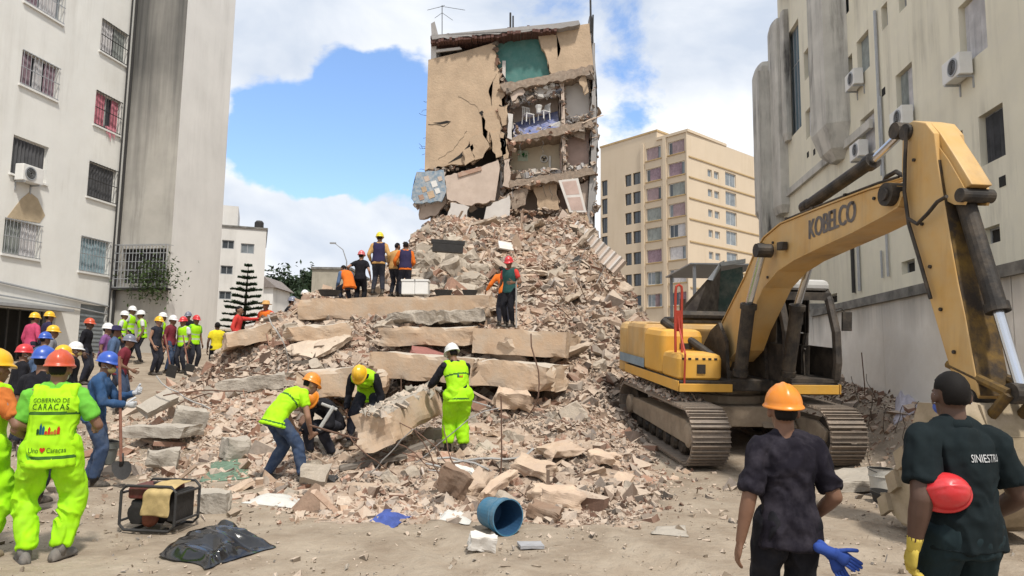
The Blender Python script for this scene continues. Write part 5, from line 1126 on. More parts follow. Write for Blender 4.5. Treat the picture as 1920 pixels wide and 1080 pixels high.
for px, py, r, ax_ in ((1702,248,.09,ax),(1806,366,.07,.13),(1818,748,.10,ax)):
    q = exl(px, py, ax_); mb = MB(); mb.cyl(q+Vector((.04,0,0)), q-Vector((2*ax_+.04,0,0)), r, n=16); mb.build('pivot_pin', M_grease, stick, local=True)
# cylinders
def ram(name, a_, j, b_, rb, rr, par):
    mb = MB(); mb.cyl(a_, j, rb, n=16); mb.cyl(a_.lerp(j,.93), a_.lerp(j,1.0), rb*1.22, n=16); mb.cyl(a_.lerp(j,-.03), a_.lerp(j,.05), rb*1.15, n=14); o_ = mb.build(name, M_grease, par, local=True)
    mb = MB(); mb.cyl(j, b_, rr, n=14); mb.build('rod', M_chrome, o_, local=True)
    mb = MB(); mb.cyl(b_+Vector((.12,0,0)), b_-Vector((.12,0,0)), rr*1.9, n=14); mb.build('rod_eye', M_grease, o_, local=True)
ram('stick_cylinder', exl(1512,388,0), exl(1638,300,0), exl(1694,246,0), .085, .05, ex)
ram('bucket_cylinder', exl(1808,372,0), exl(1872,585,0), exl(1918,738,0), .088, .05, ex)
for x_ in (.40,-.40):
    a_ = exl(1388,700,.4); j = exl(1404,570,.4); b_ = exl(1431,470,.4)
    ram('boom_cylinder', Vector((x_,a_.y,a_.z)), Vector((x_,j.y,j.z)), Vector((x_,b_.y,b_.z)), .105, .055, ex)
for pl_, x_ in (([(1655,348),(1662,332),(1680,322),(1697,332),(1703,360),(1700,395)], .0), ([(1703,410),(1720,420),(1740,400),(1758,378),(1775,368)], .25), ([(1700,240),(1697,300),(1696,360),(1704,420),(1722,480),(1745,560)], .22)):
    seq = arc(pl_, x_); mb = MB(); mb.tube(seq, .028 if x_ < .2 else .02, 7); mb.build('hydraulic_hose', M_grease, ex, local=True)
# linkage and bucket
pb = exl(1818,752,0); lk_ = exl(1918,738,0); ex_up = (EXI.to_3x3() @ Vector((0,0,1)))
gl = (EXI @ Vector(((EXM @ pb).x, (EXM @ pb).y, 0))).z; dz = pb.z-gl-.04
lk_ = Vector((0, pb.y+min(lk_.y-pb.y, .62), lk_.z))
for x_ in (.13,-.17):
    mb = MB(); mb.cyl(Vector((x_, lk_.y, lk_.z)), Vector((x_, pb.y-.12, pb.z+.35)), .045, n=8); mb.cyl(Vector((x_, lk_.y, lk_.z)), Vector((x_, pb.y+.38, pb.z-.12)), .05, n=8); mb.build('link_arm', M_wornyel, ex, local=True)
sc = dz/1.25; prof = [(.34,.02),(.50,-.25),(.56,-.55),(.50,-.84),(.32,-1.06),(.06,-1.19),(-.25,-1.22),(-.48,-1.12)]
M_bkt = mat('worn_bucket', (.36,.29,.19), .75, var=.35, scale=4, bump=.25, dust=(.44,.36,.27), dust_amt=.5, metal=.2)
pr = [Vector((0, pb.y+a_*sc, pb.z+b_*sc)) for a_, b_ in prof]; BW = .5; mb = MB()
for i in range(len(pr)-1):
    a_, b_ = pr[i], pr[i+1]; t_ = (b_-a_).normalized(); nn = Vector((0,-t_.z,t_.y)); mb.ob(a_+Vector((-BW,0,0)), Vector((2*BW,0,0)), (b_-a_)*1.02, nn*.03)
bk = mb.build('bucket', M_bkt, ex, local=True)
for x_ in (BW, -BW-.03):
    mb = MB(); mb.prism([p+Vector((x_,0,0)) for p in pr]+[Vector((x_, pb.y-.42*sc, pb.z-.85*sc)), Vector((x_, pb.y-.12*sc, pb.z-.3*sc)), Vector((x_, pb.y-.02, pb.z-.02))], (.03,0,0)); sp_ = mb.build('side_plate', M_bkt, bk, local=True)
    mb = MB()
    for k in range(3):
        c_ = Vector((x_+(.03 if x_ > 0 else -.05), pb.y+(-.42+.12*k)*sc, pb.z-(.98-.26*k)*sc)); mb.ob(c_,(.05,0,0),(0,-.13,-.10),(0,.07,-.16))
    mb.build('side_cutter', M_bkt, bk, local=True)
for k in range(5):
    x_ = -BW+.04+k*(2*BW-.16)/4; t_ = (pr[-1]-pr[-2]).normalized(); nn = Vector((0,-t_.z,t_.y)); p_ = pr[-1]+Vector((x_,0,0))
    mb = MB(); mb.add([p_-nn*.03-t_*.1, p_+Vector((.1,0,0))-nn*.03-t_*.1, p_+Vector((.1,0,0))+nn*.06-t_*.1, p_+nn*.06-t_*.1, p_+Vector((.02,0,0))+t_*.2, p_+Vector((.08,0,0))+t_*.2, p_+Vector((.08,0,0))+t_*.2+nn*.02, p_+Vector((.02,0,0))+t_*.2+nn*.02], [(0,3,2,1),(4,5,6,7),(0,1,5,4),(1,2,6,5),(2,3,7,6),(3,0,4,7)]); mb.build('tooth', M_bkt, bk, local=True)
for x_ in (.2,-.24):
    mb = MB(); mb.prism([Vector((x_,y,z)) for y,z in ((pb.y-.1,pb.z+.08),(pb.y+.42,pb.z+.02),(pb.y+.56*sc,pb.z-.3*sc),(pb.y-.02,pb.z-.3*sc))], (.04,0,0)); mb.build('bucket_ear', M_bkt, bk, local=True)
# dark green loader bucket behind
M_lgrn = mat('dark_green_paint', (.045,.075,.06), .7, var=.35, scale=2, dust=(.25,.21,.17), dust_amt=.35)
lq = P(1345,590,19.5); lz = g1(lq.x, 19.5); lbk = things('loader_bucket', 'big dark green loader bucket tipped up behind the excavator', 'bucket', (lq.x,19.5,lz))
a_ = [P(*q, 19.5) for q in ((1278,575),(1330,520),(1352,492),(1398,490),(1396,590),(1300,592))]
mb = MB(); mb.prism([P(1345,510,20.3), P(1392,500,20.3), P(1400,592,20.3), P(1340,592,20.3)], (0,.06,0)); mb.build('back_plate', M_lgrn, lbk)
mb = MB(); mb.prism([P(1278,578,19.0), P(1326,524,19.2), P(1352,494,20.3), P(1346,592,20.3), P(1300,596,19.0)], (.04,.1,0)); mb.build('side_plate', mat('scuffed_bucket_side', (.11,.09,.08), .85, var=.4, scale=2, dust=(.3,.25,.2), dust_amt=.4), lbk)
mb = MB(); mb.prism([P(1326,524,19.18), P(1350,492,19.6), P(1358,488,19.9), P(1336,526,19.18)], (.05,.12,0)); mb.prism([P(1350,492,19.6), P(1398,485,20.2), P(1398,493,20.2), P(1352,499,19.6)], (0,.1,0)); mb.build('edge_rim', M_alu, lbk)
mb = MB(); mb.ob(P(1300,604,19.0),(1.55,0,0),(0,1.3,0),(0,0,.15)); mb.build('bottom_plate', M_lgrn, lbk)

# small fittings: clamps on the boom lines, bolts and a warning plate, mud on the near track
for i in range(5):
    q = pts[3].lerp(pts[9], (i+.5)/5); q = min(pts[3:10], key=lambda p: abs(p.y-q.y)); mb = MB(); mb.ob(q+Vector((-bx-.1,-.03,.0)),(.24,0,0),(0,.05,0),(0,0,.10)); mb.build('hose_clamp', M_grease, boom, local=True)
for px, py in ((1450,455),(1560,398),(1600,380),(1640,372),(1440,520),(1410,560)):
    q = exl(px, py, bx+.001); mb = MB(); mb.cyl(q, q+Vector((.02,0,0)), .022, n=6); mb.build('bolt', M_grease, boom, local=True)
for px, py in ((1715,300),(1730,420),(1745,500),(1765,580),(1790,660)):
    q = exl(px, py, ax+.001); mb = MB(); mb.cyl(q, q+Vector((.02,0,0)), .02, n=6); mb.build('bolt', M_grease, stick, local=True)
n_ = 420; tp = np.stack([1.1+rng.uniform(-.3,.3,n_), rng.uniform(-2.0,1.2,n_), np.full(n_, .93)], 1); pieces('track_mud', tp, rng.uniform(.012,.07,n_), parent=ex, label='dirt and crumbs lying on the near track')
# ------------------------------------------------------------------ people
def cmat(n, c, **k):
    d = dict(rough=.9, var=.25, scale=9, bump=.15, bscale=160, bdist=.004, spec=.15); d.update(k); return mat(n, c, **d)
SKIN = [cmat('skin_brown', (.20,.105,.065), rough=.55, var=.15, bump=.05, spec=.35), cmat('skin_tan', (.34,.19,.125), rough=.55, var=.15, bump=.05, spec=.35), cmat('skin_dark', (.10,.055,.038), rough=.55, var=.15, bump=.05, spec=.35)]
M_hair = cmat('black_hair', (.012,.010,.009), rough=.7, bump=.4, bscale=220)
M_eye = cmat('eye_dark', (.03,.025,.02), rough=.3, bump=0)
C = dict(lime=cmat('lime_hi_vis', (.40,.80,.015), rough=.75, var=.16, scale=5, dust=(.38,.62,.06), dust_amt=.2), limet=cmat('lime_trousers', (.37,.78,.012), rough=.8, var=.2, scale=5, dust=(.36,.58,.08), dust_amt=.25), green=cmat('green_tee', (.16,.50,.055)),
  orange=cmat('orange_cloth', (.72,.17,.025)), dorange=cmat('dull_orange_cloth', (.50,.15,.035)), denim=cmat('denim_shirt', (.035,.085,.19), dust=(.15,.20,.28), dust_amt=.25), jean=cmat('blue_jeans', (.045,.07,.13), dust=(.16,.18,.21), dust_amt=.3), dkjean=cmat('dark_trousers', (.028,.030,.042), dust=(.12,.11,.1), dust_amt=.2),
  black=cmat('black_cloth', (.014,.014,.018), dust=(.10,.095,.10), dust_amt=.14, scale=6), dusty=cmat('dusty_black_tee', (.013,.011,.017), scale=7, dust=(.14,.125,.15), dust_amt=.2), polo=cmat('dark_green_black_polo', (.010,.016,.018)), dteal=cmat('dark_teal_trousers', (.016,.028,.032)), navy=cmat('navy_vest', (.035,.03,.075)),
  pink=cmat('pink_shirt', (.52,.07,.15)), red=cmat('red_shirt', (.60,.06,.05)), dred=cmat('dark_red_shirt', (.20,.035,.05)), purple=cmat('purple_shirt', (.22,.10,.26)), blue=cmat('blue_shirt', (.09,.14,.24)), grey=cmat('grey_shirt', (.22,.22,.24)), white=cmat('white_shirt', (.62,.62,.62)), yellow=cmat('yellow_shirt', (.75,.62,.03)), tan=cmat('tan_jacket', (.55,.32,.12)), dgreen=cmat('dark_green_vest', (.03,.09,.085)), band=cmat('reflective_band', (.50,.56,.42), rough=.4), dband=cmat('dark_band', (.06,.16,.03)), boot=cmat('black_boot', (.025,.023,.022), rough=.6, dust=(.3,.25,.2), dust_amt=.4), shoe=cmat('grey_shoe', (.17,.16,.15), dust=(.4,.34,.27), dust_amt=.3), tboot=cmat('dusty_boot', (.26,.20,.13), dust=(.42,.35,.27), dust_amt=.4), glw=cmat('white_glove', (.55,.56,.58)), gly=cmat('yellow_glove', (.55,.42,.08)), glb=cmat('blue_glove', (.035,.075,.30)), maskb=cmat('blue_mask', (.10,.16,.50)), masky=cmat('yellow_mask', (.62,.50,.22)), maskw=cmat('white_mask', (.6,.6,.6)))
def hm(n, c): return mat('helmet_'+n, c, .32, var=.1, scale=14, bump=.03, bscale=60, dust=tuple(min(.6, .25+x*.5) for x in c), dust_amt=.14, spec=.5)
HELM = dict(orange=hm('orange', (.74,.235,.015)), ored=hm('orange_red', (.52,.075,.025)), yellow=hm('yellow', (.78,.44,.015)), red=hm('red', (.58,.03,.035)), pink=hm('pink', (.58,.13,.14)), blue=hm('blue', (.03,.09,.42)), white=hm('white', (.68,.68,.67)), grey=hm('grey', (.16,.17,.22)), lem=hm('lemon', (.70,.58,.03)))
def frame_axes(d, hint):
    d = d.normalized(); a = hint-d*hint.dot(d)
    if a.length < 1e-4: a = d.orthogonal()
    a.normalize(); return a, d.cross(a)
class Shape:
    def __init__(s): s.mb = MB()
    def loft(s, spec, hint=Vector((1,0,0)), n=14):     # (centre, axis, ra, rb)
        R = []
        for c, d, ra, rb in spec:
            a, b = frame_axes(d, hint); R.append([c+a*ra*math.cos(2*math.pi*k/n)+b*rb*math.sin(2*math.pi*k/n) for k in range(n)])
        s.mb.rings(R); return s
    def seg(s, p0, p1, r0, r1, flat=(0,0), k=(1,1), hint=Vector((1,.2,.1)), n=12, bulge=0):
        d = (p1-p0); L_ = d.length; d = d/L_; sp = []
        if not flat[0]:
            for t in (-.98,-.8,-.45): sp.append((p0+d*r0*t, d, r0*k[0]*math.sqrt(1-t*t), r0*k[1]*math.sqrt(1-t*t)))
        for f in (0,.3,.65,1): 
            r = r0+(r1-r0)*f+(bulge if f == .3 else bulge*.4 if f == .65 else 0); sp.append((p0+d*L_*f, d, r*k[0], r*k[1]))
        if not flat[1]:
            for t in (.45,.8,.98): sp.append((p1+d*r1*t, d, r1*k[0]*math.sqrt(1-t*t), r1*k[1]*math.sqrt(1-t*t)))
        return s.loft(sp, hint, n)
    def ell(s, c, ax, rad):
        sp = []
        for t in np.linspace(-.985,.985,11): q = math.sqrt(1-t*t); sp.append((c+ax[2]*rad[2]*t, ax[2], rad[0]*q, rad[1]*q))
        return s.loft(sp, ax[0], 14)
def remesh(shape, vox, smooth=4, amp=0., seed=0, freq=9., extra=None):
    me = mesh_from('tmp', [tuple(v) for v in shape.mb.v], shape.mb.f, [])
    o = bpy.data.objects.new('tmp', me); COL.objects.link(o)
    m = o.modifiers.new('r', 'REMESH'); m.mode = 'VOXEL'; m.voxel_size = vox
    if smooth: q = o.modifiers.new('s', 'SMOOTH'); q.factor = .5; q.iterations = smooth
    dg = bpy.context.evaluated_depsgraph_get(); ev = o.evaluated_get(dg); r = bpy.data.meshes.new_from_object(ev)
    bpy.data.objects.remove(o); bpy.data.meshes.remove(me)
    n = len(r.vertices); V = np.empty(n*3, np.float32); r.vertices.foreach_get('co', V); V = V.reshape(-1,3).astype(float)
    if amp:
        Nn = np.empty(n*3, np.float32); r.vertices.foreach_get('normal', Nn); Nn = Nn.reshape(-1,3)
        q = V*np.array([1,1,.55])*freq; wv = fbm(V*4+seed, seed+5, 2)[:,None]*.9
        f1 = 1-2*np.abs(fbm(q+wv, seed, 2)); f2 = fbm(V*freq*2.1, seed+9, 2)
        V = V+Nn*((f1+.35)*amp+f2*amp*.3)[:,None]
    F = np.empty(len(r.loops), np.int32); r.loops.foreach_get('vertex_index', F)
    tot = np.empty(len(r.polygons), np.int32); r.polygons.foreach_get('loop_total', tot); bpy.data.meshes.remove(r)
    if (tot == 4).all(): F = F.reshape(-1,4)
    else:
        st = np.concatenate([[0], np.cumsum(tot)]); F = [F[st[i]:st[i+1]].tolist() for i in range(len(tot))]
    return V, F
def ik(a, t, l1, l2, hint):
    d = t-a; L_ = d.length; mx_ = (l1+l2)*.995
    if L_ > mx_: d = d*(mx_/L_); L_ = mx_; t = a+d
    x = (l1*l1-l2*l2+L_*L_)/(2*L_); h = math.sqrt(max(0, l1*l1-x*x)); u = d/L_
    n = hint-u*hint.dot(u); n.normalize(); return a+u*x+n*h, t
def hand(sh, w, d, thumb, pn, curl, k, inf=0., n=8):
    d = d.normalized(); th = (thumb-d*thumb.dot(d)).normalized(); pn_ = d.cross(th); pn_ = pn_ if pn_.dot(pn) > 0 else -pn_
    sh.loft([(w-d*.01*k, d, (.026+inf)*k, (.02+inf)*k), (w+d*.025*k, d, (.034+inf)*k, (.018+inf)*k), (w+d*.07*k, d, (.042+inf)*k, (.016+inf)*k), (w+d*.095*k, d, (.040+inf)*k, (.012+inf)*k)], th, 12)
    for i, (o_, L_) in enumerate(((.030,.070),(.010,.080),(-.011,.074),(-.030,.058))):
        p = w+d*.088*k+th*o_*k; dd = d+th*o_*1.2; dd.normalize(); r = (.0092-.0006*i+inf)*k
        for j, f in enumerate((.45,.32,.26)):
            c = curl*(.55,1,.8)[j]; nd = (dd*math.cos(c)+pn_*math.sin(c)).normalized(); pn2 = (pn_*math.cos(c)-dd*math.sin(c)).normalized()
            q = p+nd*L_*f*k*1.05; sh.seg(p, q, r, r*.9, n=n); p, dd = q, nd; pn_l = pn2; pn_, keep = pn2, pn_
        pn_ = d.cross(th); pn_ = pn_ if pn_.dot(pn) > 0 else -pn_
    p = w+d*.02*k+th*.026*k; dd = (d*.75+th*.75+pn_*.25).normalized()
    for L_, c in ((.042,0),(.034,.35),(.026,.3)):
        dd = (dd*math.cos(c*.6)+d*math.sin(c*.6)+pn_*math.sin(c*.4)*curl).normalized(); q = p+dd*L_*k; sh.seg(p, q, (.0125+inf)*k if L_ > .04 else (.0105+inf)*k, (.0095+inf)*k, n=n); p = q
TORSO = [(-.13,.150,.105),(-.04,.168,.118),(.04,.160,.112),(.12,.142,.100),(.22,.150,.108),(.32,.168,.118),(.40,.170,.112),(.455,.135,.090),(.495,.085,.07)]
PNUM = [0]
def helmet_mesh(name, m, parent, c, hx, hy, hz, k, seed=0, rim=.014):
    nth, nph = 36, 9; V = []; F = []
    a_, b_, h_ = .108*k, .130*k, .124*k
    def add(p): V.append(c+hx*p[0]+hy*p[1]+hz*p[2])
    for j in range(nph+1):
        ph = j/nph*math.pi/2*.97
        for i in range(nth):
            t = 2*math.pi*i/nth; x, y, z = math.sin(t)*math.cos(ph), math.cos(t)*math.cos(ph), math.sin(ph)
            rg = .007*k*math.exp(-(x/.13)**2)*sm(.15,.5,z)+.004*k*(math.exp(-((abs(x)-.34)/.08)**2))*sm(.25,.6,z)
            add((x*(a_+rg), y*(b_+rg), z*(h_+rg*1.4)))
    rows = [nph+1]
    for e, dz in ((.55,-.006),(1.,-.014),(1.,-.020),(.3,-.016)):
        for i in range(nth):
            t = 2*math.pi*i/nth; o_ = (rim+.024*max(0, math.cos(t))**2)*e*k; x, y = math.sin(t), math.cos(t)
            add((x*(a_+o_*.8), y*(b_+o_), dz*k*(1+1.2*max(0, math.cos(t))**2)))
    for j in range(nph):
        for i in range(nth): F.append((j*nth+i, (j+1)*nth+i, (j+1)*nth+(i+1)%nth, j*nth+(i+1)%nth))
    F.append(tuple(range(nph*nth, (nph+1)*nth))[::-1])
    prev = 0
    for r in range(4):
        cur = (nph+1+r)*nth
        for i in range(nth): F.append((prev+i, prev+(i+1)%nth, cur+(i+1)%nth, cur+i))
        prev = cur
    F.append(tuple(range(prev, prev+nth)))
    o = link(name, mesh_from(name, [tuple(v) for v in V], F, m, True), parent); return o
def person(label, pos, yaw, h=1.72, det=0, lean=4, skin=0, helmet=None, top=('tee','black'), vest=None, legs='dkjean', feet='boot', shaft=.16, wr=None, wl=None, curl=.45, fr=(.11,.0,0), fl=(-.11,.0,0), pel=None, pely=None, head=(0,0), gloves=None, mask=None, hair=True, slv=.6, baggy=1., eyes=True, group=None, side=0, elb=None, belly=0, pant_end=.93, hemz=-.10, arm=1., cat='person', hat=None, fz=(0,0), vband=True):
    PNUM[0] += 1; sd = PNUM[0]*13; k = h/1.73
    root = things('person', label, cat, pos, group, rot=Euler((0,0,math.radians(yaw)))); ORG[root.name] = Vector()
    lean_ = math.radians(lean); X_ = Vector((1,0,0)); vox = (.027,.0135,.0078)[det]; cvox = (.025,.0135,.0088)[det]
    pz = (pel if pel else .925)*k; py_ = (pely if pely is not None else -.35*math.sin(max(0, lean_-.1))*.55)*k
    p = Vector((0, py_, pz)); SP = []; s0 = -.13; sdl = math.radians(side)
    def ang(s): return lean_*(.3+.75*min(1, max(0, s+.05)/.38))
    def tan(s): a = ang(s); return Vector((math.sin(sdl)*min(1, max(0, s)/.3), math.sin(a), math.cos(a))).normalized()
    def spine(s):
        q = p.copy(); n = 10
        for i in range(n): q = q+tan(s*(i+.5)/n)*s*k/n
        return q
    def tr(s, w_, d_, inf): return (spine(s), tan(s), (w_+inf)*k, (d_+inf+belly*math.exp(-((s-.1)/.15)**2))*k)
    S_ = [spine(.425)+Vector((sx*.178*k,0,0))+Vector((0,-.01,0))*k for sx in (1,-1)]
    nk = spine(.50); ht = tan(.5)
    hy_, hp_ = math.radians(head[0]), math.radians(head[1])+ (lean_*.75 if lean > 15 else lean_*.3)
    HR = Matrix.Rotation(hy_, 3, 'Z') @ Matrix.Rotation(-hp_, 3, 'X'); hx, hy, hz = HR @ Vector((1,0,0)), HR @ Vector((0,1,0)), HR @ Vector((0,0,1))
    hc = nk+(ht*.5+hz*.5).normalized()*.135*k+hy*.022*k
    H = lambda x, y, z: hc+(hx*x+hy*y+hz*z)*k
    dw = [wr or (.07,.05,-.52), wl or (.07,.05,-.52)]; arms = []
    for i, sx in enumerate((1,-1)):
        t = S_[i]+Vector((dw[i][0]*sx, dw[i][1], dw[i][2]))*k
        hint = Vector((sx*.45,-1,-.25)) if not elb else Vector((sx*elb[0], elb[1], elb[2]))
        e, t = ik(S_[i], t, .295*k, .255*k, hint); arms.append((S_[i], e, t))
    LG = []
    for i, (sx, f) in enumerate(((1,fr),(-1,fl))):
        hj = p+Vector((sx*.088*k,0,-.03*k)); an = Vector((f[0]*k, f[1]*k, .085*k+fz[i])); fw = Vector((math.sin(math.radians(f[2])), math.cos(math.radians(f[2])), 0))
        kn, an2 = ik(hj, an, .425*k, .425*k, fw+Vector((sx*.12,0,0))); LG.append((hj, kn, an, fw))
    def body_shape(b, hands=True):
        b.loft([tr(s, w_, d_, -.02) for s, w_, d_ in TORSO])
        for i, sx in enumerate((1,-1)):
            a_, e, t = arms[i]; b.seg(spine(.44)+Vector((sx*.09*k,0,0)), a_, .055*k, .053*k); b.seg(a_, e, .050*k*arm, .041*k*arm); b.seg(e, t, .041*k*arm, .027*k*(arm*.5+.5), bulge=.004*k*arm); b.seg(spine(.492)+Vector((sx*.03*k,0,0)), a_, .046*k, .050*k)
            if hands: hand(b, t, (t-e), Vector((-.2*sx,1,.75)), Vector((-sx,0.1,-.2)), curl, k)
        for hj, kn, an, fw in LG:
            b.seg(hj, kn, .085*k, .056*k); b.seg(kn, an, .054*k, .038*k, bulge=.010*k); b.seg(an-Vector((0,0,.03*k)), an+fw*.13*k-Vector((0,0,.05*k)), .035*k, .028*k)
        b.seg(nk-ht*.05*k, hc-hz*.03*k-hy*.012*k, .060*k, .056*k)
        b.ell(H(0,-.012,.025), (hx,hy,hz), (.077*k,.097*k,.100*k)); b.ell(H(0,.028,-.045), (hx,hy,hz), (.060*k,.066*k,.078*k)); b.ell(H(0,.062,-.092), (hx,hy,hz), (.026*k,.024*k,.022*k))
        b.seg(H(0,.088,.012), H(0,.106,-.024), .010*k, .0165*k); b.seg(H(-.022,.090,-.058), H(.022,.090,-.058), .009*k, .009*k); b.seg(H(-.045,.080,.028), H(.045,.080,.028), .011*k, .011*k)
        for sx in (1,-1): b.ell(H(sx*.084,-.010,-.005), (hx,hy,hz), (.014*k,.020*k,.033*k)); b.ell(H(sx*.042,.06,-.03), (hx,hy,hz), (.022*k,.022*k,.024*k))
    b = Shape(); body_shape(b, det > 0)
    V, F = remesh(b, vox if det < 2 else .0078, 2 if det else 2)
    if det == 0:
        hb_ = Shape()
        for i, sx in enumerate((1,-1)):
            a_, e, t = arms[i]; hand(hb_, t, (t-e), Vector((-.2*sx,1,.75)), Vector((-sx,0.1,-.2)), curl, k*1.05, n=5)
        n0 = len(V); V = np.concatenate([V, np.array([tuple(v) for v in hb_.mb.v])]); F = [list(f) for f in F]+[[i+n0 for i in f] for f in hb_.mb.f]
    body = link('body', mesh_from('body', V, F, SKIN[skin], True), root)
    if eyes and det < 2:
        for sx in (1,-1):
            mb = Shape(); mb.ell(H(sx*.032,.083,.004), (hx,hy,hz), (.014*k,.008*k,.008*k)); mb.mb.build('eye', M_eye, root, smooth=True, local=True)
    # trousers
    def leg_shape(b, inf, end, r_end, bg=1.):
        b.loft([tr(s, w_, d_, inf) for s, w_, d_ in TORSO[:2]]+[tr(.03, .155, .108, inf-.004), tr(.06, .140, .095, inf-.004)])
        for hj, kn, an, fw in LG:
            m_ = kn.lerp(an, end); b.seg(hj.lerp(kn, .08) if lean > 30 else hj+Vector((0,0,.02)), kn, ((.086 if lean > 30 else .098)*bg+inf)*k, (.066*bg+inf)*k); b.seg(kn, m_, (.066*bg+inf)*k, r_end*k, flat=(0,1), bulge=.006*k*bg)
    b = Shape(); leg_shape(b, .008, pant_end, .056*baggy, baggy)
    V, F = remesh(b, cvox, 3, (.005,.011,.013)[det]*(1+.6*(baggy > 1)), sd, 7.)
    link('trousers', mesh_from('trousers', V, F, C[legs], True), root)
    # top
    kind, col = top
    b = Shape(); inf = .012
    rr = [(hemz, .168+.01, .118+.008)]+[q for q in TORSO if q[0] > hemz+.04 and q[0] < .47]+[(.475,.105,.078)]
    b.loft([tr(s, w_, d_, inf+.004*(s < .1)) for s, w_, d_ in rr])
    for i, sx in enumerate((1,-1)):
        a_, e, t = arms[i]; b.seg(spine(.44)+Vector((sx*.08*k,0,0)), a_, .063*k, .062*k*(arm*.6+.4)); b.seg(spine(.488)+Vector((sx*.035*k,0,0)), a_, .052*k, .060*k)
        if kind == 'long': b.seg(a_, e, .064*k, .054*k); b.seg(e, e.lerp(t,.94), .054*k, .040*k, flat=(0,1))
        elif kind == 'tee': b.seg(a_, a_.lerp(e, slv), .060*k*(arm*.8+.2), .060*k*arm, flat=(0,1), hint=Vector((0,1,0)))
    V, F = remesh(b, cvox, 3, (.004,.009,.012)[det], sd+3, 10.)
    shirt = link('shirt', mesh_from('shirt', V, F, C[col], True), root)
    def s_of(Pn):
        d = Pn-np.array(p); ss = np.linspace(-.15,.52,40); Q_ = np.array([tuple(spine(s)) for s in ss]); T_ = np.array([tuple(tan(s)) for s in ss])
        j = np.argmin(((Pn[:,None,:]-Q_[None])**2).sum(2), 1); return ss[j]+((Pn-Q_[j])*T_[j]).sum(1)/k
    vo = None
    if vest:
        b = Shape(); rr = [(hemz-.02 if vest != 'navy' else -.05, .200 if lean > 30 else .180, .165 if lean > 30 else .132)]+[q for q in TORSO if q[0] > hemz+.04 and q[0] < .44]+[(.47,.125,.088)]
        b.loft([tr(s, w_, d_, .026) for s, w_, d_ in rr])
        for i, sx in enumerate((1,-1)): b.seg(spine(.44)+Vector((sx*.08*k,0,0)), spine(.435)+Vector((sx*.158*k,-.01*k,0)), .080*k, .084*k, flat=(0,1), hint=Vector((0,1,0)))
        V, F = remesh(b, cvox, 3, (.004,.009,.014)[det], sd+7, 7.)
        me = mesh_from('safety_vest', V, F, [C[vest], C['band'], C['dband']], True)
        if vest == 'lime' and vband:
            c_ = np.empty(len(me.polygons)*3, np.float32); me.polygons.foreach_get('center', c_); sv = s_of(c_.reshape(-1,3).astype(float))
            mi = np.where((np.abs(sv-.05) < .028) | (np.abs(sv-.2) < .024), 1, 0) if det == 0 else np.where((np.abs(sv-.275) < .012) | (np.abs(sv+.075) < .011), 2, 0)
            me.polygons.foreach_set('material_index', mi.astype(np.int32))
        vo = link('safety_vest', me, root)
    # shoes
    for hj, kn, an, fw in LG:
        sdv = Vector((fw.y,-fw.x,0)); mb = MB(); z0 = an.z-.085*k; R = []; n = 12
        for y_, w_, h_ in ((-.085,.020,.05),(-.075,.036,.085),(-.02,.043,.115),(.05,.046,.10),(.12,.050,.075),(.165,.046,.062),(.19,.030,.045),(.20,.012,.025)):
            c_ = an+fw*y_*k; R.append([Vector((c_.x,c_.y,z0))+sdv*w_*k*1.05*math.cos(t)+Vector((0,0,1))*max(.0, (h_*k*(math.sin(t)*.9+.1) if math.sin(t) > 0 else .012*k*(1+math.sin(t)))) for t in np.linspace(0, 2*math.pi, n, endpoint=False)])
        mb.rings(R); top_ = an+(kn-an).normalized()*shaft*k; mb.cyl(an-Vector((0,0,.05*k)), top_, .050*k, .055*k, 12); mb.build('boot' if shaft > .1 else 'shoe', C[feet], root, smooth=True, local=True)
    if gloves:
        for i, sx in enumerate((1,-1)):
            b = Shape(); a_, e, t = arms[i]; hand(b, t, (t-e), Vector((-.2*sx,1,.75)), Vector((-sx,0.1,-.2)), curl, k, inf=.0045); b.seg(t-(t-e).normalized()*.06*k, t, .037*k, .031*k, flat=(1,0)); b.mb.build('glove', C[gloves], root, smooth=True, local=True)
    if mask:
        b = Shape(); b.ell(H(0,.055,-.052), (hx,hy,hz), (.062*k,.058*k,.05*k)); b.mb.build('face_mask', C[mask], root, smooth=True, local=True)
        mb = MB(); 
        for sx_ in (-1,1):
            for dz in (.012,-.03): mb.tube([H(sx_*.060,.065,-.05), H(sx_*.080,.03,-.02), H(sx_*.088,-.005,dz), H(sx_*.086,-.025,dz)], .0022*k, 5)
        mb.build('mask_strap', C['maskw'], root, local=True)
    if hair:
        nth, nph = 26, 14; V = []; F = []
        for j in range(nph):
            ph = -.95+ (math.pi/2*.98+.95)*j/(nph-1)
            for i in range(nth):
                t = 2*math.pi*i/nth; x, y, z = math.sin(t)*math.cos(ph), math.cos(t)*math.cos(ph), math.sin(ph)
                r = 1.06 if (y < .25 and not (abs(x) > .6 and z < .12 and y > -.4)) or z > .5 else .88
                if z < -.55: r *= .9
                r *= 1+.02*math.sin(i*2.3+j*1.7); q = H(x*.077*r, -.012+y*.097*r, .025+z*.100*r); V.append(tuple(q))
        for j in range(nph-1):
            for i in range(nth): F.append((j*nth+i, j*nth+(i+1)%nth, (j+1)*nth+(i+1)%nth, (j+1)*nth+i))
        F += [tuple(range(nth))[::-1], tuple(range((nph-1)*nth, nph*nth))]
        link('hair', mesh_from('hair', V, F, M_hair, True), root)
    if helmet:
        helmet_mesh('helmet', HELM[helmet], root, H(0,-.008,.052), hx, hy, hz, k)
    if hat:
        mb = MB(); mb.lathe(H(0,-.01,.05), hz, [(-.01,.17*k),(.0,.17*k),(.012,.105*k),(.075,.098*k),(.105,.07*k),(.11,.0)], 18); mb.build('hat', C[hat], root, smooth=True, local=True)
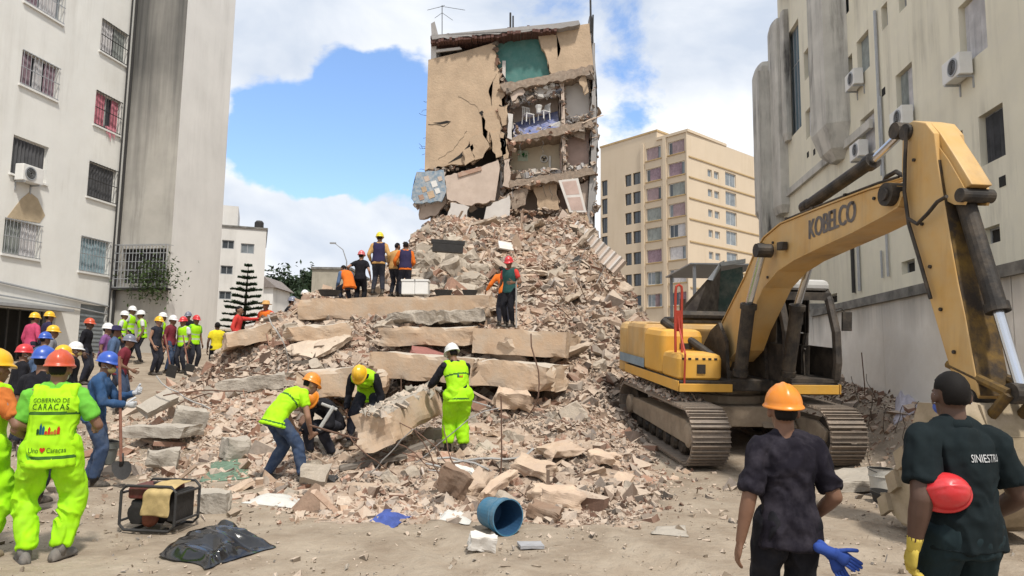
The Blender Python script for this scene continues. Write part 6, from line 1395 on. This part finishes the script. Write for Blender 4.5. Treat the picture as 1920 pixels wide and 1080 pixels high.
    R = Matrix.Translation(pos) @ Matrix.Rotation(math.radians(yaw), 4, 'Z')
    return dict(root=root, vest=vo, shirt=shirt, spine=spine, tan=tan, k=k, arms=arms, M=R, H=H, hx=hx, hy=hy, hz=hz, p=p, LG=LG)
def bodytext(pe, target, txt, x0, x1, s_base, s_top, m, name='lettering', slope=0, spacing=1.0, pts=None, off=.006):
    """lettering on the back: x from left to right as seen from behind, s up the spine"""
    k = pe['k']; me = target.data; bvh = BVHTree.FromPolygons([v.co for v in me.vertices], [tuple(q.vertices) for q in me.polygons])
    if pts is None: V, F = text_mesh(txt, spacing)
    else: V, F = pts
    V = np.array(V, float); wv, hv = V[:,0].max(), V[:,1].max(); out = []
    for a_, b_, *_ in V:
        x = x0+(x1-x0)*a_/wv; s = s_base+(s_top-s_base)*b_/hv+slope*(a_/wv); c_ = pe['spine'](s)+Vector((x*k,0,0)); t_ = pe['tan'](s); f_ = Vector((1,0,0)).cross(t_); f_ = f_ if f_.y < 0 else -f_
        hit = bvh.ray_cast(c_+f_*.5, -f_)
        out.append(tuple((hit[0] if hit[0] else c_+f_*.15)+f_*off))
    return link(name, mesh_from(name, out, F, m), target)
def headD(px, ytop, h, D0, span=.35):
    Ds = np.arange(D0*(1-span), D0*(1+span), .1); u = P(px, ytop, 1.0).x; z_ = G(u*Ds, Ds); e = np.abs(PIXY(u*Ds, Ds, z_+h+.05)-ytop)+.4*np.abs(Ds-D0); i = int(np.argmin(e))
    return Vector((u*Ds[i], Ds[i], float(z_[i])))
def at(px, py, D_): return P(px, py, D_)
# --- foreground
M_ink = cmat('dark_green_print', (.02,.07,.02), bump=0); M_inkw = cmat('white_print', (.55,.55,.55), bump=0); M_inkr = cmat('red_print', (.5,.04,.02), bump=0); M_inko = cmat('brown_print', (.45,.16,.03), bump=0); M_inkb = cmat('blue_print', (.02,.10,.16), bump=0)
q = P(80,1036,5.78); v1 = person('worker in lime vest and lime trousers with orange red helmet, beside the generator', (q.x,5.78,g1(q.x,5.78)), 20, 1.70, 2, lean=3, skin=0, helmet='ored', top=('tee','green'), vest='lime', legs='limet', feet='shoe', shaft=.06, slv=.72, wr=(.10,.25,-.30), wl=(.02,.20,-.38), baggy=1.14, pant_end=.92, fr=(.11,.02,25), fl=(-.12,-.03,-25), hemz=-.13, vband=True, belly=.02, mask='maskw')
bodytext(v1, v1['vest'], 'GOBIERNO DE', -.13, .13, .365, .40, M_ink); bodytext(v1, v1['vest'], 'CARACAS', -.13, .13, .305, .355, M_ink, spacing=1.25)
tri = lambda pts: (np.array([(a_,b_,0) for a_,b_ in pts], float), [list(range(len(pts)))])
def emblem(pe, tgt, x0, x1, s0, s1):
    n = 8; wd = (x1-x0)/n
    for i, (hh, m) in enumerate(((.55,M_ink),(1.,M_inkb),(.8,M_inkb),(.35,M_inkr),(.7,M_inkr),(.3,M_inko),(.45,M_inko),(.75,M_inkr))):
        bodytext(pe, tgt, '', x0+i*wd, x0+(i+.9)*wd, s0, s0+(s1-s0)*hh, m, 'printed_emblem', pts=tri([(0,0),(1,0),(1,.7),(.5,1),(0,.7)]))
emblem(v1, v1['vest'], -.085, .085, .11, .2)
bodytext(v1, v1['vest'], 'Uno', -.13, -.055, -.035, .005, M_ink); bodytext(v1, v1['vest'], 'Caracas', .005, .135, -.035, .005, M_ink)
hp = [(math.sin(t)**3*16+16, 13*math.cos(t)-5*math.cos(2*t)-2*math.cos(3*t)-math.cos(4*t)+17) for t in np.linspace(0,2*math.pi,24,endpoint=False)]
bodytext(v1, v1['vest'], '', -.045, -.005, -.038, .007, M_inkr, 'printed_heart', pts=tri(hp))
q = P(-52,1025,5.75); person('worker in lime vest over orange shirt with yellow helmet, cut by the left edge', (q.x,5.75,g1(q.x,5.75)), -20, 1.70, 2, helmet='yellow', top=('tee','dorange'), vest='lime', legs='limet', feet='tboot', shaft=.30, slv=.75, wr=(.16,.26,-.30), wl=(.05,.15,-.40), baggy=1.25, pant_end=.62, fr=(.12,.02,-20), fl=(-.12,0,20))
q = P(168,905,9.0); pb_ = Vector((q.x,9.0,g1(q.x,9.0))); v3 = person('worker in blue denim with blue helmet and white gloves holding the shovel', pb_, -72, 1.72, 1, lean=10, helmet='blue', top=('long','denim'), legs='jean', wr=(-.05,.34,-.30), wl=(-.16,.40,-.16), curl=1.2, gloves='glw', mask='masky', fr=(.10,.06,0), fl=(-.1,-.06,0), head=(-8,6))
q = P(1478,1290,3.95); v4 = person('man in dusty black tee with orange helmet watching the excavator, seen from behind', (P(1476,900,3.95).x,3.95,g1(q.x,3.95)), 6, 1.62, 2, lean=2, skin=0, helmet='orange', top=('tee','dusty'), legs='black', slv=.86, wr=(.035,.12,-.44), wl=(.13,-.02,-.53), arm=1.08, head=(-14,-6), hemz=-.14)
q = P(1818,900,3.55); v5 = person('man in dark polo with cropped black hair holding a red helmet under his arm', (q.x-.05,3.55,g1(q.x,3.55)), 4, 1.745, 2, lean=2, skin=2, top=('tee','polo'), legs='dteal', slv=.75, wr=(.10,.18,-.42), wl=(.10,-.03,-.52), gloves='gly', mask='maskb', head=(-12,0), curl=.7, belly=.015, arm=1.28)
bodytext(v5, v5['shirt'], 'SINIESTRO', -.035, .145, .325, .362, M_inkw)
V_ = v5['H']; b = Shape(); b.loft([(v5['spine'](.465), v5['tan'](.4), .098*v5['k'], .082*v5['k']), (v5['spine'](.52), v5['tan'](.45), .075*v5['k'], .072*v5['k']), (v5['spine'](.525), v5['tan'](.45), .065*v5['k'], .062*v5['k']), (v5['spine'](.48), v5['tan'](.45), .065*v5['k'], .06*v5['k'])]); b.mb.build('collar', C['polo'], v5['root'], smooth=True, local=True)
hc_ = P(1772,922,3.44); hr = Matrix.Rotation(-.35,3,'Z') @ Matrix.Rotation(1.15,3,'X') @ Matrix.Rotation(1.7,3,'Z'); hh = things('safety_helmet', 'red safety helmet tucked under the arm of the man in the dark polo', 'helmet', hc_); ORG[hh.name] = Vector()
helmet_mesh('shell', HELM['red'], hh, Vector((0,.0,0)), hr @ Vector((1,0,0)), hr @ Vector((0,1,0)), hr @ Vector((0,0,1)), .84, rim=.012)
g0 = P(1566,1036,3.80); go = things('work_gloves', 'pair of blue work gloves stuffed in the back pocket of the man in orange helmet', 'gloves', g0); ORG[go.name] = Vector(); gl = Shape()
hand(gl, Vector((0,0,0)), Vector((.55,-.1,-.35)), Vector((.3,0,1)), Vector((0,-1,0)), .18, .8, inf=.004); gl.seg(Vector((-.08,.02,.02)), Vector((0,.01,-.01)), .028, .03); gl.mb.build('glove', C['glb'], go, smooth=True, local=True); gl = Shape(); hand(gl, Vector((.0,.03,-.03)), Vector((.35,-.05,-.8)), Vector((1,0,.2)), Vector((0,-1,0)), .25, .8, inf=.004); gl.seg(Vector((-.06,.04,.03)), Vector((0,.04,-.03)), .026, .028); gl.mb.build('glove', C['glb'], go, smooth=True, local=True)
# --- workers at the beam
w1 = feetD(532,903); person('worker in lime vest and jeans with orange helmet bending over the bar', w1, -48, 1.72, 1, lean=58, helmet='orange', top=('tee','lime'), vest='lime', legs='jean', slv=.5, pel=.86, wr=(-.02,.14,-.50), wl=(.10,.10,-.46), elb=(.8,-.5,.6), fr=(.22,.16,-10), fl=(-.24,-.14,15), head=(0,-20), curl=1.1, skin=1)
w3 = P(684,812,10.75); person('worker in lime vest bowed towards us behind the lifted beam, yellow helmet on', (w3.x,10.75,g1(w3.x,10.75)+.02), 176, 1.72, 1, lean=74, helmet='yellow', top=('long','black'), vest='lime', legs='dkjean', pel=.84, wr=(.06,.05,-.50), wl=(.08,.0,-.52), fr=(.2,.1,0), fl=(-.2,-.05,0), head=(0,10), curl=.9)
w2 = P(612,800,10.5); person('crouching worker with orange helmet just behind the one in jeans', (w2.x,10.5,g1(w2.x,10.5)-.05), 150, 1.66, 1, lean=62, helmet='orange', top=('long','black'), legs='dkjean', pel=.55, wr=(.0,.22,-.42), wl=(.0,.22,-.40), fr=(.2,.12,0), fl=(-.2,.05,0), head=(20,10), curl=.9)
w4 = feetD(855,857); v8 = person('worker in lime vest and lime trousers with white helmet pushing the beam', w4, 24, 1.74, 1, lean=20, helmet='white', top=('long','black'), vest='lime', legs='limet', feet='boot', shaft=.3, pant_end=.72, baggy=1.3, wl=(.10,.36,-.30), wr=(-.05,.34,-.36), fr=(.13,.0,-10), fl=(-.12,.06,20), head=(10,5), mask='maskw', side=-5)
emblem(v8, v8['vest'], -.05, .04, .22, .28)
# --- on the slab and heap
def onz(px, D_, y_feet): return P(px, y_feet, D_)
person('man with yellow helmet and navy vest standing tallest on the top slab', onz(708,18.7,551), 4, 1.72, 0, helmet='lem', top=('long','tan'), vest='navy', legs='dkjean', wr=(.08,.14,-.44), wl=(.06,.15,-.42), fr=(.13,0,-15), fl=(-.13,0,15))
person('man with pink helmet and black tee, hand on hip, left on the top slab', onz(673,19.6,578), -6, 1.68, 0, helmet='pink', top=('tee','black'), legs='black', wl=(.16,.0,-.30), wr=(.1,.1,-.42), skin=1)
person('man in tan jacket between the navy vests on the top slab', onz(738,19.3,556), -30, 1.60, 0, lean=14, top=('long','tan'), legs='dkjean', wr=(.02,.25,-.3), wl=(.0,.25,-.3), helmet=None)
person('bareheaded man in navy vest over orange sleeves, right on the top slab', onz(758,19.0,560), 10, 1.66, 0, lean=10, top=('long','orange'), vest='navy', legs='dkjean', wl=(.10,.2,-.36), wr=(.0,.22,-.36), fr=(.13,0,-10))
person('crouching man in orange vest at the left end of the top slab', onz(650,19.2,566), 40, 1.66, 0, lean=45, pel=.5, top=('long','blue'), vest='orange', legs='dkjean', wr=(0,.2,-.42), wl=(0,.2,-.4), fr=(.15,.1,0), fl=(-.15,0,0))
person('man in red shirt and red helmet holding a long bar on the slab', onz(955,15.9,614), 150, 1.66, 0, lean=6, helmet='red', top=('tee','red'), vest='dgreen', legs='black', wr=(.08,.12,-.42), wl=(.05,.22,-.30), fr=(.09,0,0), fl=(-.09,0,0), head=(15,14), hemz=-.08)
person('man in orange jacket stooping behind the one in red', onz(944,17.0,612), 20, 1.66, 0, lean=35, top=('long','orange'), legs='dkjean', wr=(.2,.2,-.35), wl=(.2,.2,-.35), helmet=None)
def onhead(px, ytop, D_, h): q = P(px, ytop, D_); return Vector((q.x, D_, q.z-h-.04))
person('man in red shirt pointing with a stretched arm beside the Norfolk pine', onhead(446,568,18.8,1.7), -80, 1.7, 0, top=('long','red'), legs='dkjean', helmet=None, wl=(-.02,.55,.0), wr=(.06,.05,-.50))
person('man in red and orange vest with brown hat beyond the leftmost slab', onhead(501,560,19.3,1.7), 170, 1.7, 0, top=('long','red'), vest='orange', legs='dkjean', hat='tan', wr=(.1,.1,-.45))
person('man all in black with black helmet left of the topmost slab', onhead(541,552,19.5,1.7), -60, 1.7, 0, lean=15, top=('long','black'), legs='black', helmet='grey', wr=(0,.25,-.35), wl=(0,.25,-.35))
person('man with white helmet peeping over the end of the topmost slab', onhead(570,541,20.5,1.7), -30, 1.7, 0, top=('long','grey'), legs='dkjean', helmet='white')
# --- the crowd at the left
CR = [(63,582,16.0,1.70,-20,dict(top=('long','pink'),helmet='yellow',wr=(.05,.2,-.35)),'man in pink shirt with yellow helmet before the dark shop'),
 (90,580,16.6,1.70,-35,dict(top=('long','navy'),helmet='yellow'),'man in dark shirt with yellow helmet right of the pink shirt'),
 (41,640,10.5,1.68,-40,dict(top=('long','black'),helmet='red',mask='maskw'),'man with red helmet half hidden behind the yellow helmet at left edge'),
 (82,618,14.0,1.70,-20,dict(top=('long','blue'),helmet='blue'),'man with blue helmet just below the pink shirt'),
 (96,606,15.2,1.70,-50,dict(top=('long','grey'),helmet='yellow'),'man whose yellow helmet shows between blue helmet and pale wall'),
 (78,641,8.3,1.68,-15,dict(top=('tee','black'),helmet='blue'),'man with blue helmet directly behind the orange red helmet'),
 (115,626,10.4,1.70,-45,dict(top=('long','black'),helmet='yellow',mask='maskw'),'man in black with yellow helmet above the lime vest worker'),
 (138,633,12.0,1.66,-60,dict(top=('long','black'),helmet='white',mask='masky'),'man with white helmet and yellow mask left of the denim worker'),
 (165,593,16.8,1.72,-80,dict(top=('long','black'),helmet='ored',skin=2),'man in black jacket with orange helmet before the louvred door'),
 (199,602,18.0,1.66,-70,dict(top=('tee','purple'),helmet='white'),'man in purple shirt with white helmet'),
 (215,605,16.0,1.70,-60,dict(top=('long','blue'),hat='navy'),'man in blue shirt with dark brimmed hat'),
 (233,622,13.6,1.66,-75,dict(top=('tee','dred'),helmet='grey',legs='jean',lean=14,wr=(0,.2,-.4)),'man in dark red shirt and jeans stooping beside the heap'),
 (231,580,20.5,1.72,-70,dict(top=('tee','white'),vest='lime',helmet='white'),'worker in lime vest with white helmet, leftmost of the far line'),
 (246,571,21.2,1.76,-85,dict(top=('tee','white'),vest='lime',helmet='white',wl=(-.05,.4,-.2)),'taller worker in lime vest with white helmet, head above the far line'),
 (270,579,21.0,1.74,120,dict(top=('tee','white'),vest='lime',helmet='white',lean=8),'worker in lime vest with white helmet turned left towards the wall'),
 (303,583,22.2,1.72,-60,dict(top=('tee','grey'),vest='lime',helmet='white'),'man with white helmet behind the yellow helmet in the far line'),
 (296,590,19.6,1.70,-100,dict(top=('vestless','dkjean'),helmet='yellow',skin=1,wr=(.05,.1,-.5)),'bare armed man with yellow helmet and dark backpack'),
 (322,588,20.2,1.72,-95,dict(top=('long','dred'),helmet='white',legs='jean'),'man in dark red jacket and jeans with white helmet carrying a spade'),
 (347,591,21.4,1.68,160,dict(top=('tee','white'),vest='lime',helmet='red'),'worker in banded lime vest with red helmet, left of the red pair'),
 (367,588,22.4,1.70,-120,dict(top=('tee','green'),vest='lime',helmet='red'),'worker in lime vest with red helmet, right of the red pair'),
 (355,582,23.6,1.72,180,dict(top=('long','black'),helmet='grey'),'man with dark helmet behind the red helmet pair'),
 (409,598,19.4,1.62,30,dict(top=('tee','yellow'),skin=2,legs='black'),'bareheaded man in yellow shirt at the left end of the slabs')]
for px, yt, D0, h_, yw, kw, lab in CR:
    d = dict(legs='dkjean'); d.update(kw)
    pos = headD(px, yt, h_, D0, .1)
    q = P(px, yt, pos.y); pos.z = max(pos.z, min(q.z-h_-.05, pos.z+.75)) if px < 100 or yt < 600 else pos.z
    person(lab, pos, yw, h_, 0 if pos.y > 11 else 1, **d)
# ------------------------------------------------------------------ small things
M_wood = mat('shovel_wood', (.28,.13,.09), .7, var=.35, scale=12)
sg = g1(P(228,890,8.95).x, 8.95); s0 = P(224,668,8.95); s1 = P(227,865,8.95); tip = P(229,900,8.9)
sh = things('shovel', 'round point shovel with wooden handle held upright by the denim worker', 'shovel', (tip.x,8.9,tip.z)); mb = MB(); mb.tube([s0, s0.lerp(s1,.5), s1], .019, 8); mb.build('handle', M_wood, sh)
mb = MB(); W_ = .125; rows = []
for j, (v_, wd, dp) in enumerate(((0,.75,.0),(.15,1,.02),(.5,1,.03),(.8,.7,.02),(.95,.35,.01),(1.0,.05,0))):
    c_ = s1.lerp(tip, v_); rows.append([c_+Vector((W_*wd*f, -.05*dp+.03*(1-f*f)*(1-v_), 0)) for f in (-1,-.5,0,.5,1)])
vs = [p for r in rows for p in r]; n = len(vs); fs = [(j*5+i, j*5+i+1, j*5+i+6, j*5+i+5) for j in range(5) for i in range(4)]
mb.add(vs+[p+Vector((0,.006,0)) for p in vs], fs+[tuple(i+n for i in f[::-1]) for f in fs]); mb.cyl(s1+Vector((0,.01,.1)), s1+Vector((0,.02,-.06)), .022, .03, 8); mb.build('blade', M_iron, sh, smooth=True)
# iron bar of the bending worker
mb = MB(); mb.tube([P(580,797,9.15), P(640,815,9.4), P(682,826,9.6)], .014, 6); solo(mb.build('crowbar', M_steel), 'long iron bar held by the worker in jeans under the beam', 'crowbar')
mb = MB(); mb.tube([P(626,762,10.0), P(598,806,9.9)], .03, 7); mb.tube([P(603,757,10.0), P(632,768,10.0)], .022, 7); solo(mb.build('sledgehammer', M_wire), 'pale handled hammer leaning by the crouching worker', 'hammer')
mb = MB(); mb.tube([P(968,528,15.6), P(968,614,15.75)], .018, 6); solo(mb.build('digging_bar', M_wire), 'long grey bar held by the man in red on the slab', 'bar')
for i, (px, yb, D_, lb_) in enumerate(((318,700,18.6,'black spade with its blade down beside the man in dark red jacket'), (352,698,19.5,'black spade before the worker in the banded vest'))):
    q = P(px, yb, D_); q.z = max(q.z-.1, g1(q.x, D_)); t = things('spade', lb_, 'spade', q); mb = MB(); mb.tube([q+Vector((0,0,.3)), q+Vector((-.25,.1,1.15))], .02, 6); mb.build('handle', M_wood, t); mb = MB(); mb.box(q+Vector((.05,0,.16)), (.26,.03,.34), Euler((.2,.25,0)).to_matrix()); mb.build('blade', M_iron, t)
# buckets
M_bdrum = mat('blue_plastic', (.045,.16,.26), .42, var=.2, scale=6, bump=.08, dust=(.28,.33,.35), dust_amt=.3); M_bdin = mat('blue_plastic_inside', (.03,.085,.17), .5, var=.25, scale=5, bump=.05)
def pail(name, label, c, ax, L_, r0, r1, m, mi_, handle=True, rim=True, cat='bucket'):
    c = Vector(c); ax = Vector(ax).normalized(); t = things(name, label, cat, c); a_ = ax.orthogonal().normalized()
    mb = MB(); mb.lathe(c, ax, [(0,0.001),(0,r0*.93),(.012,r0),(L_*.72,r0+(r1-r0)*.72),(L_*.725,r1*1.03),(L_*.75,r1*1.03),(L_*.755,r1*.985),(L_*.985,r1),(L_,r1*1.045),(L_,r1*.97)], 30, False); mb.build('shell', m, t, smooth=False)
    mb = MB(); mb.lathe(c, ax, [(L_-.001,r1*.968),(.02,r0*.95),(.02,.001)], 30, False); mb.build('inside', mi_, t)
    if handle:
        mb = MB(); b_ = ax.cross(a_); mb.tube([c+ax*L_*.9+a_*r1*1.06*math.cos(q_)+(ax*.25+b_)*r1*1.05*math.sin(q_) for q_ in np.linspace(0, math.pi, 12)], .005, 5); mb.build('bail', M_iron, t)
    return t
q = gp(915,996); gz = q.z; pail('bucket', 'blue plastic drum lying on its side on the dirt', (q.x,q.y+.12,gz+.165), (.52,-.8,.03), .36, .145, .168, M_bdrum, M_bdin, False)
q = P(1652,880,9.0); pail('bucket', 'white plastic pail standing beyond the pale slab by the wall', (q.x,9.0,g1(q.x,9.0)), (0,0,1), .36, .125, .15, mat('dirty_white_plastic', (.50,.48,.43), .5, var=.2, scale=4, dust=(.42,.36,.28), dust_amt=.3), M_dark)
q = P(1657,903,8.6); pail('bucket', 'low dark rubber bowl in front of the white pail', (q.x,8.6,g1(q.x,8.6)), (.1,-.1,1), .13, .13, .17, M_iron, M_dark, False)
q = P(196,850,9.5); pail('bucket', 'grey bucket hanging behind the denim worker', (q.x,9.5,g1(q.x,9.5)+.2), (.05,0,1), .3, .13, .16, mat('grey_plastic', (.16,.17,.16), .5, var=.2, scale=4), M_dark)
# white crates on the top slab
for px, lab in ((765,'left white plastic crate on the top slab'), (790,'right white plastic crate on the top slab')):
    a_ = P(px-12,527,18.3); b_ = P(px+12,552,18.3); t = things('plastic_crate', lab, 'crate', (a_.x,18.3,b_.z), 'white crates on the top slab'); mb = MB(); mb.ob((a_.x,18.3,b_.z),(b_.x-a_.x,0,0),(0,.4,0),(0,0,a_.z-b_.z)); mb.build('crate_body', M_white, t, bevel=.02)
    mb = MB(); mb.ob((a_.x-.015,18.285,a_.z+.002),(b_.x-a_.x+.03,0,0),(0,.43,0),(0,0,.05)); mb.build('lid', M_white, t)
for px, w_, lab in ((830,.5,'flat dark trough right of the white crates'), (880,.42,'dark rubber basket on the top slab, right'), (614,.6,'dark flat tray at the left end of the top slab')):
    q = P(px,552,18.4); mb = MB(); mb.lathe((q.x,18.6,q.z-.02),(0,0,1),[(0,w_*.38),(.13,w_*.5),(.15,w_*.52),(.15,w_*.46),(.05,w_*.36)],16,False); solo(mb.build('rubber_basket', M_iron), lab, 'basket')
# generator
M_red2 = mat('dusty_red_metal', (.13,.03,.025), .55, var=.4, scale=5, dust=(.2,.14,.1), dust_amt=.3); M_engine = mat('engine_black', (.03,.028,.027), .6, var=.4, scale=8, bump=.2)
gb = gp(298,990); ge = things('generator', 'portable generator with black tube frame and red tank on the dirt', 'generator', gb, rot=Euler((0,0,-.12)))
w_, d_, h_ = .56,.40,.43
mb = MB()
for y_ in (-d_/2, d_/2):
    r = .05; x0, x1 = -w_/2, w_/2; loop = [(x0+r,y_,.02),(x1-r,y_,.02),(x1,y_,.02+r),(x1,y_,h_-r),(x1-r,y_,h_),(x0+r,y_,h_),(x0,y_,h_-r),(x0,y_,.02+r),(x0+r,y_,.02)]; mb.tube(loop, .014, 8)
for x_ in (-w_/2, w_/2):
    for z_ in (.1, .36): mb.tube([(x_,-d_/2,z_),(x_,d_/2,z_)], .012, 6)
for x_ in (-.15,.15): mb.tube([(x_,-d_/2,.02),(x_,d_/2,.02)], .014, 6)
mb.build('tube_frame', M_iron, ge, local=True)
mb = MB(); rbox(mb, -.25, .16, -.17, .17, .30, .42, .05, .03); tk = mb.build('fuel_tank', M_red2, ge, local=True); mb = MB(); mb.lathe((-.05,0,.42),(0,0,1),[(0,.035),(.02,.035),(.022,.0)],12); mb.build('cap', M_iron, tk, local=True)
mb = MB(); rbox(mb, -.22, -.02, -.15, .15, .06, .29, .03, .03); mb.lathe((-.12,-.15,.17),(0,-1,0),[(0,.09),(.03,.1),(.035,.06)],16); mb.build('engine', M_engine, ge, local=True)
mb = MB(); mb.lathe((.0,-.14,.13),(0,-1,0),[(0,.085),(.03,.085),(.045,.06),(.05,.0)],18); mb.build('recoil_cover', mat('rusty_orange_cover', (.20,.06,.03), .6, var=.4, scale=7), ge, local=True)
mb = MB(); mb.lathe((.0,.0,.165),(1,0,0),[(0,.1),(.02,.12),(.2,.12),(.22,.1)],16); mb.build('alternator', M_engine, ge, local=True)
mb = MB(); rbox(mb, .17, .26, -.16, .16, .1, .38, .02, .02); mb.build('control_panel', M_engine, ge, local=True)
def drape(name, label, cat, base, grid, m, th=.003, sub=2):
    nx, ny = len(grid[0]), len(grid); V = np.array([tuple(Vector(p)) for r in grid for p in r]); me = mesh_from(name, V, gridf(nx, ny), m, True); o = link(name, me); o.location = base
    s = o.modifiers.new('s','SUBSURF'); s.levels = s.render_levels = sub; t = o.modifiers.new('t','SOLIDIFY'); t.thickness = th; return tag(o, label, cat)
rr = random.Random(4); gr = []
for j in range(9):
    row = []
    for i in range(6):
        u = -.07+.045*i; s = j*.06
        y_, z_ = (.12-s, .445) if s < .2 else (-.095-.02, .445-(s-.2)) if s > .22 else (-.085,.44)
        row.append((.10+u+.012*rr.uniform(-1,1)-.01*j*(i < 2), y_-.025*((i+j)%2)-.02*rr.random()-(.115 if s > .21 else 0), z_+.012*rr.uniform(-1,1)))
    gr.append(row)
dq_ = drape('rag', 'dirty yellow rag hanging over the generator', 'rag', gb, gr, mat('yellow_rag', (.50,.37,.17), .95, var=.35, scale=9, bump=.2)); dq_.rotation_euler = (0,0,-.12)
# black plastic sheet / bag
M_bag = mat('black_plastic_bag', (.010,.010,.012), .13, var=.2, scale=3, bump=.12, bscale=14, bdist=.02, spec=.7)
c0 = gp(298,1040); c1 = gp(372,1072); c2 = gp(516,1028); c3 = gp(420,985); nx, ny = 46, 34; V = []
for j in range(ny):
    for i in range(nx):
        u, v = i/(nx-1), j/(ny-1); p = c0.lerp(c1, u) if False else (c1.lerp(c2, u)).lerp(c0.lerp(c3, u), v); p = Vector(p); V.append((p.x, p.y, 0, u, v))
V = np.array(V); uv = V[:,3:]; e = np.minimum(np.minimum(uv[:,0], 1-uv[:,0]), np.minimum(uv[:,1], 1-uv[:,1]))
q3 = np.stack([V[:,0]*2.6+V[:,1]*1.6, V[:,1]*4.2, uv[:,0]*0], 1); ridge = 1-np.abs(fbm(q3+fbm(q3*.5,3,2)[:,None]*.9, 66, 2)); ridge2 = 1-np.abs(fbm(q3*2.3, 71, 2))
V[:,:2] += np.stack([fbm(q3*.8, 91, 2), fbm(q3*.8, 95, 2)], 1)*.06
V[:,2] = G(V[:,0], V[:,1])+.012+sm(0,.10,e)*(.05+.05*sm(0,.4,e)+.085*(ridge-.55)+.028*(ridge2-.5))
V[:,2] = np.maximum(V[:,2], G(V[:,0], V[:,1])+.008)
F4 = gridf(nx, ny); F3 = np.concatenate([F4[:,[0,1,2]], F4[:,[0,2,3]]])
bo = link('rubbish_bag', mesh_from('rubbish_bag', V[:,:3], F4, M_bag, True)); s = bo.modifiers.new('s','SUBSURF'); s.levels = s.render_levels = 1
solo(bo, 'crumpled black plastic rubbish bag lying flat on the dirt', 'rubbish bag')
def crumple(name, label, cat, pxs, D_, hgt, m, seed, n=16):
    cs = [P(a_, b_, D_) for a_, b_ in pxs]; zf = [g1(c.x, D_) for c in cs]
    # outline pixels lie on the ground
    cs = []
    for a_, b_ in pxs: r_ = ray(a_, b_); k_ = (zf[0]-CAMZ)/r_.z; cs.append(Vector((r_.x*k_, r_.y*k_, zf[0])))
    V = []
    for j in range(n):
        for i in range(n):
            u, v = i/(n-1), j/(n-1); p = cs[0].lerp(cs[1], u).lerp(cs[3].lerp(cs[2], u), v); V.append((p.x, p.y, 0, u, v))
    V = np.array(V); uv = V[:,3:]; e = np.minimum(np.minimum(uv[:,0], 1-uv[:,0]), np.minimum(uv[:,1], 1-uv[:,1])); q3 = np.stack([V[:,0]*9, V[:,1]*9, 0*e], 1)
    V[:,:2] += np.stack([fbm(q3, seed, 2), fbm(q3, seed+4, 2)], 1)*.025
    V[:,2] = G(V[:,0], V[:,1])+.012+sm(0,.3,e)*hgt*(.35+.8*(1-np.abs(fbm(q3, seed+8, 2))))
    o = link(name, mesh_from(name, V[:,:3], gridf(n, n), m, True)); s = o.modifiers.new('s','SUBSURF'); s.levels = s.render_levels = 1; t = o.modifiers.new('t','SOLIDIFY'); t.thickness = .004; return solo(o, label, cat)
crumple('cloth', 'crumpled blue cloth on the dirt left of the blue drum', 'cloth', ((693,975),(735,994),(772,965),(720,955)), 6.2, .07, mat('royal_blue_cloth', (.07,.11,.36), .9, var=.4, scale=8), 21)
crumple('plastic_sack', 'flattened white woven sack in front of the heap', 'sack', ((452,946),(580,956),(560,930),(470,932)), 6.8, .06, mat('white_sack', (.58,.57,.53), .8, var=.15, scale=8, bump=.2), 33)
crumple('plastic_sack', 'pale torn sack heap near the wall beyond the bucket teeth', 'sack', ((1680,880),(1730,885),(1722,850),(1690,850)), 8.6, .16, mat('pale_lilac_sack', (.50,.47,.52), .8, var=.25, scale=8, bump=.2), 45)
crumple('cloth', 'white scrap of plastic by the lower left rubble edge', 'plastic scrap', ((500,870),(540,872),(535,850),(505,852)), 8.2, .06, mat('white_sack', (.6,.6,.6)), 57)
crumple('net', 'tangled dull green netting left of the bending worker', 'net', ((375,905),(470,900),(450,872),(390,880)), 7.6, .05, mat('green_net', (.16,.24,.17), .9, var=.4, scale=12), 63)
crumple('plastic_sheet', 'white torn sheet left of the blue drum rim', 'sheet', ((820,976),(880,984),(878,962),(826,962)), 6.8, .05, mat('white_sack', (.6,.6,.6)), 73)
crumple('newspaper', 'thin pale scrap lying on the dirt at the right', 'paper scrap', ((1222,1005),(1292,1008),(1285,988),(1230,990)), 6.2, .03, M_greyc, 83, 10)
# weeds and dead stalks by the wall
for i in range(14):
    px = random.uniform(1590,1720); D_ = random.uniform(9.5,13.5); x_ = P(px, 800, D_).x; z_ = g1(x_, D_); mb = MB(); q = [Vector((x_,D_,z_-.05))]
    for k in range(5): q.append(q[-1]+Vector((random.uniform(-.06,.06),random.uniform(-.03,.03),random.uniform(.06,.13))))
    mb.tube(q, .006, 4); solo(mb.build('dead_stalk', M_bark), 'dry weed stalk on the rubble at the foot of the concrete wall', 'weed', 'dry stalks by the wall')
